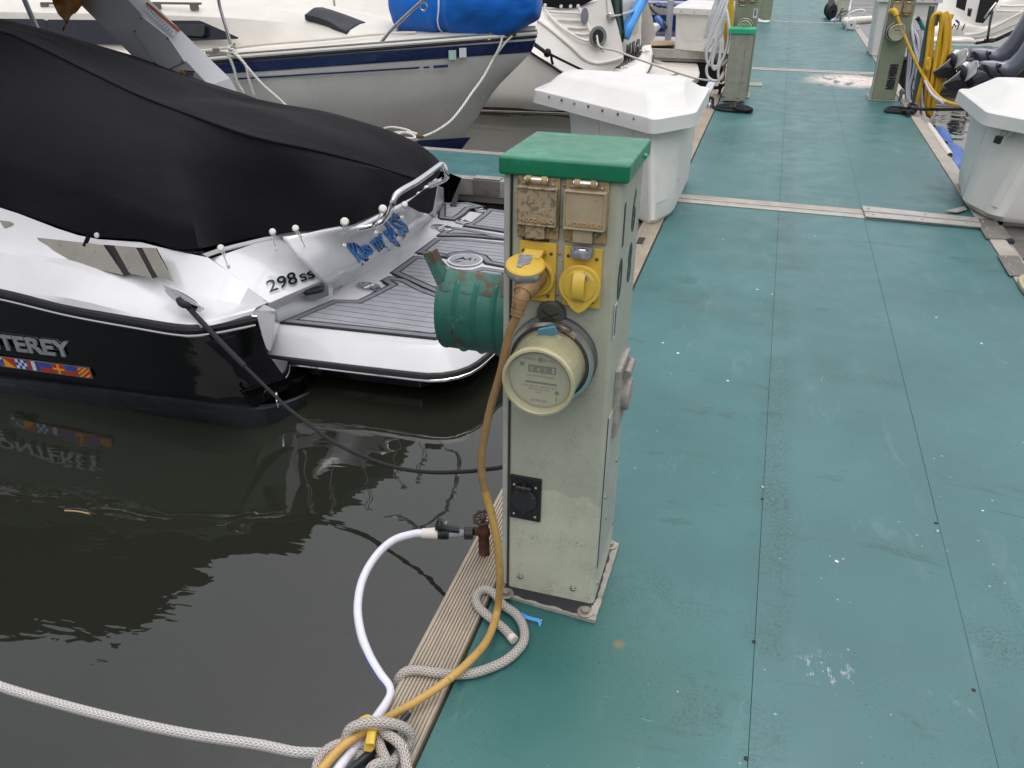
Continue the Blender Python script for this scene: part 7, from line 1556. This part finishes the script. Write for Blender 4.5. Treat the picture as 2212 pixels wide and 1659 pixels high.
pn_ = p16([(1290, 130), (1365, 140), (1330, 275), (1275, 258)], 'alu_dark', 'instrument_panel', 16.98); 
m = MB()
for k in range(5): m.tube([py_(*c16(1300-k*3, 160+k*22), 16.95), py_(*c16(1345-k*4, 166+k*22), 16.95)], .012, 4)
m.build('panel_slots', K['base_black'], pn_)
for a, b, y in ((1820, 2230, 95), (1760, 2230, 180)): 
    m = MB(); m.tube([py_(*c16(x, y+6*math.sin(x*.01)), 16.98) for x in (a, (a+b)/2, b)], .02, 8, 10); m.build('moulded_ridge', K['cruiser_white'], rc_)
m = MB(); m.tube([py_(*c16(x, y), 16.93) for x, y in ((1230, 560), (1500, 540), (1800, 400), (2100, 240), (2400, 90))], .022, 8, 30); m.build('moulded_ridge', K['cruiser_white'], rc_)
m = MB(); m.tube([py_(*c16(x, y), 16.86) for x, y in ((1420, 705), (1700, 655), (1960, 545), (2400, 330))], .025, 8, 30); m.build('rub_strip', K['rubber'], rc_)
m = MB(); m.tube([py_(*c16(1560, 300), 16.8), py_(*c16(1650, 170), 16.8), py_(*c16(1750, 45), 16.85)], .018, 8, 10); m.build('boarding_rail', K['steel'], rc_)
m = MB(); p = py_(*c16(1000, 490), 17.12); text('M I', m, .16, frame(p, (1, 0, 0), (0, 0, 1)), .004, shear=.2); m.build('stern_lettering', K['text_dark'], rc_)
m = MB(); m.poly3([py_(*c16(x, y), 16.9) for x, y in ((1100, 310), (1155, 360), (1130, 390), (1075, 340))], .06, .01); m.build('cushion', K['flag_blue'], rc_)
pq = pz(*c16(1650, 660), .02); ra = thing('cleat_rope', 'black rope wound round a cleat on the far right finger pier', 'rope', pq)
m = MB(); m.tube([py_(*c16(1690, 190), 16.8), py_(*c16(1650, 380), 16.6), py_(*c16(1615, 610), 16.35), pz(*c16(1590, 660), .05), pz(*c16(1650, 645), .08), pz(*c16(1740, 650), .06), pz(*c16(1680, 680), .04), pz(*c16(1570, 655), .06), pz(*c16(1650, 665), .09), pz(*c16(1750, 660), .05), py_(*c16(1880, 600), 16.7)], .02, 8, 90); m.build('rope', K['black_rope'], ra)
# ------------------------------------------------------------------ far left clutter: post, ramp, floats, small craft
pp_ = thing('pile_post', 'pale grey pipe post standing on the far finger pier', 'post', pz(*c14(478, 605), 0))
m = MB(); b = pz(*c14(478, 600), 0); t = py_(*c14(522, 8), b.y); m.lathe([(.055, 0), (.055, (t-b).length), (.05, (t-b).length+.004), (0, (t-b).length+.004)], 20, axis_frame(b, t-b)); m.box((0, 0, .006), (.2, .2, .012), .003, axis_frame(b, t-b)); m.build('pipe', K['float_grey'], pp_)
rm = MB(); rm.poly3([pz(*c14(x, y), .03) for x, y in ((230, 672), (560, 668), (578, 612), (430, 604), (200, 612))][::-1], .02, .004); tag(rm.build('ramp_board', K['brown_tan']), 'weathered tan board lying on the far finger pier', 'board')
rm = MB(); rm.prism([(-6, 15.3), (-.9, 15.3), (-.9, 17.4), (-6, 17.4)], -.42, -.12, .05, seg=3); tag(rm.build('float_platform', K['float_grey'], kind=None), 'flat pale grey drive-on float behind the far finger pier', 'float')
dg = thing('small_skiff', 'small white boat with a blunt bow resting on the grey float', 'boat', (-2.4, 16, -.1))
def c17(x, y): return (1316.7+.124*x, .124*y)
m = MB(); rows = []
for t, (xa, xb, ya) in enumerate(((450, 910, 400), (452, 880, 470), (470, 800, 560), (480, 700, 650))):
    z0 = (.30, .20, .05, -.11)[t]; rows.append([py_(*c17(xa, ya+30), 16.6), py_(*c17((xa+xb)/2, ya+60), 16.1), py_(*c17(xb-60, ya+45), 15.9), py_(*c17(xb, ya+20), 16.0), py_(*c17(xb-40, ya), 16.4), py_(*c17((xa+xb)/2, ya-5), 16.8)])
m.surf(rows, 40, 16); m.add(catmull(rows[0], 40), [tuple(range(40))]); m.build('hull', K['white_gel_old'], dg, solid=.02)
fp2 = struct('finger_pier'); m = MB(); m.box((-5.2, 24.2, -.12), (9.0, 1.0, .24), .02); m.build('deck', K['alu'], fp2); m = MB(); m.box((-5.2, 24.2, .03), (8.9, .8, .05), .01); m.build('deck_edge', K['float_grey'], fp2)
bb_ = thing('blue_boat', 'boat with a bright blue hull cover at the top edge, far left of the dock', 'boat', (-4, 27, 0))
m = MB(); rows = [[V((x, 27 - b, z)) for x, b, z in ((-9, .2, 1.2), (-7.5, .9, 1.0), (-4, 1.1, .9), (-1.6, 1.0, .9), (-1.2, .6, .9))], [V((x, 27 - b*1.05, z)) for x, b, z in ((-9, .2, .5), (-7.5, .9, .4), (-4, 1.1, .35), (-1.6, 1.0, .35), (-1.2, .6, .35))], [V((x, 27 - b*.8, -.5)) for x, b in ((-8.6, .2), (-7.5, .9), (-4, 1.1), (-1.6, 1.0), (-1.2, .6))]]
m.surf(rows, 30, 8); m.surf([[V((p.x, 54-p.y, p.z)) for p in r] for r in rows], 30, 8); m.surf([rows[0], [V((p.x, 27, p.z+.3)) for p in rows[0]], [V((p.x, 54-p.y, p.z)) for p in rows[0]]], 30, 8); m.build('cover', K['blue_canvas'], bb_)
hg2 = thing('blue_water_hose', 'dark blue hose tangled on the distant grey pier', 'hose', (-2.6, 24, .1))
random.seed(4); m = MB(); m.tube([pz(*c17(x, y), .1) for x, y in ((780, 80), (850, 60), (900, 95), (960, 120), (1000, 80), (940, 70), (880, 110), (820, 90), (860, 75), (1010, 90), (1100, 70), (1180, 85), (1090, 100), (960, 105), (900, 80))], .035, 8, 80); m.build('hose', K['navy'], hg2)
bf = thing('rope_float', 'blue cylindrical float on a black rope strung to the grey pipe post', 'float', py_(*c17(890, 380), 15.6))
a, b = py_(*c17(810, 300), 15.6), py_(*c17(975, 470), 15.4); m = MB(); m.lathe([(.02, 0), (.045, .015), (.05, .04), (.05, (b-a).length*.85), (.03, (b-a).length*.95), (.012, (b-a).length)], 14, axis_frame(a, b-a)); m.build('float', K['blue_fender'], bf)
m = MB(); m.tube([py_(*c17(630, 20), 15.9), py_(*c17(740, 170), 15.8), py_(*c17(870, 290), 15.6), py_(*c17(990, 480), 15.3)], .02, 8, 20); m.tube([py_(*c17(625, 30), 15.9), py_(*c17(700, 240), 15.7), py_(*c17(760, 365), 15.6)], .016, 8, 14); m.build('rope', K['black_rope'], bf)
# ------------------------------------------------------------------ far right: cart wheels, white pipe roller, cords
ct_ = thing('wheeled_cart', 'dark hand cart with two black wheels by the far right pedestal', 'cart', pz(*c15_(950, 440) if 0 else (1700.7+.0992*940, .0992*440), 0)) if 0 else thing('wheeled_cart', 'dark hand cart with two black wheels by the far right pedestal', 'cart', (1.02, 20.7, 0))
def c15(x, y): return (1700.7+.0992*x, .0992*y)
for (x, y), Y in (((905, 300), 21.3), ((945, 345), 20.7)):
    p = py_(*c15(x, y), Y); m = MB(); m.lathe([(.03, -.045), (.10, -.045), (.15, -.035), (.165, 0), (.15, .035), (.10, .045), (.03, .045), (.03, -.045)], 24, axis_frame(V((p.x, p.y, .165)), (.75, -.65, 0))); m.build('wheel', K['wheel_black'], ct_)
m = MB(); P = [py_(*c15(x, y), 20.9) for x, y in ((900, 60), (890, 120), (925, 240), (1040, 240), (1060, 60), (1000, -60), (910, -60))]; m.poly3(P, .3, .03); m.build('body', K['alu_dark'], ct_)
wp = thing('pipe_roller', 'white plastic pipe tee roller lying at the right edge of the far dock', 'pipe fitting', (1.3, 18.6, .1))
a = py_(*c15(1390, 480), 18.45); b = py_(*c15(1290, 370), 19.0)
m = MB(); m.lathe([(.085, 0), (.092, .02), (.092, .05), (.08, .06), (.08, .55), (.092, .57), (.092, .6), (0, .6)], 22, axis_frame(V((1.30, 18.45, .10)), (-.12, 1, 0))); m.add([], []); m.build('pipe', K['white_gel_old'], wp)
m = MB(); m.lathe([(.085, 0), (.085, .003), (0, .003)], 22, axis_frame(V((1.30, 18.445, .10)), (.12, -1, 0))); m.build('end_cap', K['white_gel'], wp)
m = MB(); m.lathe([(.018, 0), (.018, .006), (0, .006)], 12, axis_frame(V((1.30, 18.44, .10)), (.12, -1, 0))); m.build('cap_hole', K['base_black'], wp)
m = MB(); m.lathe([(.075, 0), (.075, .45), (.06, .46), (0, .46)], 20, axis_frame(V((1.27, 18.95, .12)), (.93, .35, .06))); m.build('branch_pipe', K['white_gel_old'], wp)
for y in (18.5, 18.95): m = MB(); m.box((1.29, y, .03), (.18, .06, .06), .01); m.build('foot', K['white_gel_old'], wp)
cc2 = thing('extension_lead', 'off-white cord looping from the far right pedestal to the deck', 'power cable', (1.2, 20, 0))
m = MB(); m.tube([py_(*c15(1400, -60), 20.5), py_(*c15(1360, 150), 20.4), py_(*c15(1340, 240), 20.3), pz(*c15(1180, 340), .08), pz(*c15(1040, 400), .02), pz(*c15(960, 450), .02), pz(*c15(1060, 435), .02), pz(*c15(1200, 432), .02)], .022, 8, 50); m.tube([py_(*c15(1330, 310), 19.6), py_(*c15(1450, 250), 19.6), py_(*c15(1580, 215), 19.6), py_(*c15(1670, 230), 19.6), py_(*c15(1680, 280), 19.6), py_(*c15(1640, 310), 19.6)], .022, 8, 30); m.build('cord', K['hose'], cc2)
bc2 = thing('extension_lead', 'thin black cord drooping from the outlet of the far right pedestal', 'power cable', (1.2, 20.6, .3))
m = MB(); m.tube([py_(*c15(1210, 180), 20.85), py_(*c15(1160, 260), 20.7), py_(*c15(1150, 350), 20.5), pz(*c15(1165, 440), .02)], .012, 6, 20); m.tube([py_(*c15(1330, 235), 20.6), py_(*c15(1200, 260), 20.6), py_(*c15(1110, 340), 20.6), py_(*c15(1080, 390), 20.5)], .012, 6, 20); m.build('cord', K['black_rope'], bc2)
lw = thing('extension_lead', 'white cord loop lying at the foot of the farther left pedestal', 'power cable', (-.5, 19.6, 0))
m = MB(); m.tube([py_(*c14(1795, -40), 19.9), py_(*c14(1790, 120), 19.85), py_(*c14(1765, 230), 19.8), pz(*c14(1790, 280), .05), pz(*c14(1860, 308), .02), pz(*c14(1945, 308), .02), pz(*c14(1900, 322), .02), pz(*c14(1800, 312), .02), pz(*c14(1755, 295), .03)], .022, 8, 60); m.build('cord', K['white_hose_plain'], lw)
# loose plate lying by the short post
lp_ = [pz(*c14(x, y), .006) for x, y in ((1640, 1195), (1850, 1190), (1848, 1250), (1660, 1240))]
m = MB(); m.poly3(lp_[::-1], .004, .001); tag(m.build('sealing_strip', K['post_olive']), 'small olive plate lying on the deck beside the short post', 'plate')

# a reed adrift on the water
a, b = pz(140, 1103, ZW+.004), pz(193, 1110, ZW+.004); m = MB(); m.tube([a, a.lerp(b, .5)+V((0, .004, .001)), b], .0035, 6, 8); tag(m.build('floating_reed', K['brown_tan']), 'thin tan reed floating on the dark water below the black hull', 'reed')

m = MB(); m.box((-.745, 10.75, -.19), (.11, 1.5, .34), .03); tag(m.build('dock_bumper', K['pad_white']), 'pale bumper fixed to the dock side below the hanging white hose', 'bumper')
